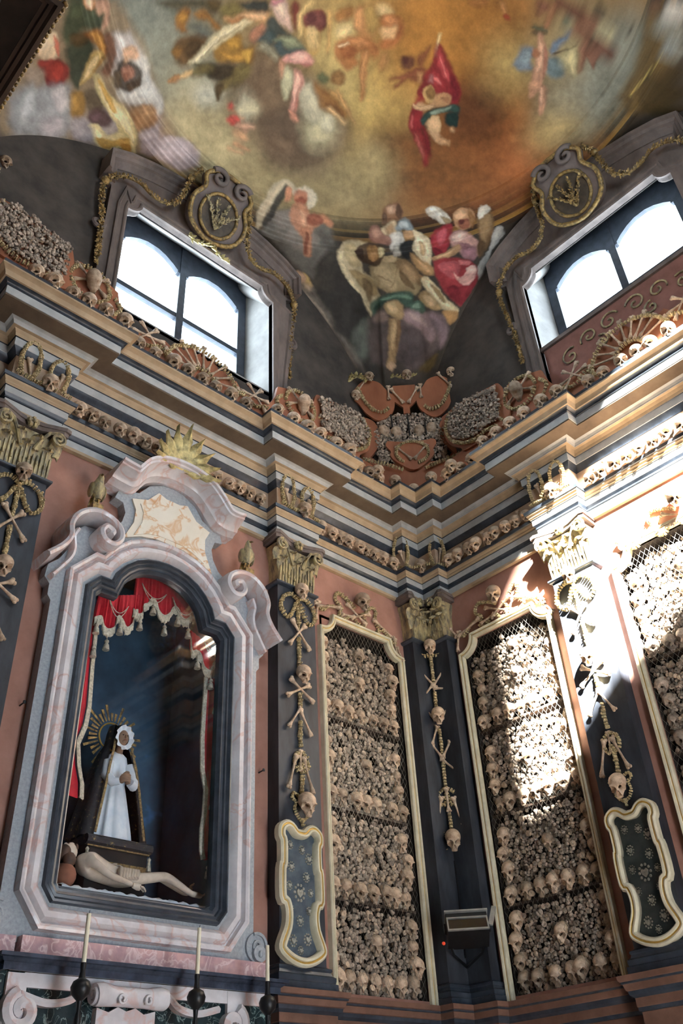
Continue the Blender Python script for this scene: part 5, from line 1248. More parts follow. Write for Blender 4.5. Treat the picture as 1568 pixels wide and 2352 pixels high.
# ------------------------------------------------------------------ skulls standing along the frieze and the cornice
def runs(e, inset):
    """stretches of the room path offset by e, per wall in distance from the corner: (u0, u1, extra out)"""
    return [(CP+e, PIL[0][0]-e, 0.0), (PIL[0][0]-e, PIL[0][1]+e, PD), (PIL[0][1]+e, PIL[1][0]-e, 0.0), (PIL[1][0]-e, PIL[1][1]+e, PD)]
def skull_row(wall, level, z, e, pitch_, us, side, grp, s0, skip=()):
    k = 0
    for (u0, u1, ex) in us:
        n = max(1, int((u1-u0)/pitch_))
        for i in range(n):
            u = u0+(u1-u0)*(i+0.5)/n+random.uniform(-0.012, 0.012)
            if any(a < u < b for a, b in skip): continue
            k += 1; s = s0*random.uniform(0.9, 1.1)
            yw = random.uniform(-30, 30)+(-8 if wall == 'L' else 10)
            top_skull('%s skull from the corner %s of the %s wall' % (ORD[k-1] if k <= 30 else str(k), level, side), wall, HU(wall, u), e+ex, z, yw, s, grp, pitchd=random.uniform(18, 38))
fr_runs = [(CP+0.06, PIL[0][0]-0.09, 0.0), (PIL[0][1]+0.09, PIL[1][0]-0.09, 0.0)]
skull_row('L', 'in the frieze row', 6.892, 0.085, 0.128, [(CP+0.10, PIL[0][0]-0.10, 0.0), (PIL[0][1]+0.10, PIL[1][0]-0.1, 0.0)], 'left', 'skulls in the frieze of the left wall', 0.86, skip=[(3.18, 3.56)])
skull_row('R', 'in the frieze row', 6.892, 0.085, 0.128, [(CP+0.10, PIL[0][0]-0.10, 0.0), (PIL[0][1]+0.10, 3.45, 0.0)], 'right', 'skulls in the frieze of the right wall', 0.86)
e_ = 0.33
skull_row('L', 'on top of the cornice', 7.737, e_, 0.165, [(CP+0.42, PIL[0][0]-0.42, 0.0), (PIL[0][0]-0.34, PIL[0][1]+0.36, PD), (PIL[0][1]+0.48, PIL[1][0]-0.44, 0.0), (PIL[1][0]-0.34, 5.2, PD)], 'left', 'skulls along the cornice of the left wall', 0.95)
skull_row('R', 'on top of the cornice', 7.737, e_, 0.165, [(CP+0.42, PIL[0][0]-0.42, 0.0), (PIL[0][0]-0.34, PIL[0][1]+0.36, PD), (PIL[0][1]+0.48, 3.75, 0.0)], 'right', 'skulls along the cornice of the right wall', 0.95)
for i, (h, o) in enumerate([(-0.22, 0.80), (0.0, 0.62), (0.2, 0.82), (0.42, 1.02), (-0.42, 1.0)]):
    top_skull(['skull left of the inmost angle on the corner cornice', 'skull in the inmost angle on top of the corner cornice', 'skull right of the inmost angle on the corner cornice', 'outer right skull on top of the corner cornice', 'outer left skull on top of the corner cornice'][i], 'D', h, o, 7.737, [12, 0, -14, -30, 25][i], 0.95, 'skulls on the corner of the cornice')
# one skull on the frieze over each pilaster
for wl, h, lb in (('L', -1.98, 'skull on the frieze over the pilaster left of the corner'), ('L', -4.75, 'skull on the frieze over the pilaster at the left edge'), ('R', 1.95, 'skull on the frieze over the sunlit pilaster')):
    top_skull(lb, wl, h+0.06, PD+0.06, 6.892, -15 if wl == 'L' else 20, 1.0, 'skulls in the frieze over the pilasters')
top_skull('skull in the frieze angle above the corner pilaster', 'D', 0.0, 0.34, 6.892, 0, 0.95, 'skulls in the frieze over the pilasters')
print('single panel skulls', NSK[0])

# ================================================================== the marble niche on the left wall
def N(pts): return [(NC+x, z) for x, z in pts]
OPEN_R = [(0, 5.78), (0.10, 5.77), (0.20, 5.745), (0.30, 5.695), (0.39, 5.615), (0.46, 5.52), (0.49, 5.43), (0.60, 5.43), (0.70, 5.32), (0.70, 3.13), (0.63, 3.04), (0, 3.04)]
SLAB_R = [(0, 6.60), (0.10, 6.585), (0.24, 6.51), (0.33, 6.39), (0.52, 6.34), (0.55, 6.24), (0.47, 6.22), (0.44, 6.13), (0.46, 6.03), (0.52, 5.93), (0.62, 5.86), (0.78, 5.84), (0.87, 5.74), (0.88, 5.58),
          (0.94, 5.46), (1.02, 5.38), (1.03, 5.27), (0.985, 5.22), (0.985, 5.13), (0.955, 5.09), (0.955, 2.80), (0, 2.80)]
nt = T('niche_surround', 'carved pink and grey marble niche surround with scrolls and broken pediment', 'niche frame', 'L', NC, 0.1, 2.8)
for sg, nm in ((1, 'slab'), (-1, 'slab')):
    poly = [(NC+sg*x, z) for x, z in SLAB_R+list(reversed(OPEN_R))]
    nt.part(nm, MB().prism(poly if sg > 0 else poly[::-1], -0.10, 0.0), [GRANITE], smooth=0)
ring_path = N([(x, z) for x, z in reversed(OPEN_R)]+[(-x, z) for x, z in OPEN_R[1:-1]])   # counter-clockwise
nt.part('inner_frame', MB().sweep([(0.0, 0.05), (0.0, -0.07), (-0.02, -0.085), (-0.035, -0.125), (-0.06, -0.155), (-0.095, -0.155), (-0.112, -0.135), (-0.118, -0.115), (-0.13, -0.115), (-0.135, -0.16), (-0.152, -0.172), (-0.168, -0.165), (-0.172, -0.09)], ring_path, True), [PINKM], smooth=30)
nt.part('black_frame', MB().sweep([(-0.004, -0.09), (0.004, -0.135), (0.018, -0.14), (0.026, -0.125), (0.036, -0.115), (0.052, -0.12), (0.06, -0.105), (0.075, -0.10), (0.09, -0.105), (0.10, -0.085), (0.112, -0.075), (0.112, -0.02)], ring_path, True), [BLACK], smooth=25)
PT = [(-0.64, 6.41), (-0.52, 6.395), (-0.45, 6.40), (-0.41, 6.46), (-0.34, 6.56), (-0.22, 6.635), (-0.08, 6.67), (0.08, 6.67), (0.22, 6.635), (0.32, 6.56), (0.40, 6.47), (0.46, 6.41), (0.54, 6.395), (0.64, 6.41)]
nt.part('pediment', MB().sweep([(-0.075, 0.0), (-0.075, -0.12), (-0.06, -0.14), (-0.05, -0.19), (-0.025, -0.21), (-0.01, -0.25), (0.012, -0.29), (0.018, -0.32), (0.035, -0.325), (0.04, -0.35), (0.062, -0.355), (0.068, 0.0)], N(spl(PT, 4))), [PINKM], smooth=35)
SCR = [(1.10, 5.36), (1.0, 5.47), (0.945, 5.58), (0.955, 5.70), (0.90, 5.82), (0.78, 5.90), (0.65, 5.895), (0.55, 5.83), (0.53, 5.735), (0.585, 5.665), (0.665, 5.675), (0.70, 5.74), (0.665, 5.80), (0.61, 5.775), (0.62, 5.74)]
for sg in (1, -1):
    p = [(NC+sg*x, z) for x, z in spl(SCR, 5)]
    if sg < 0: p = p[::-1]
    nt.part('scroll', MB().sweep([(-0.03, 0.0), (-0.03, -0.22), (-0.022, -0.27), (0.0, -0.285), (0.02, -0.27), (0.028, -0.22), (0.03, 0.0)], p), [PINKM], smooth=40, label='white marble scroll on the shoulder of the niche')
    # second, thinner moulding inside the scroll
    q = [(NC+sg*x, z) for x, z in spl([(1.0, 5.26), (0.93, 5.37), (0.875, 5.47), (0.862, 5.56), (0.878, 5.66), (0.85, 5.74)], 5)]
    if sg < 0: q = q[::-1]
    nt.part('scroll_fillet', MB().sweep([(-0.02, 0.0), (-0.02, -0.16), (-0.008, -0.185), (0.01, -0.18), (0.02, -0.15), (0.022, 0.0)], q), [PINKM], smooth=40)
CAR = [(-0.40, 6.29), (-0.25, 6.345), (-0.15, 6.47), (-0.07, 6.44), (0.07, 6.44), (0.15, 6.47), (0.25, 6.345), (0.40, 6.29), (0.355, 6.19), (0.36, 6.06), (0.44, 5.87), (0.28, 5.95), (0.14, 5.985), (-0.14, 5.985), (-0.28, 5.95), (-0.44, 5.87), (-0.36, 6.06), (-0.355, 6.19)]
nt.part('cartouche_border', MB().prism(N(CAR), -0.118, -0.09), [YELM], smooth=0)
nt.part('cartouche', MB().prism(N([(x*0.80, 6.18+(z-6.18)*0.80) for x, z in CAR]), -0.126, -0.09), [marble('veined_yellow_marble', S(226, 220, 204), S(214, 180, 142), S(236, 230, 216), 4, 0.25, 0.05, 3.4)], smooth=0)
nt.part('plinth', MB().box(NC-0.80, NC+1.02, -0.16, 0.0, 2.70, 2.83).box(NC-1.3, NC-0.82, -0.12, 0, 2.70, 2.83), [BRECCIA], smooth=0)
for sg in (1, -1):
    D = MB().prism([(NC+sg*(0.98+x), 2.93+z) for x, z in arc(0, 0, 0.10, 0, 360, 20)[:-1]], -0.12, -0.02).prism([(NC+sg*(0.98+x), 2.89+z) for x, z in arc(0, 0, 0.055, 0, 360, 14)[:-1]], -0.15, -0.1)
    D.tube([(NC+sg*(0.98+x), -0.13, 2.94+z) for x, z in spiral(0, 0, 0.085, 1.3, 120, -1, 24)], 0.012, 6).ell((NC+sg*0.98, -0.155, 2.885), (0.018, 0.02, 0.024), 8, 6)
    nt.part('foot_volute', D, [GRANITE], smooth=30)
NGLASS = glassmat('niche_glass', 0.7, rough=0.03)
nt.part('glass', MB().add([(NC-0.69, -0.045, 3.05), (NC+0.69, -0.045, 3.05), (NC+0.69, -0.045, 5.32), (NC+0.49, -0.045, 5.5), (NC+0.25, -0.045, 5.74), (NC-0.25, -0.045, 5.74), (NC-0.49, -0.045, 5.5), (NC-0.69, -0.045, 5.32)], [tuple(range(8))]), [NGLASS], smooth=0)
def sky_backdrop():
    mt = mat('painted_night_sky', S(38, 56, 74), S(60, 90, 114), 2.2, 0.7, c3=S(80, 124, 180), lo=0.3, hi=0.6, detail=4)
    return mt
nb_ = MB().box(NC-0.80, NC+0.80, 0.82, 0.86, 2.95, 5.9).box(NC-0.80, NC-0.715, 0.0, 0.86, 2.95, 5.9).box(NC+0.715, NC+0.80, 0.0, 0.86, 2.95, 5.9).box(NC-0.8, NC+0.8, 0.0, 0.86, 5.84, 5.9).box(NC-0.8, NC+0.8, 0.0, 0.86, 2.95, 3.04)
nt.part('painted_recess', nb_, [sky_backdrop()], smooth=0, label='recess painted as a dark blue clouded sky')
# gilded leaf crest on the pediment
ct = T('leaf_crest', 'gilded spray of palm leaves crowning the niche pediment', 'ornament', 'L', NC-0.03, 0.3, 6.70)
for k in range(9):
    a = R(-80+20*k); L_ = 0.46-0.12*abs(k-4)/4; P = []
    for i in range(7):
        t_ = i/6; bx = math.sin(a)*L_*t_; bz = math.cos(a)*L_*t_-0.10*t_*t_*abs(math.sin(a)); y = -0.30-0.10*t_*t_
        wd = 0.055*math.sin(PI*min(1, 0.15+t_*0.85))*(1+0.25*math.sin(t_*22))
        nx, nz = math.cos(a), -math.sin(a)
        P.append([(NC-0.03+bx-nx*wd, y+0.012, 6.70+bz-nz*wd), (NC-0.03+bx, y-0.012, 6.70+bz), (NC-0.03+bx+nx*wd, y+0.012, 6.70+bz+nz*wd)])
    Q = [[(x, y+0.02, z) for x, y, z in r] for r in P]
    ct.part('leaf', MB().grid(P).grid(Q), [LEAF], smooth=50, fix=False)
# gilded birds on the scrolls
def bird(x, z, sg, lb):
    b = T('bird_figure', lb, 'bird figure', 'L', NC+x, 0.2, z, 'gilded birds on the niche scrolls')
    B = lambda m_: m_
    c = NC+x
    b.part('perch', MB().box(c-0.045, c+0.045, -0.25, -0.15, z, z+0.06), [GILTD], smooth=0)
    bd = MB().tube([(c-sg*0.01, -0.2, z+0.13), (c, -0.2, z+0.19), (c+sg*0.005, -0.205, z+0.25), (c, -0.21, z+0.30), (c-sg*0.005, -0.22, z+0.345), (c, -0.225, z+0.37)], [0.03, 0.062, 0.058, 0.036, 0.026, 0.016], 9)
    body = b.part('body', bd, [GILT], smooth=60)
    b.part('beak', MB().tube([(c, -0.235, z+0.352), (c+sg*0.005, -0.265, z+0.345), (c+sg*0.006, -0.285, z+0.33)], [0.012, 0.008, 0.002], 5), [GILTD], body)
    for s in (-1, 1):
        b.part('leg', MB().tube([(c+s*0.02, -0.2, z+0.055), (c+s*0.022, -0.195, z+0.10), (c+s*0.018, -0.2, z+0.14)], [0.008, 0.006, 0.014], 5), [GILTD])
        b.part('wing', MB().ell((c+s*0.055, -0.19, z+0.21), (0.018, 0.05, 0.075), 8, 6), [GILT])
    b.part('tail', MB().prism([(c-0.03, z+0.16), (c+0.03, z+0.16), (c+0.045, z+0.07), (c-0.045, z+0.07)], -0.16, -0.145), [GILTD])
bird(0.76, 5.925, 1, 'gilded bird standing on the right niche scroll'); bird(-0.76, 5.925, -1, 'gilded bird standing on the left niche scroll')

# ------------------------------------------------------------------ inside the niche
def folds(prof, n, amp, nf, cx, cy, a0=0, a1=360, sy=1.0, ph=0.0):
    """draped body: profile (r, z) with sine folds growing downward"""
    P = []
    for i in range(n+1):
        a = R(a0+(a1-a0)*i/n); row = []
        for k, (r, z) in enumerate(prof):
            f = 1+amp*(1-k/(len(prof)-1))*math.sin(nf*a+ph+k*0.12)
            row.append((cx+r*f*math.cos(a), cy+sy*r*f*math.sin(a), z))
        P.append(row)
    return P
mt_ = T('madonna_statue', 'statue in white dress and black gold-edged mantle, hands clasped, behind the glass', 'statue', 'L', NC, -0.40, 3.62)
cx, cy = NC-0.0, 0.40
mt_.part('dress', MB().grid(folds([(0.165, 3.625), (0.15, 3.72), (0.125, 3.85), (0.098, 3.98), (0.082, 4.05), (0.09, 4.12), (0.092, 4.2), (0.078, 4.27), (0.04, 4.305)], 60, 0.10, 11, cx, cy, sy=0.75)), [WHITEC], smooth=60, fix=False)
mt_.part('mantle', MB().grid(folds([(0.29, 3.62), (0.255, 3.8), (0.215, 3.98), (0.18, 4.15), (0.135, 4.28), (0.095, 4.36), (0.085, 4.45), (0.07, 4.52), (0.02, 4.55)], 50, 0.08, 9, cx, cy+0.03, -46, 226, 0.8)), [BLACKC], smooth=60, fix=False)
for sg in (1, -1):
    ed = [(cx+sg*x, cy-y, z) for x, y, z in ((0.20, 0.165, 3.63), (0.17, 0.15, 3.82), (0.14, 0.135, 4.0), (0.115, 0.115, 4.15), (0.085, 0.09, 4.28), (0.066, 0.07, 4.38))]
    mt_.part('gold_border', MB().tube(ed, 0.011, 6, flat=0.5), [mat('gold_braid', S(66, 56, 40), S(150, 128, 84), 60, 0.5, 0.3) if sg > 0 else bpy.data.materials['gold_braid']])
hd = MB().ell((cx, cy-0.05, 4.41), (0.048, 0.055, 0.066), 14, 10)
hd.ell((cx, cy-0.107, 4.405), (0.009, 0.012, 0.017), 8, 6).ell((cx, cy-0.095, 4.37), (0.02, 0.014, 0.012), 8, 5)
hd.tube([(cx, cy-0.02, 4.29), (cx, cy-0.03, 4.36)], 0.03, 10)
head = mt_.part('head', hd, [SKIND], smooth=70)
for sg in (1, -1):
    mt_.part('eye', MB().ell((cx+sg*0.019, cy-0.1, 4.418), (0.009, 0.006, 0.005), 8, 5), [HAIR], head)
mt_.part('mouth', MB().ell((cx, cy-0.106, 4.378), (0.014, 0.005, 0.004), 8, 5), [mat('dull_red_lips', S(120, 62, 54), S(136, 74, 64), 9)], head)
rf = MB()
rp_ = []
for k in range(61):
    a = 2*PI*k/60; f_k = math.sin(k*2*PI/6.0); row = []
    for q, rr in enumerate((0.050, 0.062, 0.074, 0.084)):
        row.append((cx+rr*math.cos(a)*0.92, cy-0.078+0.012*f_k*q/3-0.006*q, 4.402+rr*1.18*math.sin(a)))
    rp_.append(row)
rf.grid(rp_)
mt_.part('lace_ruff', rf, [WHITEC], smooth=60, fix=False)
hn = MB()
for sg in (1, -1):
    hn.ell((cx+sg*0.022, cy-0.155, 4.05), (0.024, 0.024, 0.034), 8, 6)
    for k in range(4):
        z = 4.028+0.015*k
        hn.tube([(cx+sg*0.036, cy-0.165, z), (cx+sg*0.012, cy-0.188, z+0.004), (cx-sg*0.014, cy-0.190, z+0.008), (cx-sg*0.032, cy-0.176, z+0.009)], [0.0085, 0.0085, 0.008, 0.006], 6)
    hn.tube([(cx+sg*0.02, cy-0.165, 4.085), (cx+sg*0.008, cy-0.185, 4.098), (cx-sg*0.008, cy-0.188, 4.10)], [0.009, 0.009, 0.006], 6)
mt_.part('clasped_hands', hn, [SKIND], smooth=60, label='clasped hands with interlaced fingers')
for sg in (1, -1):
    mt_.part('sleeve', MB().tube([(cx+sg*0.09, cy-0.04, 4.2), (cx+sg*0.115, cy-0.08, 4.08), (cx+sg*0.085, cy-0.135, 4.02), (cx+sg*0.05, cy-0.15, 4.035)], [0.045, 0.044, 0.036, 0.032], 10), [WHITEC], smooth=60)
hl = T('ray_halo', 'metal halo of radiating rays behind the statue head', 'halo', 'L', NC-0.02, -0.46, 4.3)
hl.part('ring', MB().tube([(NC-0.02+x, 0.48, 4.46+z) for x, z in arc(0, 0, 0.11, 0, 360, 28)[:-1]], 0.007, 6, True), [GOLDL])
for k in range(28):
    a = R(-60+300*k/27)
    L0, L1 = 0.13, (0.27 if k % 3 == 0 else 0.21)*random.uniform(0.9, 1.1)
    dx, dz = math.cos(a), math.sin(a); wd = 0.011
    hl.part('ray', MB().prism([(NC-0.02+dx*L0-dz*wd*0.5, 4.46+dz*L0+dx*wd*0.5), (NC-0.02+dx*L1-dz*wd, 4.46+dz*L1+dx*wd), (NC-0.02+dx*L1+dz*wd, 4.46+dz*L1-dx*wd), (NC-0.02+dx*L0+dz*wd*0.5, 4.46+dz*L0-dx*wd*0.5)], 0.48, 0.485), [GILTD], smooth=0)
# pedestal: dark brocade casket under the statue
cs = T('casket', 'dark brocade covered casket with gold fringe under the statue', 'casket', 'L', NC, -0.40, 3.04)
cs.part('body', MB().box(NC-0.24, NC+0.24, 0.24, 0.60, 3.04, 3.57), [mat('black_velvet', S(14, 13, 14), S(26, 24, 24), 8, 0.8)], smooth=0)
cs.part('upper_cushion', MB().tube([(NC-0.265, 0.235, 3.575), (NC+0.265, 0.235, 3.575)], 0.036, 10).box(NC-0.265, NC+0.265, 0.22, 0.62, 3.56, 3.61), [BLACKC])
cs.part('fringe', MB().box(NC-0.25, NC+0.25, 0.228, 0.238, 3.41, 3.445).box(NC-0.25, NC+0.25, 0.226, 0.238, 3.53, 3.545), [bpy.data.materials['gold_braid']], smooth=0)
for sg in (1, -1): cs.part('tassel', MB().lathe([(0.004, 0.10), (0.014, 0.085), (0.01, 0.07), (0.02, 0.0), (0.0, 0.0)], 8, 0, Matrix.Translation((NC+sg*0.25, 0.225, 3.42))), [SILV])

# lying figure: one skinned body, straw-coloured carved wood
def skinned(name, V, E, rad, mats, wall, off, sub=2, root=0):
    me = bpy.data.meshes.new(name); me.from_pydata([tuple(v) for v in V], E, []); o = bpy.data.objects.new(name+'_temp', me); COL.objects.link(o)
    sk = o.modifiers.new('skin', 'SKIN'); sk.use_smooth_shade = True
    if not me.skin_vertices: me.skin_vertices.new()
    for i, r in enumerate(rad):
        d = me.skin_vertices[0].data[i]; d.radius = (r, r) if not hasattr(r, '__len__') else r; d.use_root = (i == root)
    ss = o.modifiers.new('sub', 'SUBSURF'); ss.levels = sub; ss.render_levels = sub
    dg = bpy.context.evaluated_depsgraph_get(); ev = o.evaluated_get(dg)
    m2 = bpy.data.meshes.new_from_object(ev); m2.name = name
    bpy.data.objects.remove(o); setm(m2, mats)
    m2.polygons.foreach_set('use_smooth', [True]*len(m2.polygons))
    return m2
lt = T('lying_figure', 'pale carved figure lying on its back in a loincloth on a cloth-covered bier', 'figure', 'L', NC, -0.2, 3.24)
B0 = (NC, 0.20, 3.25)
V = [(0.03, 0.0, 0.075), (-0.09, 0.0, 0.10), (-0.21, 0.0, 0.135), (-0.285, 0.0, 0.165), (-0.335, 0.0, 0.185),      # pelvis, waist, chest, shoulders, neck 0-4
     (-0.255, -0.095, 0.135), (-0.15, -0.135, 0.06), (0.05, -0.115, 0.025),                                       # near arm 5-7
     (-0.25, 0.085, 0.15), (-0.15, 0.11, 0.09), (-0.06, 0.03, 0.155),                                              # far arm, hand on belly 8-10
     (0.06, -0.05, 0.075), (0.35, -0.062, 0.135), (0.57, -0.07, 0.04),                                            # near leg 11-13
     (0.06, 0.05, 0.08), (0.36, 0.055, 0.165), (0.58, 0.05, 0.075),                                                  # far leg 14-16
     (0.605, -0.06, 0.045), (0.665, -0.065, 0.035), (0.615, 0.045, 0.075), (0.645, 0.05, 0.125)]                   # feet 17-20
E_ = [(0, 1), (1, 2), (2, 3), (3, 4), (3, 5), (5, 6), (6, 7), (3, 8), (8, 9), (9, 10), (0, 11), (11, 12), (12, 13), (0, 14), (14, 15), (15, 16), (13, 17), (17, 18), (16, 19), (19, 20)]
rd_ = [(0.062, 0.085), (0.052, 0.075), (0.068, 0.10), (0.05, 0.085), 0.030, 0.034, 0.026, 0.016, 0.034, 0.026, 0.016, 0.046, 0.034, 0.021, 0.046, 0.034, 0.021, 0.024, 0.016, 0.024, 0.016]
bm_ = skinned('body', V, E_, rd_, SKIN, 'L', None)
bo = new('body', bm_, lt.e); bo.location = V3(B0)-V3(lt.off)
hb = MB().ell((-0.395, 0, 0.20), (0.058, 0.05, 0.062), 14, 10).ell((-0.425, 0.0, 0.245), (0.016, 0.011, 0.016), 8, 6).ell((-0.385, 0, 0.255), (0.022, 0.022, 0.012), 8, 6)
hb.v = [(x+B0[0], y+B0[1], z+B0[2]) for x, y, z in hb.v]
fh = lt.part('head', hb, [SKIN], smooth=70)
hr = MB().ell((-0.435, 0, 0.185), (0.055, 0.062, 0.062), 12, 8).ell((-0.355, 0, 0.235), (0.02, 0.036, 0.03), 10, 6).ell((-0.41, -0.05, 0.14), (0.05, 0.03, 0.05), 8, 6)
hr.v = [(x+B0[0], y+B0[1], z+B0[2]) for x, y, z in hr.v]
lt.part('hair_and_beard', hr, [HAIR], fh, smooth=70)
ey = MB()
for sg in (1, -1): ey.ell((B0[0]-0.415, B0[1]+sg*0.02, B0[2]+0.253), (0.006, 0.009, 0.005), 8, 5)
lt.part('closed_eyes', ey, [SKIND], fh)
def hand(c, d, n, s=1.0):
    """palm, four unequal bent fingers and a thumb from its side; d along the hand, n back of the hand"""
    d = V3(d).normalized(); n = V3(n).normalized(); w_ = d.cross(n); c = V3(c); mb = MB()
    mb.tube([c, c+d*0.03*s, c+d*0.05*s], [0.016*s, 0.022*s, 0.020*s], 8, flat=0.7)
    for k in range(4):
        b = c+d*0.045*s+w_*(0.0105*s*(k-1.5)); L_ = (0.040, 0.047, 0.043, 0.034)[k]*s
        mb.tube([b, b+d*L_*0.5, b+d*L_*0.85-n*0.008*s, b+d*L_-n*0.016*s], [0.0066*s, 0.0062*s, 0.0056*s, 0.004*s], 6)
    b = c+d*0.015*s-w_*0.018*s
    mb.tube([b, b-w_*0.012*s+d*0.015*s, b-w_*0.014*s+d*0.034*s], [0.008*s, 0.007*s, 0.005*s], 6)
    return mb
lt.part('hand', hand((NC+0.05, 0.085, 3.272), (1, -0.05, -0.12), (0, 0, 1), 1.15), [SKIN], smooth=60)
lt.part('hand', hand((NC-0.065, 0.228, 3.41), (0.8, -0.5, 0.05), (0, 0, 1), 1.1), [SKIN], smooth=60)
tz = MB()
for fx, fy, fz, ux, uz in ((0.668, -0.065, 0.04, 0.5, 0.6), (0.65, 0.05, 0.132, 0.45, 0.8)):
    for k in range(5):
        yy = fy-0.018+0.009*k; L_ = (0.022, 0.018, 0.017, 0.015, 0.013)[k]
        a = V3((NC+fx-0.006, 0.2+yy, 3.25+fz)); tz.tube([a, a+V3((ux, 0, uz))*L_], [0.0062, 0.0045], 6)
lt.part('toes', tz, [SKIN], smooth=60)
lc = MB()
for k in range(7):
    t_ = k/6; lc.tube([(NC-0.055+0.13*t_, 0.085, 3.30+0.02*t_), (NC-0.03+0.13*t_, 0.12, 3.375), (NC+0.0+0.12*t_, 0.2, 3.40-0.01*t_), (NC+0.02+0.11*t_, 0.28, 3.37)], [0.018, 0.02, 0.02, 0.018], 6)
lt.part('loincloth', lc, [SKIN], smooth=60)
br = T('bier', 'low maroon bier with gold scrolls and a white sheet under the lying figure', 'bier', 'L', NC, -0.2, 3.04)
br.part('base', MB().box(NC-0.50, NC+0.66, 0.08, 0.34, 3.04, 3.20), [MAROON], smooth=0)
P = []
for i in range(41):
    x = NC-0.48+1.14*i/40; P.append([(x, 0.068+0.01*math.sin(i*1.1), 3.168+0.012*math.sin(i*0.5)+0.008*math.sin(i*1.3)+0.004*math.sin(i*2.9)), (x, 0.072, 3.205+0.006*math.sin(i*2.1)), (x, 0.12, 3.222+0.008*math.sin(i*1.7)), (x, 0.22, 3.232), (x, 0.34, 3.232)])
br.part('sheet', MB().grid(P), [WHITEC], smooth=60, fix=False)
for k in range(4):
    c_ = NC-0.36+0.29*k
    br.part('gold_scroll', MB().tube([(x, 0.076, z) for x, z in spiral(c_, 3.12, 0.045, 1.2, 200, 1 if k % 2 else -1, 20)]+[(c_+0.08, 0.076, 3.10), (c_+0.16, 0.076, 3.12)], 0.005, 5), [GOLDP])
br.part('pillow', MB().ell((NC-0.42, 0.2, 3.29), (0.085, 0.11, 0.085), 14, 9), [mat('brown_pillow', S(120, 78, 62), S(146, 98, 78), 8, 0.8)], smooth=70)

# red drapery with silver fringe and tassels
cu = T('red_drapery', 'red velvet drapery with silver fringe and tassels inside the niche', 'drapery', 'L', NC, -0.12, 3.5)
def cloth(name, top, bot, y, waves=5, amp=0.012, parent=None):
    """cloth hanging between an upper and a lower line, gently pleated"""
    P = []; n = len(top)
    for i in range(n):
        row = []
        for k in range(7):
            t_ = k/6; x = top[i][0]*(1-t_)+bot[i][0]*t_; z = top[i][1]*(1-t_)+bot[i][1]*t_
            row.append((NC+x, y+amp*math.sin(i*waves*0.9+k*0.2)*(0.3+t_), z))
        P.append(row)
    Q = [[(x, yy+0.008, z) for x, yy, z in r] for r in P]
    return cu.part(name, MB().grid(P).grid(Q), [REDV], smooth=60, fix=False)
def fringe(name, line, y, h=0.075):
    P = [[(NC+x, y-0.008, z+0.008), (NC+x, y-0.014, z-h*0.4), (NC+x+0.004*math.sin(i*3), y-0.008, z-h*(0.9+0.12*math.sin(i*2.3)))] for i, (x, z) in enumerate(line)]
    Q = [[(a, b+0.012, c) for a, b, c in r] for r in P]
    return cu.part(name, MB().grid(P).grid(Q), [SILV], smooth=60, fix=False)
def tassel(x, z, y, s=1.0):
    return cu.part('tassel', MB().lathe([(0.003, 0.13), (0.004, 0.09), (0.016, 0.082), (0.018, 0.068), (0.010, 0.06), (0.020, 0.045), (0.028, 0.0), (0.0, 0.0)], 9, 0, Matrix.Translation((NC+x, y-0.02, z-0.13*s)) @ Matrix.Scale(s, 4)), [SILV], smooth=40)
seg = [[(-0.52, 5.16), (-0.46, 5.19), (-0.43, 5.12), (-0.39, 5.10), (-0.34, 5.14), (-0.33, 5.22), (-0.31, 5.25), (-0.27, 5.22), (-0.23, 5.17), (-0.18, 5.24), (-0.18, 5.34), (-0.15, 5.36)],
       [(-0.19, 5.36), (-0.14, 5.33), (-0.10, 5.36), (-0.10, 5.43), (-0.06, 5.46), (-0.03, 5.52), (0.02, 5.50), (0.05, 5.43), (0.10, 5.40), (0.15, 5.44), (0.19, 5.52), (0.24, 5.51), (0.27, 5.45), (0.33, 5.44), (0.37, 5.51), (0.40, 5.48)],
       [(0.38, 5.34), (0.40, 5.18), (0.44, 5.19), (0.49, 5.17), (0.53, 5.07), (0.59, 5.05), (0.62, 5.13), (0.66, 5.17), (0.70, 5.10)]]
for k, s_ in enumerate(seg):
    line = spl(s_, 4)
    tp = []
    for x, z in line:
        ax = min(abs(x), 0.66); tp.append((x*0.97, (5.72-0.62*ax*ax/0.66 if k == 1 else 5.62-0.25*(ax/0.66)-(0.1 if k == 2 else 0.05))))
    cloth('valance', tp, line, 0.055+0.006*k); fringe('fringe', line, 0.045+0.006*k)
for x, z in ((-0.40, 5.03), (-0.30, 5.20), (-0.13, 5.30), (-0.02, 5.48), (0.10, 5.33), (0.22, 5.46), (0.33, 5.38), (0.44, 5.13), (0.58, 4.99), (0.66, 5.10), (-0.50, 5.14)): tassel(x, z+0.01, 0.045)
for (x0, x1, zt, sag) in ((-0.42, -0.24, 5.38, 0.10), (-0.14, 0.10, 5.62, 0.09), (0.16, 0.40, 5.60, 0.12), (0.50, 0.66, 5.30, 0.06)):
    for q in (0.0, 0.04):
        cu.part('cord', MB().tube([(NC+x0+(x1-x0)*i/12, 0.035, zt+0.02*(-i/12)-(sag+q)*4*(i/12)*(1-i/12)) for i in range(13)], 0.004, 5), [SILV])
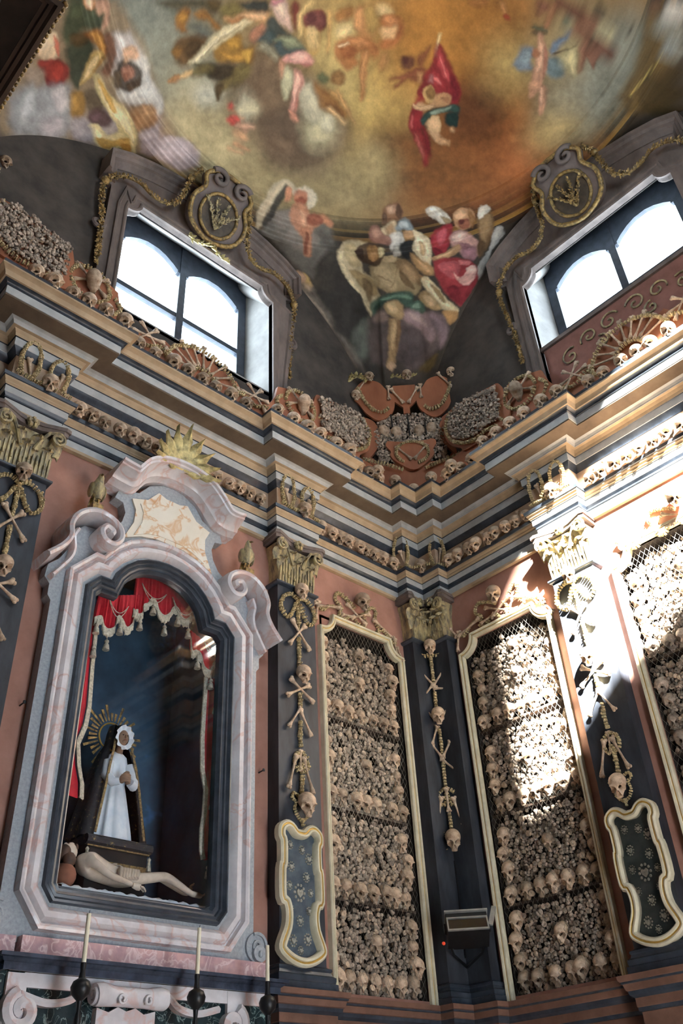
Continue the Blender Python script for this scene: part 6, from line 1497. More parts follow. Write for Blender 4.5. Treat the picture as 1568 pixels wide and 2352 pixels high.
def strip(side, rows):
    """side curtain: rows of (z, outer x, inner x)"""
    top = [(a, z) for z, a, b in rows]; P = []
    for i, (z, a, b) in enumerate(rows):
        P.append([(NC+a+(b-a)*k/6, 0.075+0.014*math.sin(k*2.1+i*0.3), z) for k in range(7)])
    Q = [[(x, y+0.008, z) for x, y, z in r] for r in P]
    cu.part('side_curtain', MB().grid(P).grid(Q), [REDV], smooth=60, fix=False)
    E2 = [[(NC+b-0.0, 0.06, z), (NC+b+(0.035 if b > a else -0.035), 0.065, z-0.01)] for z, a, b in rows]
    cu.part('side_fringe', MB().grid(E2).grid([[(x, y+0.012, z) for x, y, z in r] for r in E2]), [SILV], smooth=60, fix=False)
strip('L', [(5.2, -0.69, -0.50), (4.8, -0.69, -0.49), (4.45, -0.69, -0.47), (4.3, -0.69, -0.48), (4.16, -0.69, -0.52), (4.0, -0.69, -0.49), (3.88, -0.69, -0.45), (3.78, -0.69, -0.44)])
strip('R', [(5.0, 0.69, 0.58), (4.75, 0.69, 0.575), (4.45, 0.69, 0.57), (4.2, 0.69, 0.585), (4.05, 0.69, 0.625), (3.86, 0.68, 0.62), (3.75, 0.67, 0.605), (3.6, 0.66, 0.61), (3.53, 0.65, 0.63)])
tassel(0.64, 3.52, 0.06); tassel(-0.5, 4.95, 0.045); tassel(0.64, 4.80, 0.045); tassel(0.645, 4.02, 0.045)

# ------------------------------------------------------------------ altar under the niche
al = T('altar', 'marble altar with dark ledge and carved scrolls below the niche', 'altar', 'L', NC, 0.3, 0.0)
lp = [(NC-1.5, -0.20), (NC-0.93, -0.20), (NC-0.93, -0.28), (NC+1.02, -0.28), (NC+1.02, 0.0)]
lb_ = MB().sweep([(0.0, 2.615), (-0.02, 2.615), (-0.02, 2.655), (-0.03, 2.66), (-0.045, 2.675), (-0.06, 2.68), (-0.06, 2.70), (0.0, 2.705), (0.3, 2.705)], lp); lb_.v = [(a, c, b) for a, b, c in lb_.v]
al.part('ledge', lb_, [DARKBLUE], smooth=25)
al.part('core', MB().box(NC-1.5, NC+1.0, -0.24, 0.0, 0.0, 2.62), [GREENM], smooth=0)
al.part('back_panel', MB().box(NC-0.80, NC+0.95, -0.262, -0.2, 2.54, 2.615).box(NC-0.90, NC-0.78, -0.266, -0.2, 1.9, 2.61).box(NC+0.62, NC+0.74, -0.266, -0.2, 1.9, 2.61), [PINKM], smooth=0)
for sg in (1, -1):
    sw = MB().sweep([(-0.02, 0.0), (-0.02, -0.05), (0.0, -0.065), (0.02, -0.05), (0.02, 0.0)], spl([(NC-0.14+sg*0.68, 2.50), (NC-0.14+sg*0.52, 2.465), (NC-0.14+sg*0.38, 2.485), (NC-0.14+sg*0.30, 2.54), (NC-0.14+sg*0.23, 2.555)], 5), M=Matrix.Translation((0, -0.24, 0)))
    al.part('swag', sw, [PINKM])
rl = MB().tube([(NC-0.14-0.24, -0.32, 2.52), (NC-0.14-0.2, -0.32, 2.525), (NC-0.14-0.1, -0.32, 2.52), (NC-0.14+0.1, -0.32, 2.52), (NC-0.14+0.2, -0.32, 2.525), (NC-0.14+0.24, -0.32, 2.52)], [0.062, 0.066, 0.055, 0.055, 0.066, 0.062], 14)
for sg in (1, -1):
    rl.tube([(NC-0.14+sg*0.245, -0.32+z, 2.52+x) for x, z in spiral(0, 0, 0.05, 1.4, 90, 1, 22)], 0.012, 6)
    rl.tube([(NC-0.14+sg*0.09+x, -0.385, 2.50+z) for x, z in spiral(0, 0, 0.028, 1.2, 0, sg, 16)], 0.009, 5)
al.part('roll', rl, [PINKM], smooth=50)
al.part('apron', MB().prism([(NC-0.14-0.20, 2.0), (NC-0.14+0.20, 2.0), (NC-0.14+0.20, 2.46), (NC-0.14+0.12, 2.44), (NC-0.14+0.06, 2.47), (NC-0.14, 2.45), (NC-0.14-0.06, 2.47), (NC-0.14-0.12, 2.44), (NC-0.14-0.20, 2.46)], -0.29, -0.2), [PINKM], smooth=0)
for sg, cx_ in ((1, NC+0.66), (-1, NC-0.80)):
    al.part('side_scroll', MB().sweep([(-0.03, 0.0), (-0.03, -0.08), (0.0, -0.1), (0.03, -0.08), (0.03, 0.0)], [(cx_+sg*x, 2.42+z) for x, z in spiral(0, 0, 0.10, 1.3, 70, -1, 26)], M=Matrix.Translation((0, -0.22, 0))), [PINKM], smooth=40)
al.part('table', MB().box(NC-1.6, NC+1.1, -0.95, -0.24, 1.55, 1.68).box(NC-1.4, NC+0.9, -0.85, -0.24, 0.0, 1.55), [PINKM], smooth=0)
for i, (x, zt) in enumerate(((-0.57, 2.905), (0.21, 2.91), (0.765, 2.86))):
    c = NC+x; o = 0.5
    k = T('candlestick', ['thin cream candle in a dark turned holder, leftmost of the three', 'thin cream candle in a dark turned holder, middle of the three', 'thin cream candle in a dark turned holder, rightmost of the three'][i], 'candlestick', 'L', c, o, 1.68, 'candles on the altar')
    k.part('holder', MB().lathe([(0.07, 1.68), (0.06, 1.72), (0.02, 1.76), (0.012, 1.9), (0.025, 1.98), (0.012, 2.05), (0.010, 2.3), (0.02, 2.36), (0.012, 2.40), (0.016, 2.45), (0.052, 2.485), (0.058, 2.52), (0.045, 2.55), (0.02, 2.565), (0.014, 2.60), (0.017, 2.63), (0.016, 2.645)], 14, 0, Matrix.Translation((c, -o, 0))), [METALB], smooth=40)
    ln_ = random.uniform(-0.012, 0.004)
    k.part('candle', MB().tube([(c, -o, 2.64), (c+ln_, -o, zt)], [0.0135, 0.0125], 10), [WAX], smooth=40)
    k.part('wick', MB().tube([(c+ln_, -o, zt), (c+ln_+0.003, -o, zt+0.018)], 0.0018, 5), [METALB])
for i, (h, z) in enumerate(((-4.37, 4.28), (-2.30, 4.26))):
    single('nail', ['rusty nail in the salmon wall left of the niche', 'rusty nail in the salmon wall right of the niche'][i], 'nail', MB().tube([(h, 0.0, z), (h+0.004, -0.06, z+0.006)], 0.006, 6).ell((h+0.004, -0.062, z+0.006), (0.014, 0.006, 0.014), 8, 5), [METALB], 'L', (h, 0, z))

# ================================================================== window surrounds, shields and leaf garlands
def leafy(pts3, n_per=3, s=1.0, mb=None):
    """bunches of small pointed leaves along a 3D line"""
    mb = mb or MB(); P = [V3(p) for p in pts3]; acc = 0; nxt = 0
    for a, b in zip(P, P[1:]):
        L_ = (b-a).length
        while nxt <= acc+L_:
            q = a+(b-a)*((nxt-acc)/max(L_, 1e-9)); d = (b-a).normalized()
            for k in range(n_per):
                an = random.uniform(0, 2*PI); e = (V3((math.cos(an), -abs(math.sin(an))*0.8, math.sin(an)))*0.8+d*0.9).normalized(); ln_ = 0.05*s*random.uniform(0.8, 1.25)
                w_ = e.cross(V3((0, -1, 0.2))); w_ = w_.normalized()*0.016*s if w_.length > 1e-4 else V3((0.016*s, 0, 0)); up = V3((0, -0.009*s, 0))
                mb.add([q, q+e*ln_*0.5+w_+up*0.5, q+e*ln_, q+e*ln_*0.5-w_+up*0.5, q+e*ln_*0.55+up*2, q+e*ln_*0.5-up], [(0, 1, 4), (1, 2, 4), (2, 3, 4), (3, 0, 4), (0, 5, 1), (1, 5, 2), (2, 5, 3), (3, 5, 0)])
            nxt += 0.030*s
        acc += L_
    return mb
def surround(code, c, side):
    t = T('window_surround', 'dark carved stone surround and hood of the window on the %s wall' % side, 'window surround', code, c, 0.05, 8.4)
    half = [(0, 11.02), (0.46, 10.98), (1.09, 10.80), (1.30, 10.68), (1.30, 10.32), (1.22, 10.28), (1.22, 8.30), (1.0, 8.30), (1.0, 10.05)]+[(x, z) for x, z in reversed(arc(1.0, 10.22, 0.17, 180, 270, 5))]+[(0.83, 10.22), (0, 10.22)]
    for sg in (1, -1):
        pl = [(c+sg*x, z) for x, z in half]
        t.part('slab', MB().prism(pl if sg > 0 else pl[::-1], -0.06, 0.0), [STONEF], smooth=0)
    pth = [(c+x, z) for x, z in [(-1.31, 10.34), (-1.31, 10.66), (-1.10, 10.79), (-0.8, 10.90), (-0.46, 10.98), (0, 11.03), (0.46, 10.98), (0.8, 10.90), (1.10, 10.79), (1.31, 10.66), (1.31, 10.34)]]
    t.part('hood', MB().sweep([(-0.12, -0.05), (-0.12, -0.075), (-0.10, -0.09), (-0.08, -0.12), (-0.05, -0.13), (-0.04, -0.16), (-0.01, -0.18), (0.0, -0.21), (0.03, -0.22), (0.035, -0.20), (0.04, 0.0)], pth), [STONEF], smooth=30)
    op = [(c-1.0, 8.3), (c-1.0, 10.05)]+arc(c-1.0, 10.22, 0.17, -90, 0, 5)+arc(c+1.0, 10.22, 0.17, 180, 270, 5)+[(c+1.0, 10.05), (c+1.0, 8.3)]
    t.part('architrave', MB().sweep([(0.0, 0.01), (0.0, -0.085), (0.02, -0.095), (0.035, -0.09), (0.045, -0.075), (0.09, -0.075), (0.10, -0.09), (0.125, -0.09), (0.13, -0.05)], op), [STONEF], smooth=30)
    for sg in (1, -1):
        t.part('ear_scroll', MB().tube([(c+sg*(1.29+x), -0.06, 9.55+z) for x, z in spiral(0, 0, 0.075, 1.4, 100, -sg, 24)]+[], [0.03-0.012*i/24 for i in range(25)], 7), [STONEF], smooth=50)
    # shield leaning forward over the hood
    def tp(x, v, d=0.0): return (c+x, -(0.1+0.45*v)-d*0.85, 10.33+0.72*v-d*0.53)
    sh = T('shield', 'dark gilded shield with palm sprays leaning over the window hood on the %s wall' % side, 'shield', code, c, 0.12, 10.33, 'shields over the windows')
    ol = spl([(-0.03, 1.0), (-0.2, 0.97), (-0.33, 0.84), (-0.29, 0.66), (-0.38, 0.45), (-0.35, 0.2), (-0.23, 0.05), (0.0, -0.03), (0.23, 0.05), (0.35, 0.2), (0.38, 0.45), (0.29, 0.66), (0.33, 0.84), (0.2, 0.97)], 4, True)
    n = len(ol); F_ = MB()
    F_.add([tp(x, v, 0.03) for x, v in ol]+[tp(x, v, -0.05) for x, v in ol], [tuple(range(n)), tuple(range(n, 2*n))]+[(i, (i+1) % n, n+(i+1) % n, n+i) for i in range(n)])
    sh.part('plate', F_, [STONEF], smooth=30)
    sh.part('rim', MB().tube([tp(x*0.96, 0.48+(v-0.48)*0.96, 0.05) for x, v in ol], 0.028, 7, True), [GILTD], smooth=60)
    ov = [tp(0.24*math.cos(R(a)), 0.38+0.31*math.sin(R(a)), 0.055) for a in range(0, 360, 15)]
    sh.part('oval_rim', MB().tube(ov, 0.022, 7, True), [GILTD], smooth=60)
    B_ = MB()
    B_.add([tp(0.23*math.cos(R(a)), 0.38+0.30*math.sin(R(a)), 0.045) for a in range(0, 360, 15)], [tuple(range(24))])
    sh.part('field', B_, [mat('dark_shield_field', S(58, 50, 42), S(84, 74, 60), 8) if 'dark_shield_field' not in bpy.data.materials else bpy.data.materials['dark_shield_field']], smooth=0, fix=False)
    sp = MB()
    for a0 in (-32, -12, 10, 32):
        ln_ = [V3(tp(math.sin(R(a0*(0.6+0.4*i/6)))*0.42*i/6, 0.16+0.42*i/6*math.cos(R(a0)), 0.075)) for i in range(7)]
        leafy(ln_, 3, 0.95, sp)
    sh.part('palm_spray', sp, [GILTD if code == 'R' else GILT], kind='stuff', smooth=0, fix=False)
    for sg in (1, -1):
        sh.part('curl', MB().tube([tp(sg*0.16+x, 0.86+z, 0.07) for x, z in spiral(0, 0, 0.12, 1.3, 150 if sg < 0 else 30, sg, 26)], [0.035-0.015*i/26 for i in range(27)], 7), [STONEF], smooth=60)
    if code == 'L': sh.part('drop_leaf', leafy([tp(-0.25+0.09*i, -0.10-0.03*math.sin(i*1.4), 0.06) for i in range(7)], 4, 1.3), [LEAF], kind='stuff', smooth=0, fix=False)
    # garlands to both sides
    gp = [(0.34, 11.0, 0.46), (0.42, 10.88, 0.34), (0.47, 10.56, 0.24), (0.60, 10.40, 0.18), (0.78, 10.40, 0.16), (0.95, 10.47, 0.16), (1.15, 10.40, 0.15), (1.31, 10.22, 0.10), (1.31, 9.95, 0.07), (1.27, 9.62, 0.07), (1.25, 9.30, 0.06), (1.24, 8.95, 0.06)]
    for sg in (-1, 1):
        g = T('leaf_garland', 'gilded leaf garland hanging %s of the shield of the %s wall window' % ('left' if sg < 0 else 'right', side), 'garland', code, c+sg*1.24, 0.06, 8.95, 'gilded leaf garlands on the windows')
        pts = [(c+sg*a, -o, z) for a, z, o in spl([(a, z, o) for a, z, o in gp], 5)]
        g.part('stem', MB().tube(pts, 0.018, 6), [GILTD], smooth=60)
        g.part('leaves', leafy(pts, 5, 1.0), [GILTD], kind='stuff', smooth=0, fix=False)
        for q in (5, 35): g.part('rosette', MB().ell(pts[min(q, len(pts)-1)], (0.05, 0.045, 0.05), 9, 6), [GILTD], smooth=50)
surround('L', -WC, 'left'); surround('R', WC, 'right')
# painted board with gilt scrolls under the right window
bt = T('scroll_board', 'brown-red board with gilt scrollwork under the right wall window', 'board', 'R', WC, 0.02, 8.45)
BOARDD = mat('brown_red_board', S(120, 80, 70), S(142, 98, 88), 4, 0.7)
bt.part('board', MB().box(WC-0.98, WC+0.98, -0.02, 0.03, 8.20, 8.94), [BOARDD], smooth=0)
bt.part('top_rail', MB().box(WC-1.0, WC+1.0, -0.05, 0.05, 8.94, 8.99), [STONEF], smooth=0)
for sg in (1, -1):
    for (x, z, r, a, dd) in ((-0.68, 8.62, 0.12, 60, 1), (-0.42, 8.72, 0.11, 200, -1), (-0.16, 8.74, 0.12, 20, 1), (-0.30, 8.55, 0.09, 100, -1)):
        bt.part('gilt_scroll', MB().tube([(WC-sg*(-x)+0.0+sg*xx*1, -0.032, zz) for xx, zz in spiral(0, z, r, 1.25, a, dd, 26)], 0.011, 6), [GILT], smooth=60)

# ================================================================== attic boards with bones above the cornice
def in_poly(x, z, P):
    c = False
    for (ax, az), (bx, bz) in zip(P, P[1:]+P[:1]):
        if (az > z) != (bz > z) and x < ax+(z-az)*(bx-ax)/(bz-az): c = not c
    return c
def pile(poly, y, step=0.034, dep=0.03):
    mb = MB(); xs = [p[0] for p in poly]; zs = [p[1] for p in poly]; z = min(zs); r_i = 0
    while z < max(zs):
        x = min(xs)+(step/2 if r_i % 2 else 0)
        while x < max(xs):
            px, pz = x+random.uniform(-0.009, 0.009), z+random.uniform(-0.009, 0.009)
            if in_poly(px, pz, poly):
                mb.join(KN[random.randrange(8)], Matrix.Translation((px, y+random.uniform(-dep, dep*0.4), pz)) @ Matrix.Rotation(random.uniform(0, 6.3), 4, 'Y') @ Matrix.Rotation(random.uniform(-0.6, 0.6), 4, 'X') @ Matrix.Scale(random.uniform(0.75, 1.15), 4))
            x += step
        z += step*0.92; r_i += 1
    return mb
def ring_pts(x, z, r, a0=0, a1=350, n=14): return [(x+r*math.cos(R(a0+(a1-a0)*i/n)), z+r*math.sin(R(a0+(a1-a0)*i/n))) for i in range(n+1)]
def attic(code, side):
    H = lambda u: HU(code, u)
    def U(pts): return [(H(u), z) for u, z in pts]
    O = 0.16
    t = T('attic_parapet', 'terracotta painted parapet board along the cornice of the %s wall' % side, 'parapet', code, H(WC), O, 7.737, 'painted parapets above the cornice')
    t.part('board', MB().prism(U([(0.75, 7.737), (5.65, 7.737), (5.65, 8.2), (4.9, 8.25), (4.86, 8.55), (4.62, 8.70), (4.40, 8.66), (4.20, 8.58), (4.16, 8.40), (4.10, 8.28), (3.95, 8.20), (3.70, 8.22), (3.64, 8.30), (3.56, 8.26), (3.50, 8.36), (3.42, 8.31), (3.34, 8.41), (3.27, 8.35), (3.20, 8.43), (3.13, 8.35), (3.06, 8.41), (2.98, 8.31), (2.90, 8.36), (2.84, 8.26), (2.76, 8.30), (2.70, 8.22), (2.45, 8.20), (2.30, 8.28), (2.24, 8.40), (2.20, 8.58), (2.0, 8.66), (1.78, 8.70), (1.54, 8.55), (1.50, 8.25), (0.75, 8.2)]), -O, -O+0.04), [BOARD], smooth=0)
    ob = [('near', 1), ('far', -1)]
    for nm, sg in ob:
        m_ = lambda u: WC+sg*(u-WC)
        w = T('bone_wing', 'wing-shaped cushion of small bones on a terracotta board, %s end of the %s wall parapet' % ('corner' if sg > 0 else 'far', side), 'bone ornament', code, H(m_(1.28)), O+0.02, 8.2, 'bone wings above the cornice')
        bd = U([(m_(u), z) for u, z in [(1.70, 8.2), (1.68, 8.72), (1.55, 8.80), (1.30, 8.84), (1.05, 8.88), (0.86, 8.82), (0.80, 8.60), (0.86, 8.38), (1.0, 8.24), (1.1, 8.16)]])
        w.part('board', MB().prism(spl(bd, 4, True), -O-0.03, -O+0.01), [BOARD], smooth=0)
        po = U([(m_(u), z) for u, z in [(1.64, 8.76), (1.44, 8.76), (1.22, 8.83), (1.06, 8.84), (0.93, 8.78), (0.89, 8.56), (0.98, 8.36), (1.18, 8.24), (1.36, 8.27), (1.62, 8.24)]])
        w.part('small_bones', pile(po, -O-0.06), [BONEI], kind='stuff', smooth=70, fix=False)
        w.part('vertebra_chain', chain_mb(U([(m_(u), z) for u, z in [(0.95, 8.80), (0.86, 8.62), (0.90, 8.42), (1.04, 8.27), (1.22, 8.19), (1.40, 8.21), (1.55, 8.17)]]), O+0.035), [VERT], kind='stuff', fix=False)
        # ring with a skull and crossed bones
        c_ = m_(1.90)
        r_t = T('bone_rosette', 'skull and crossed bones inside a ring of vertebrae, %s end of the %s wall parapet' % ('corner' if sg > 0 else 'far', side), 'bone ornament', code, H(c_), O+0.02, 8.22, 'bone rosettes above the cornice')
        r_t.part('vertebra_ring', chain_mb(U([(c_+x, 8.45+z) for x, z in ring_pts(0, 0, 0.205)]), O+0.0), [VERT], kind='stuff', fix=False)
        r_t.put('skull', SKULL, skull_M(H(c_), 8.36, O+0.09, 150 if code == 'L' else 200, 1.05, 10))
        for a in (35, -35): r_t.put('long_bone', LBONE, bone_M(H(c_), 8.50, O+0.01, a, 0.42))
        for du in (0.27, -0.27):
            r_t.part('vertebra_chain', chain_mb(U([(c_+du, 8.22), (c_+du*1.25, 8.34), (c_+du*0.95, 8.46)]), O), [VERT], kind='stuff', fix=False)
        x_t = T('crossed_bones', 'crossed long bones between rosette and fan, %s side of the %s wall parapet' % ('corner' if sg > 0 else 'far', side), 'bones', code, H(m_(2.55)), O+0.02, 8.1, 'crossed bones above the cornice')
        for a, dx in ((52, -0.02), (-48, 0.03), (8, 0.0)): x_t.put('long_bone', LBONE, bone_M(H(m_(2.55))+dx, 8.18, O+0.02, a, 0.36))
        x_t.part('vertebra_chain', chain_mb(U([(m_(2.33), 8.02), (m_(2.40), 8.12), (m_(2.55), 8.06), (m_(2.72), 8.13), (m_(2.8), 8.0)]), O+0.01), [VERT], kind='stuff', fix=False)
    f = T('bone_fan', 'fan of long bones and vertebrae under the window of the %s wall' % side, 'bone ornament', code, H(WC), O+0.02, 7.95, 'bone fans under the windows')
    for k in range(9):
        a = 18+18*k
        f.put('long_bone', LBONE, bone_M(H(WC)+0.31*math.cos(R(a)), 8.02+0.31*math.sin(R(a))*0.95, O+0.015, a, 0.26 if k % 2 else 0.32))
    for rr in (0.16, 0.44): f.part('vertebra_arc', chain_mb([(H(WC)+x, 8.0+z*0.92) for x, z in ring_pts(0, 0, rr, 12, 168, 10)], O+0.012), [VERT], kind='stuff', fix=False)
attic('L', 'left'); attic('R', 'right')

def corner_ornament(code, where):
    O = 0.56; c = 0.04
    t = T('corner_parapet', 'tall terracotta scrolled parapet board with bones, standing in the %s corner' % where, 'parapet', code, c, O, 7.737, 'corner parapets')
    y = -O
    t.part('base_board', MB().prism([(c-0.57, 7.737), (c+0.57, 7.737), (c+0.57, 8.45), (c+0.46, 8.40), (c+0.40, 8.30), (c-0.40, 8.30), (c-0.46, 8.40), (c-0.57, 8.45)], y, y+0.03), [BOARD], smooth=0)
    for sg in (1, -1):
        vol = [(c+sg*x, z) for x, z in [(0.24, 9.50), (0.32, 9.62), (0.48, 9.66), (0.60, 9.55), (0.66, 9.38), (0.58, 9.26), (0.50, 9.10), (0.36, 8.97), (0.24, 9.02), (0.15, 9.16), (0.14, 9.34), (0.20, 9.44)]]
        t.part('volute_board', MB().prism(spl(vol if sg > 0 else vol[::-1], 4, True), y-0.035, y+0.0), [BOARD], smooth=0)
        sb = [(c+sg*x, z) for x, z in [(0.40, 8.95), (0.36, 8.74), (0.40, 8.55), (0.50, 8.40), (0.54, 8.32), (0.60, 8.30), (0.60, 8.55), (0.60, 8.85), (0.58, 9.0), (0.52, 9.05)]]
        t.part('side_board', MB().prism(spl(sb if sg > 0 else sb[::-1], 4, True), y-0.01, y+0.03), [BOARD], smooth=0)
        t.part('vertebra_chain', chain_mb([(c+sg*x, z) for x, z in [(0.58, 9.50), (0.52, 9.32), (0.42, 9.14), (0.30, 9.08), (0.22, 9.14)]], O+0.035), [VERT], kind='stuff', fix=False)
        t.part('vertebra_chain', chain_mb([(c+sg*x, z) for x, z in [(0.14, 8.16), (0.30, 8.24), (0.46, 8.30), (0.58, 8.36)]], O+0.03), [VERT], kind='stuff', fix=False)
        t.put('long_bone', LBONE, bone_M(c+sg*0.52, 9.56, O+0.04, 90+sg*30, 0.30))
        t.put('long_bone', LBONE, bone_M(c+sg*0.10, 9.34, O+0.04, 90-sg*28, 0.28))
        t.put('long_bone', LBONE, bone_M(c+sg*0.20, 9.40, O+0.04, 88, 0.22))
        t.put('long_bone', LBONE, bone_M(c+sg*0.10, 8.40, O+0.05, 90-sg*38, 0.26))
        t.put('skull', SKULL, skull_M(c+sg*0.62, 9.60 if sg > 0 else 9.30, O+0.05, -sg*15, 0.85))
        t.put('skull', SKULL, skull_M(c-0.44, 9.62, O+0.05, 30, 0.8) if sg < 0 else skull_M(c+0.05, 9.58, O+0.06, 0, 0.9))
        for dx in (0.14, 0.29): t.put('skull', SKULL, skull_M(c+sg*dx-0.02, 8.68+0.03*(dx > 0.2), O+0.02, 180+sg*15, 0.95, 20), label='rounded crown of a skull turned to the wall')
    us = [(c+x, z) for x, z in [(-0.14, 9.54), (0.14, 9.54), (0.16, 9.40), (0.14, 9.27), (0.04, 9.16), (0.04, 9.06), (-0.04, 9.06), (-0.04, 9.16), (-0.14, 9.27), (-0.16, 9.40)]]
    t.part('upper_shield', MB().prism(us, y-0.03, y+0.0), [BOARD], smooth=0)
    lsh = [(c+x, z) for x, z in [(-0.30, 8.54), (-0.27, 8.61), (-0.14, 8.59), (0.14, 8.59), (0.27, 8.61), (0.30, 8.54), (0.25, 8.45), (0.26, 8.38), (0.17, 8.26), (0.0, 8.15), (-0.17, 8.26), (-0.26, 8.38), (-0.25, 8.45)]]
    t.part('lower_shield', MB().prism(spl(lsh, 4, True), y-0.05, y-0.01), [BOARD], smooth=0)
    t.part('vertebra_ring', chain_mb([(c+0.19*math.cos(R(a)), 8.40+0.17*math.sin(R(a))) for a in range(-70, 260, 22)], O+0.05, 0.03, 0.85), [VERT], kind='stuff', fix=False)
    t.part('recess', MB().box(c-0.45, c+0.45, y+0.04, y+0.06, 8.3, 9.1), [DARK], smooth=0)
    t.part('small_bones', pile([(c-0.42, 8.32), (c+0.42, 8.32), (c+0.40, 8.95), (c+0.25, 9.08), (c-0.25, 9.08), (c-0.40, 8.95)], y+0.0, 0.04, 0.015), [BONEI], kind='stuff', smooth=70, fix=False)
    for dx in (-0.2, 0.0, 0.2): t.part('slat', MB().box(c+dx-0.008, c+dx+0.008, y-0.03, y-0.02, 8.70, 9.06), [METALB], smooth=0)
    t.part('leaf_spray', leafy([(c-0.72+0.05*i, y-0.06, 9.62+0.09*math.sin(i*0.55)) for i in range(6)], 5, 1.6), [LEAF], kind='stuff', smooth=0, fix=False)
    t.part('leaf_spray', leafy([(c-0.16+0.055*i, y-0.05, 9.66+0.03*math.sin(i*1.2)) for i in range(7)], 3, 1.1), [LEAF], kind='stuff', smooth=0, fix=False)
corner_ornament('D', 'facing'); corner_ornament('DW', 'far left')

# ================================================================== bone pendants on the pilasters, garlands over the panels
def pendant(code, c, lb, o=PD, wide=1.0):
    t = T('bone_pendant', lb, 'bone pendant', code, c, o, 3.84, 'bone pendants on the pilasters')
    ch = lambda pts, s=0.9: t.part('vertebra_chain', chain_mb([(c+x*wide, z) for x, z in pts], o, 0.033, s), [VERT], kind='stuff', fix=False)
    for sg in (1, -1): ch([(sg*0.02, 5.95), (sg*0.09, 5.97), (sg*0.18, 5.90), (sg*0.20, 5.78), (sg*0.13, 5.71), (sg*0.07, 5.78), (sg*0.02, 5.90)])
    ch([(0, 5.92), (0.003, 5.75), (-0.005, 5.62)]); ch([(0, 5.52), (0.003, 5.35), (0, 5.24)]); ch([(0, 4.98), (0.004, 4.86)]); ch([(0.0, 4.72), (-0.006, 4.6), (0, 4.50)])
    ch([(0, 4.46), (-0.06, 4.42), (-0.07, 4.34), (-0.03, 4.29), (0.0, 4.36), (0.03, 4.29), (0.07, 4.34), (0.06, 4.42), (0, 4.46)], 0.8); ch([(0, 4.34), (0.004, 4.22), (0.0, 4.10)])
    for sg in (1, -1): ch([(sg*0.03, 4.08), (sg*0.08, 4.10), (sg*0.10, 4.06), (sg*0.06, 4.03), (sg*0.075, 3.97), (sg*0.05, 3.92), (0.0, 3.88)], 0.6)
    ch([(0, 3.90), (0.003, 3.85)], 0.7)
    for x, z, a, L_, k in ((0.02, 5.57, 128, 0.32, 1), (-0.02, 5.56, 52, 0.30, 1), (0.02, 5.02, 148, 0.30, 1), (-0.02, 5.01, 32, 0.30, 1), (0.055, 4.73, 118, 0.24, 0.9), (-0.065, 4.75, 55, 0.24, 0.9), (0.065, 4.27, 108, 0.30, 1), (-0.10, 4.27, 72, 0.30, 1), (-0.01, 4.38, 88, 0.18, 0.8)):
        t.put('long_bone', LBONE, bone_M(c+x*wide, z, o+0.012, a, L_, k))
    yw = -14 if code == 'L' else (16 if code == 'R' else 0)
    for z, s in ((5.93, 0.9), (5.08, 0.92), (3.93, 1.0)): t.put('skull', SKULL, skull_M(c, z, o+0.055, yw, s))
pendant('L', -1.98, 'bone pendant of skulls and crossed bones on the pilaster right of the niche')
pendant('L', -4.75, 'bone pendant of skulls and crossed bones on the pilaster at the left edge')
pendant('R', 1.98, 'bone pendant of skulls and crossed bones on the sunlit pilaster')
t = T('bone_pendant', 'bone pendant of skulls and long bones hanging in the corner angle', 'bone pendant', 'D', 0, 0.26, 3.95, 'bone pendants on the pilasters')
oo = 0.235
chd = lambda pts, s=0.9, n=8: t.part('vertebra_chain', chain_mb(pts, oo, 0.033, s), [VERT], kind='stuff', fix=False)
for sg in (1, -1): chd([(0, 5.93), (sg*0.07, 5.92), (sg*0.15, 6.0), (sg*0.17, 5.86), (sg*0.12, 5.76), (sg*0.08, 5.73)])
chd([(0, 5.9), (0.003, 5.7), (0, 5.55)]); chd([(0, 5.5), (-0.003, 5.35), (0, 5.26)]); chd([(0, 5.1), (0.004, 4.95), (0, 4.80)]); chd([(0, 4.76), (-0.004, 4.6), (0, 4.5)])
chd([(0, 4.52), (-0.07, 4.47), (-0.08, 4.38), (-0.03, 4.36), (0, 4.47), (0.03, 4.36), (0.08, 4.38), (0.07, 4.47), (0, 4.52)], 0.8); chd([(0, 4.30), (0.003, 4.2), (0, 4.1)]); chd([(-0.07, 4.10), (-0.03, 4.06), (0.03, 4.06), (0.07, 4.1)], 0.6); chd([(-0.07, 4.08), (-0.075, 3.98), (-0.05, 3.94)], 0.5)
for x, z, a, L_ in ((0.055, 5.65, 55, 0.25), (-0.055, 5.65, 125, 0.25), (0.10, 5.53, -4, 0.22), (-0.07, 5.51, 50, 0.2), (-0.05, 5.04, 70, 0.2), (-0.05, 4.89, 120, 0.18), (0.05, 4.89, 60, 0.18), (0.06, 4.73, 135, 0.2), (-0.085, 4.29, 78, 0.28), (0.085, 4.28, 102, 0.28), (0.0, 4.40, 90, 0.22), (0.07, 5.26, 55, 0.16), (-0.07, 5.26, 125, 0.16)):
    t.put('long_bone', LBONE, bone_M(x, z, oo+0.02, a, L_))
for z, s in ((5.92, 0.9), (5.15, 0.95), (3.94, 1.0)): t.put('skull', SKULL, skull_M(0, z, oo+0.07, 0, s))

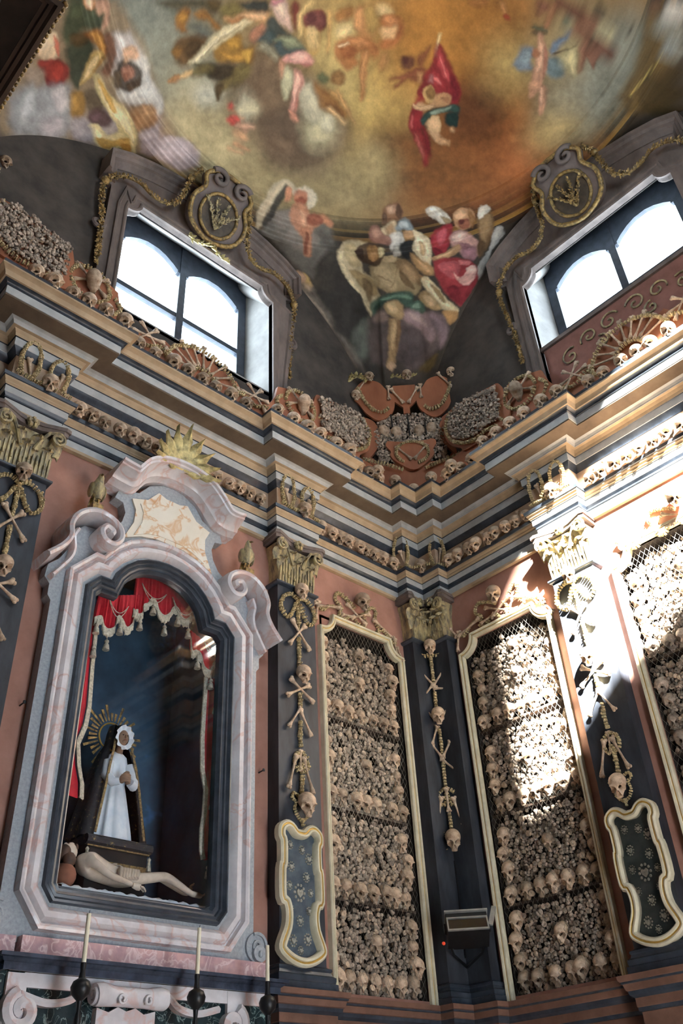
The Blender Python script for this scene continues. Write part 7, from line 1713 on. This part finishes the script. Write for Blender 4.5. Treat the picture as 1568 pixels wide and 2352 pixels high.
def garland(code, u0, lb, span=0.5):
    c = HU(code, u0); g = T('bone_garland', lb, 'bone garland', code, c, 0.0, 6.05, 'bone garlands over the panels')
    ch = lambda pts, s=0.85: g.part('vertebra_chain', chain_mb([(c+x, z) for x, z in pts], 0.0, 0.032, s), [VERT], kind='stuff', fix=False)
    ch([(-0.05, 6.24), (-0.15, 6.30), (-0.27, 6.33), (-0.31, 6.24), (-0.24, 6.17), (-0.27, 6.08), (-0.20, 6.05), (-0.14, 6.10)]); ch([(0.05, 6.2), (0.10, 6.12), (0.06, 6.05), (-0.02, 6.07), (-0.06, 6.14)])
    ch([(0.10, 6.22), (0.20, 6.33), (0.26, 6.30), (0.24, 6.18), (0.30, 6.09), (0.24, 6.05)]); ch([(-0.34, 6.15), (-0.42, 6.12), (-0.48, 6.06), (-0.55, 6.08)]); ch([(0.34, 6.12), (0.42, 6.08), (0.46, 6.0), (0.52, 6.02)])
    for x, z, a, L_ in ((0.02, 6.16, 28, 0.30), (-0.04, 6.16, -30, 0.30), (0.36, 6.11, -24, 0.34), (-0.42, 6.11, 16, 0.32), (0.50, 5.97, -78, 0.22), (-0.57, 6.02, 78, 0.22), (-0.62, 6.14, -60, 0.14), (0.56, 5.90, -60, 0.16), (-0.16, 6.10, 10, 0.18)):
        g.put('long_bone', LBONE, bone_M(c+x, z, 0.015, a, L_))
    g.put('skull', SKULL, skull_M(c, 6.20, 0.075, -20 if code == 'L' else 25, 1.1, 28))
garland('L', 1.05, 'bone garland with a skull over the panel left of the corner')
garland('R', 1.03, 'bone garland with a pale skull over the panel right of the corner')
garland('R', 3.10, 'bone garland over the sunlit panel at the right edge')

def frieze_loops(code, c, lb, o, sp=0.13):
    t = T('vertebra_loops', lb, 'bone ornament', code, c, o, 6.9, 'vertebra loops on the frieze')
    for sg, zt in ((-1, 7.34), (1, 7.30)):
        x = c+sg*sp
        t.part('vertebra_chain', chain_mb([(x-0.06, 6.96), (x-0.085, 7.12), (x-0.06, zt-0.06), (x, zt), (x+0.06, zt-0.06), (x+0.075, 7.10), (x+0.04, 6.97)], o+0.045, 0.032, 0.9), [VERT], kind='stuff', fix=False)
        t.put('long_bone', LBONE, bone_M(x+0.02, 7.05, o+0.02, 90-sg*12, 0.26))
    t.part('vertebra_chain', chain_mb([(c-sp-0.1, 6.95), (c-0.05, 6.93), (c+0.02, 6.96), (c+sp+0.12, 6.93)], o+0.06, 0.032, 0.8), [VERT], kind='stuff', fix=False)
frieze_loops('L', -1.98, 'pair of vertebra loops on the frieze over the pilaster right of the niche', PD)
frieze_loops('L', -4.75, 'pair of vertebra loops on the frieze over the pilaster at the left edge', PD)
frieze_loops('R', 1.98, 'pair of vertebra loops on the frieze over the sunlit pilaster', PD)
frieze_loops('D', 0.0, 'pair of vertebra loops on the frieze in the corner angle', 0.34, 0.2)
i = 0
for wl, us in (('L', (0.62, 0.95, 2.6, 3.75)), ('R', (0.66, 0.98, 1.45, 2.55, 2.9))):
    for k, u in enumerate(us):
        ob = new('long_bone', LBONE); ob.matrix_world = Matrix.Translation(WP(wl, 0, 0, 0)) @ Matrix.Rotation(ROT[wl], 4, 'Z') @ bone_M(HU(wl, u), 7.02, 0.0, 84+10*(k % 2), 0.24, 0.9)
        tag(ob, '%s upright bone from the corner behind the frieze skulls of the %s wall' % (ORD[k], 'left' if wl == 'L' else 'right'), 'bone', 'upright bones in the frieze')

# ================================================================== reliquary plaques on the pilasters
PLQ = [(0, 3.77), (0.045, 3.775), (0.09, 3.815), (0.14, 3.825), (0.19, 3.79), (0.195, 3.73), (0.175, 3.69), (0.175, 3.53), (0.19, 3.49), (0.19, 3.29), (0.15, 3.255), (0.13, 3.18), (0.14, 3.08), (0.19, 2.97), (0.185, 2.925), (0.10, 2.875), (0, 2.855)]
def plaque(code, c, lb, field):
    t = T('reliquary_plaque', lb, 'plaque', code, c, PD, 2.85, 'glazed reliquary plaques on the pilasters')
    pth = [(c-x, z) for x, z in PLQ]+[(c+x, z) for x, z in reversed(PLQ[1:-1])]
    pth = spl(pth, 3, True)
    t.part('frame', MB().sweep([(0.035, -PD), (0.035, -PD-0.05), (0.022, -PD-0.065), (0.012, -PD-0.062), (0.008, -PD-0.056), (-0.002, -PD-0.056), (-0.006, -PD-0.068), (-0.02, -PD-0.07), (-0.032, -PD-0.055), (-0.034, -PD)], pth[::-1], True, [0, 0, 0, 1, 1, 0, 0, 0, 0]), [CREAM, GOLDL], smooth=40)
    n = len(pth); t.part('field', MB().add([(x, -PD-0.012, z) for x, z in pth], [tuple(range(n))]), [field], smooth=0, fix=False)
    for k, (dx, z, s) in enumerate([(-0.09, 3.68, 0.8), (0.03, 3.66, 0.8), (0.10, 3.60, 1.0), (-0.08, 3.52, 0.9), (0.07, 3.46, 0.9), (-0.10, 3.38, 0.8), (0.0, 3.34, 1.5), (0.11, 3.35, 0.7), (-0.09, 3.22, 0.7), (0.09, 3.22, 0.7), (0.0, 3.14, 0.9), (-0.07, 3.0, 1.0), (0.07, 3.02, 1.0), (0.0, 2.94, 0.7)]):
        m_ = MB(); x0 = c+dx
        for a in range(0, 360, 36): m_.ell((x0+0.032*s*math.cos(R(a)), -PD-0.016, z+0.038*s*math.sin(R(a))), (0.008*s, 0.008, 0.008*s), 6, 4)
        hp = [(0, -0.024), (0.016, -0.008), (0.020, 0.008), (0.012, 0.018), (0, 0.010), (-0.012, 0.018), (-0.020, 0.008), (-0.016, -0.008)]
        m_.prism([(x0+a*s, z+b*s) for a, b in hp], -PD-0.026, -PD-0.012)
        t.part('heart_medallion', m_, [SILV], smooth=40)
    t.part('glass', MB().add([(x, -PD-0.04, z) for x, z in pth], [tuple(range(n))]), [GLASS], smooth=0, fix=False)
plaque('L', -2.02, 'cream framed glazed plaque of small hearts on the pilaster right of the niche', mat('blue_grey_field', S(62, 74, 84), S(92, 104, 112), 12))
plaque('R', 2.0, 'cream framed glazed plaque of small hearts on the sunlit wall pilaster', mat('green_grey_field', S(52, 62, 62), S(74, 84, 80), 12))

# ================================================================== floodlight, cable, canopy
fl_ = T('floodlight', 'black floodlight with grey visor and red lamp on the corner pilaster', 'floodlight', 'D', 0.0, 0.55, 3.0)
tl_ = Matrix.Translation((0.0, -0.62, 3.22)) @ Matrix.Rotation(R(-28), 4, 'X')
def fp(name, mb, mats, parent=None, label=None, smooth=0):
    mb.v = [tuple(tl_ @ V3(p)) for p in mb.v]; return fl_.part(name, mb, mats, parent, label, smooth=smooth)
hs = fp('housing', MB().box(-0.17, 0.17, -0.09, 0.12, -0.11, 0.06).box(-0.12, 0.12, 0.12, 0.17, -0.08, 0.03), [METALB])
fp('visor', MB().box(-0.18, 0.18, -0.11, 0.10, 0.062, 0.078), [METALG], hs)
fp('rim', MB().box(-0.17, 0.17, -0.105, -0.09, -0.115, -0.10).box(-0.17, 0.17, -0.105, -0.09, 0.0, 0.012).box(-0.17, -0.158, -0.105, -0.09, -0.115, 0.012).box(0.158, 0.17, -0.105, -0.09, -0.115, 0.012), [METALG], hs)
fp('glass', MB().box(-0.158, 0.158, -0.096, -0.094, -0.10, 0.0), [GLASS], hs)
fp('flap', MB().box(0.17, 0.21, -0.02, -0.005, 0.05, 0.24, M=Matrix.Rotation(R(18), 4, 'Y')), [METALG], hs)
fp('bracket', MB().box(-0.19, -0.175, -0.02, 0.02, -0.05, 0.02).box(0.175, 0.19, -0.02, 0.02, -0.05, 0.02), [METALB], hs)
fl_.part('wall_bracket', MB().tube([(-0.17, -0.60, 3.20), (-0.12, -0.42, 3.05), (0, -0.22, 2.98)], 0.012, 6).tube([(0.17, -0.60, 3.20), (0.12, -0.42, 3.05), (0, -0.22, 2.98)], 0.012, 6), [METALB])
REDL = mat('red_indicator', S(210, 40, 20), S(225, 60, 30), 5, 0.3); REDL.node_tree.nodes['Principled BSDF'].inputs['Emission Color'].default_value = (1, 0.12, 0.05, 1); REDL.node_tree.nodes['Principled BSDF'].inputs['Emission Strength'].default_value = 0.4
fl_.part('indicator', MB().ell((-0.21, -0.68, 3.09), (0.014, 0.014, 0.014), 8, 6), [REDL], smooth=60)
single('cable', 'thin dark cable running down the angle of the corner pilaster', 'cable', MB().tube([(0, -0.205, 3.86), (0.004, -0.206, 3.6), (-0.003, -0.206, 3.3), (0, -0.22, 3.05)], 0.009, 6), [METALB], 'D', (0, 0.2, 3.05))
cv = T('hanging_canopy', 'dark wooden canopy frame with beaded edge at the top left', 'canopy', '', -6.2, 1.6, 8.0)
cv.part('soffit', MB().box(-6.39, -6.03, 0.95-3.37+0.0, 1.9-2.6, 8.04, 8.08), [DARK], smooth=0)
x0c, x1c, y0c, y1c = -6.39, -5.96, -2.49, -0.7
fr_ = MB().sweep([(0.0, 7.98), (0.03, 7.97), (0.05, 8.0), (0.075, 8.0), (0.085, 8.03), (0.11, 8.035), (0.115, 8.08), (0.0, 8.10), (0.0, 7.98)], [(x0c, y0c), (x1c, y0c), (x1c, y1c)]); fr_.v = [(a, c_, b_) for a, b_, c_ in fr_.v]
cv.part('frame', fr_, [WOODD], smooth=30)
bdm = MB()
k = 0; yy = y0c
while yy < y1c: bdm.ell((x1c+0.012, yy, 7.99+0.004*math.sin(k)), (0.014, 0.018, 0.014), 7, 5); yy += 0.045; k += 1
xx = x1c
while xx > x0c: bdm.ell((xx, y0c-0.012, 7.99), (0.018, 0.014, 0.014), 7, 5); xx -= 0.045
cv.part('bead_edge', bdm, [GILTD], kind='stuff', smooth=60)
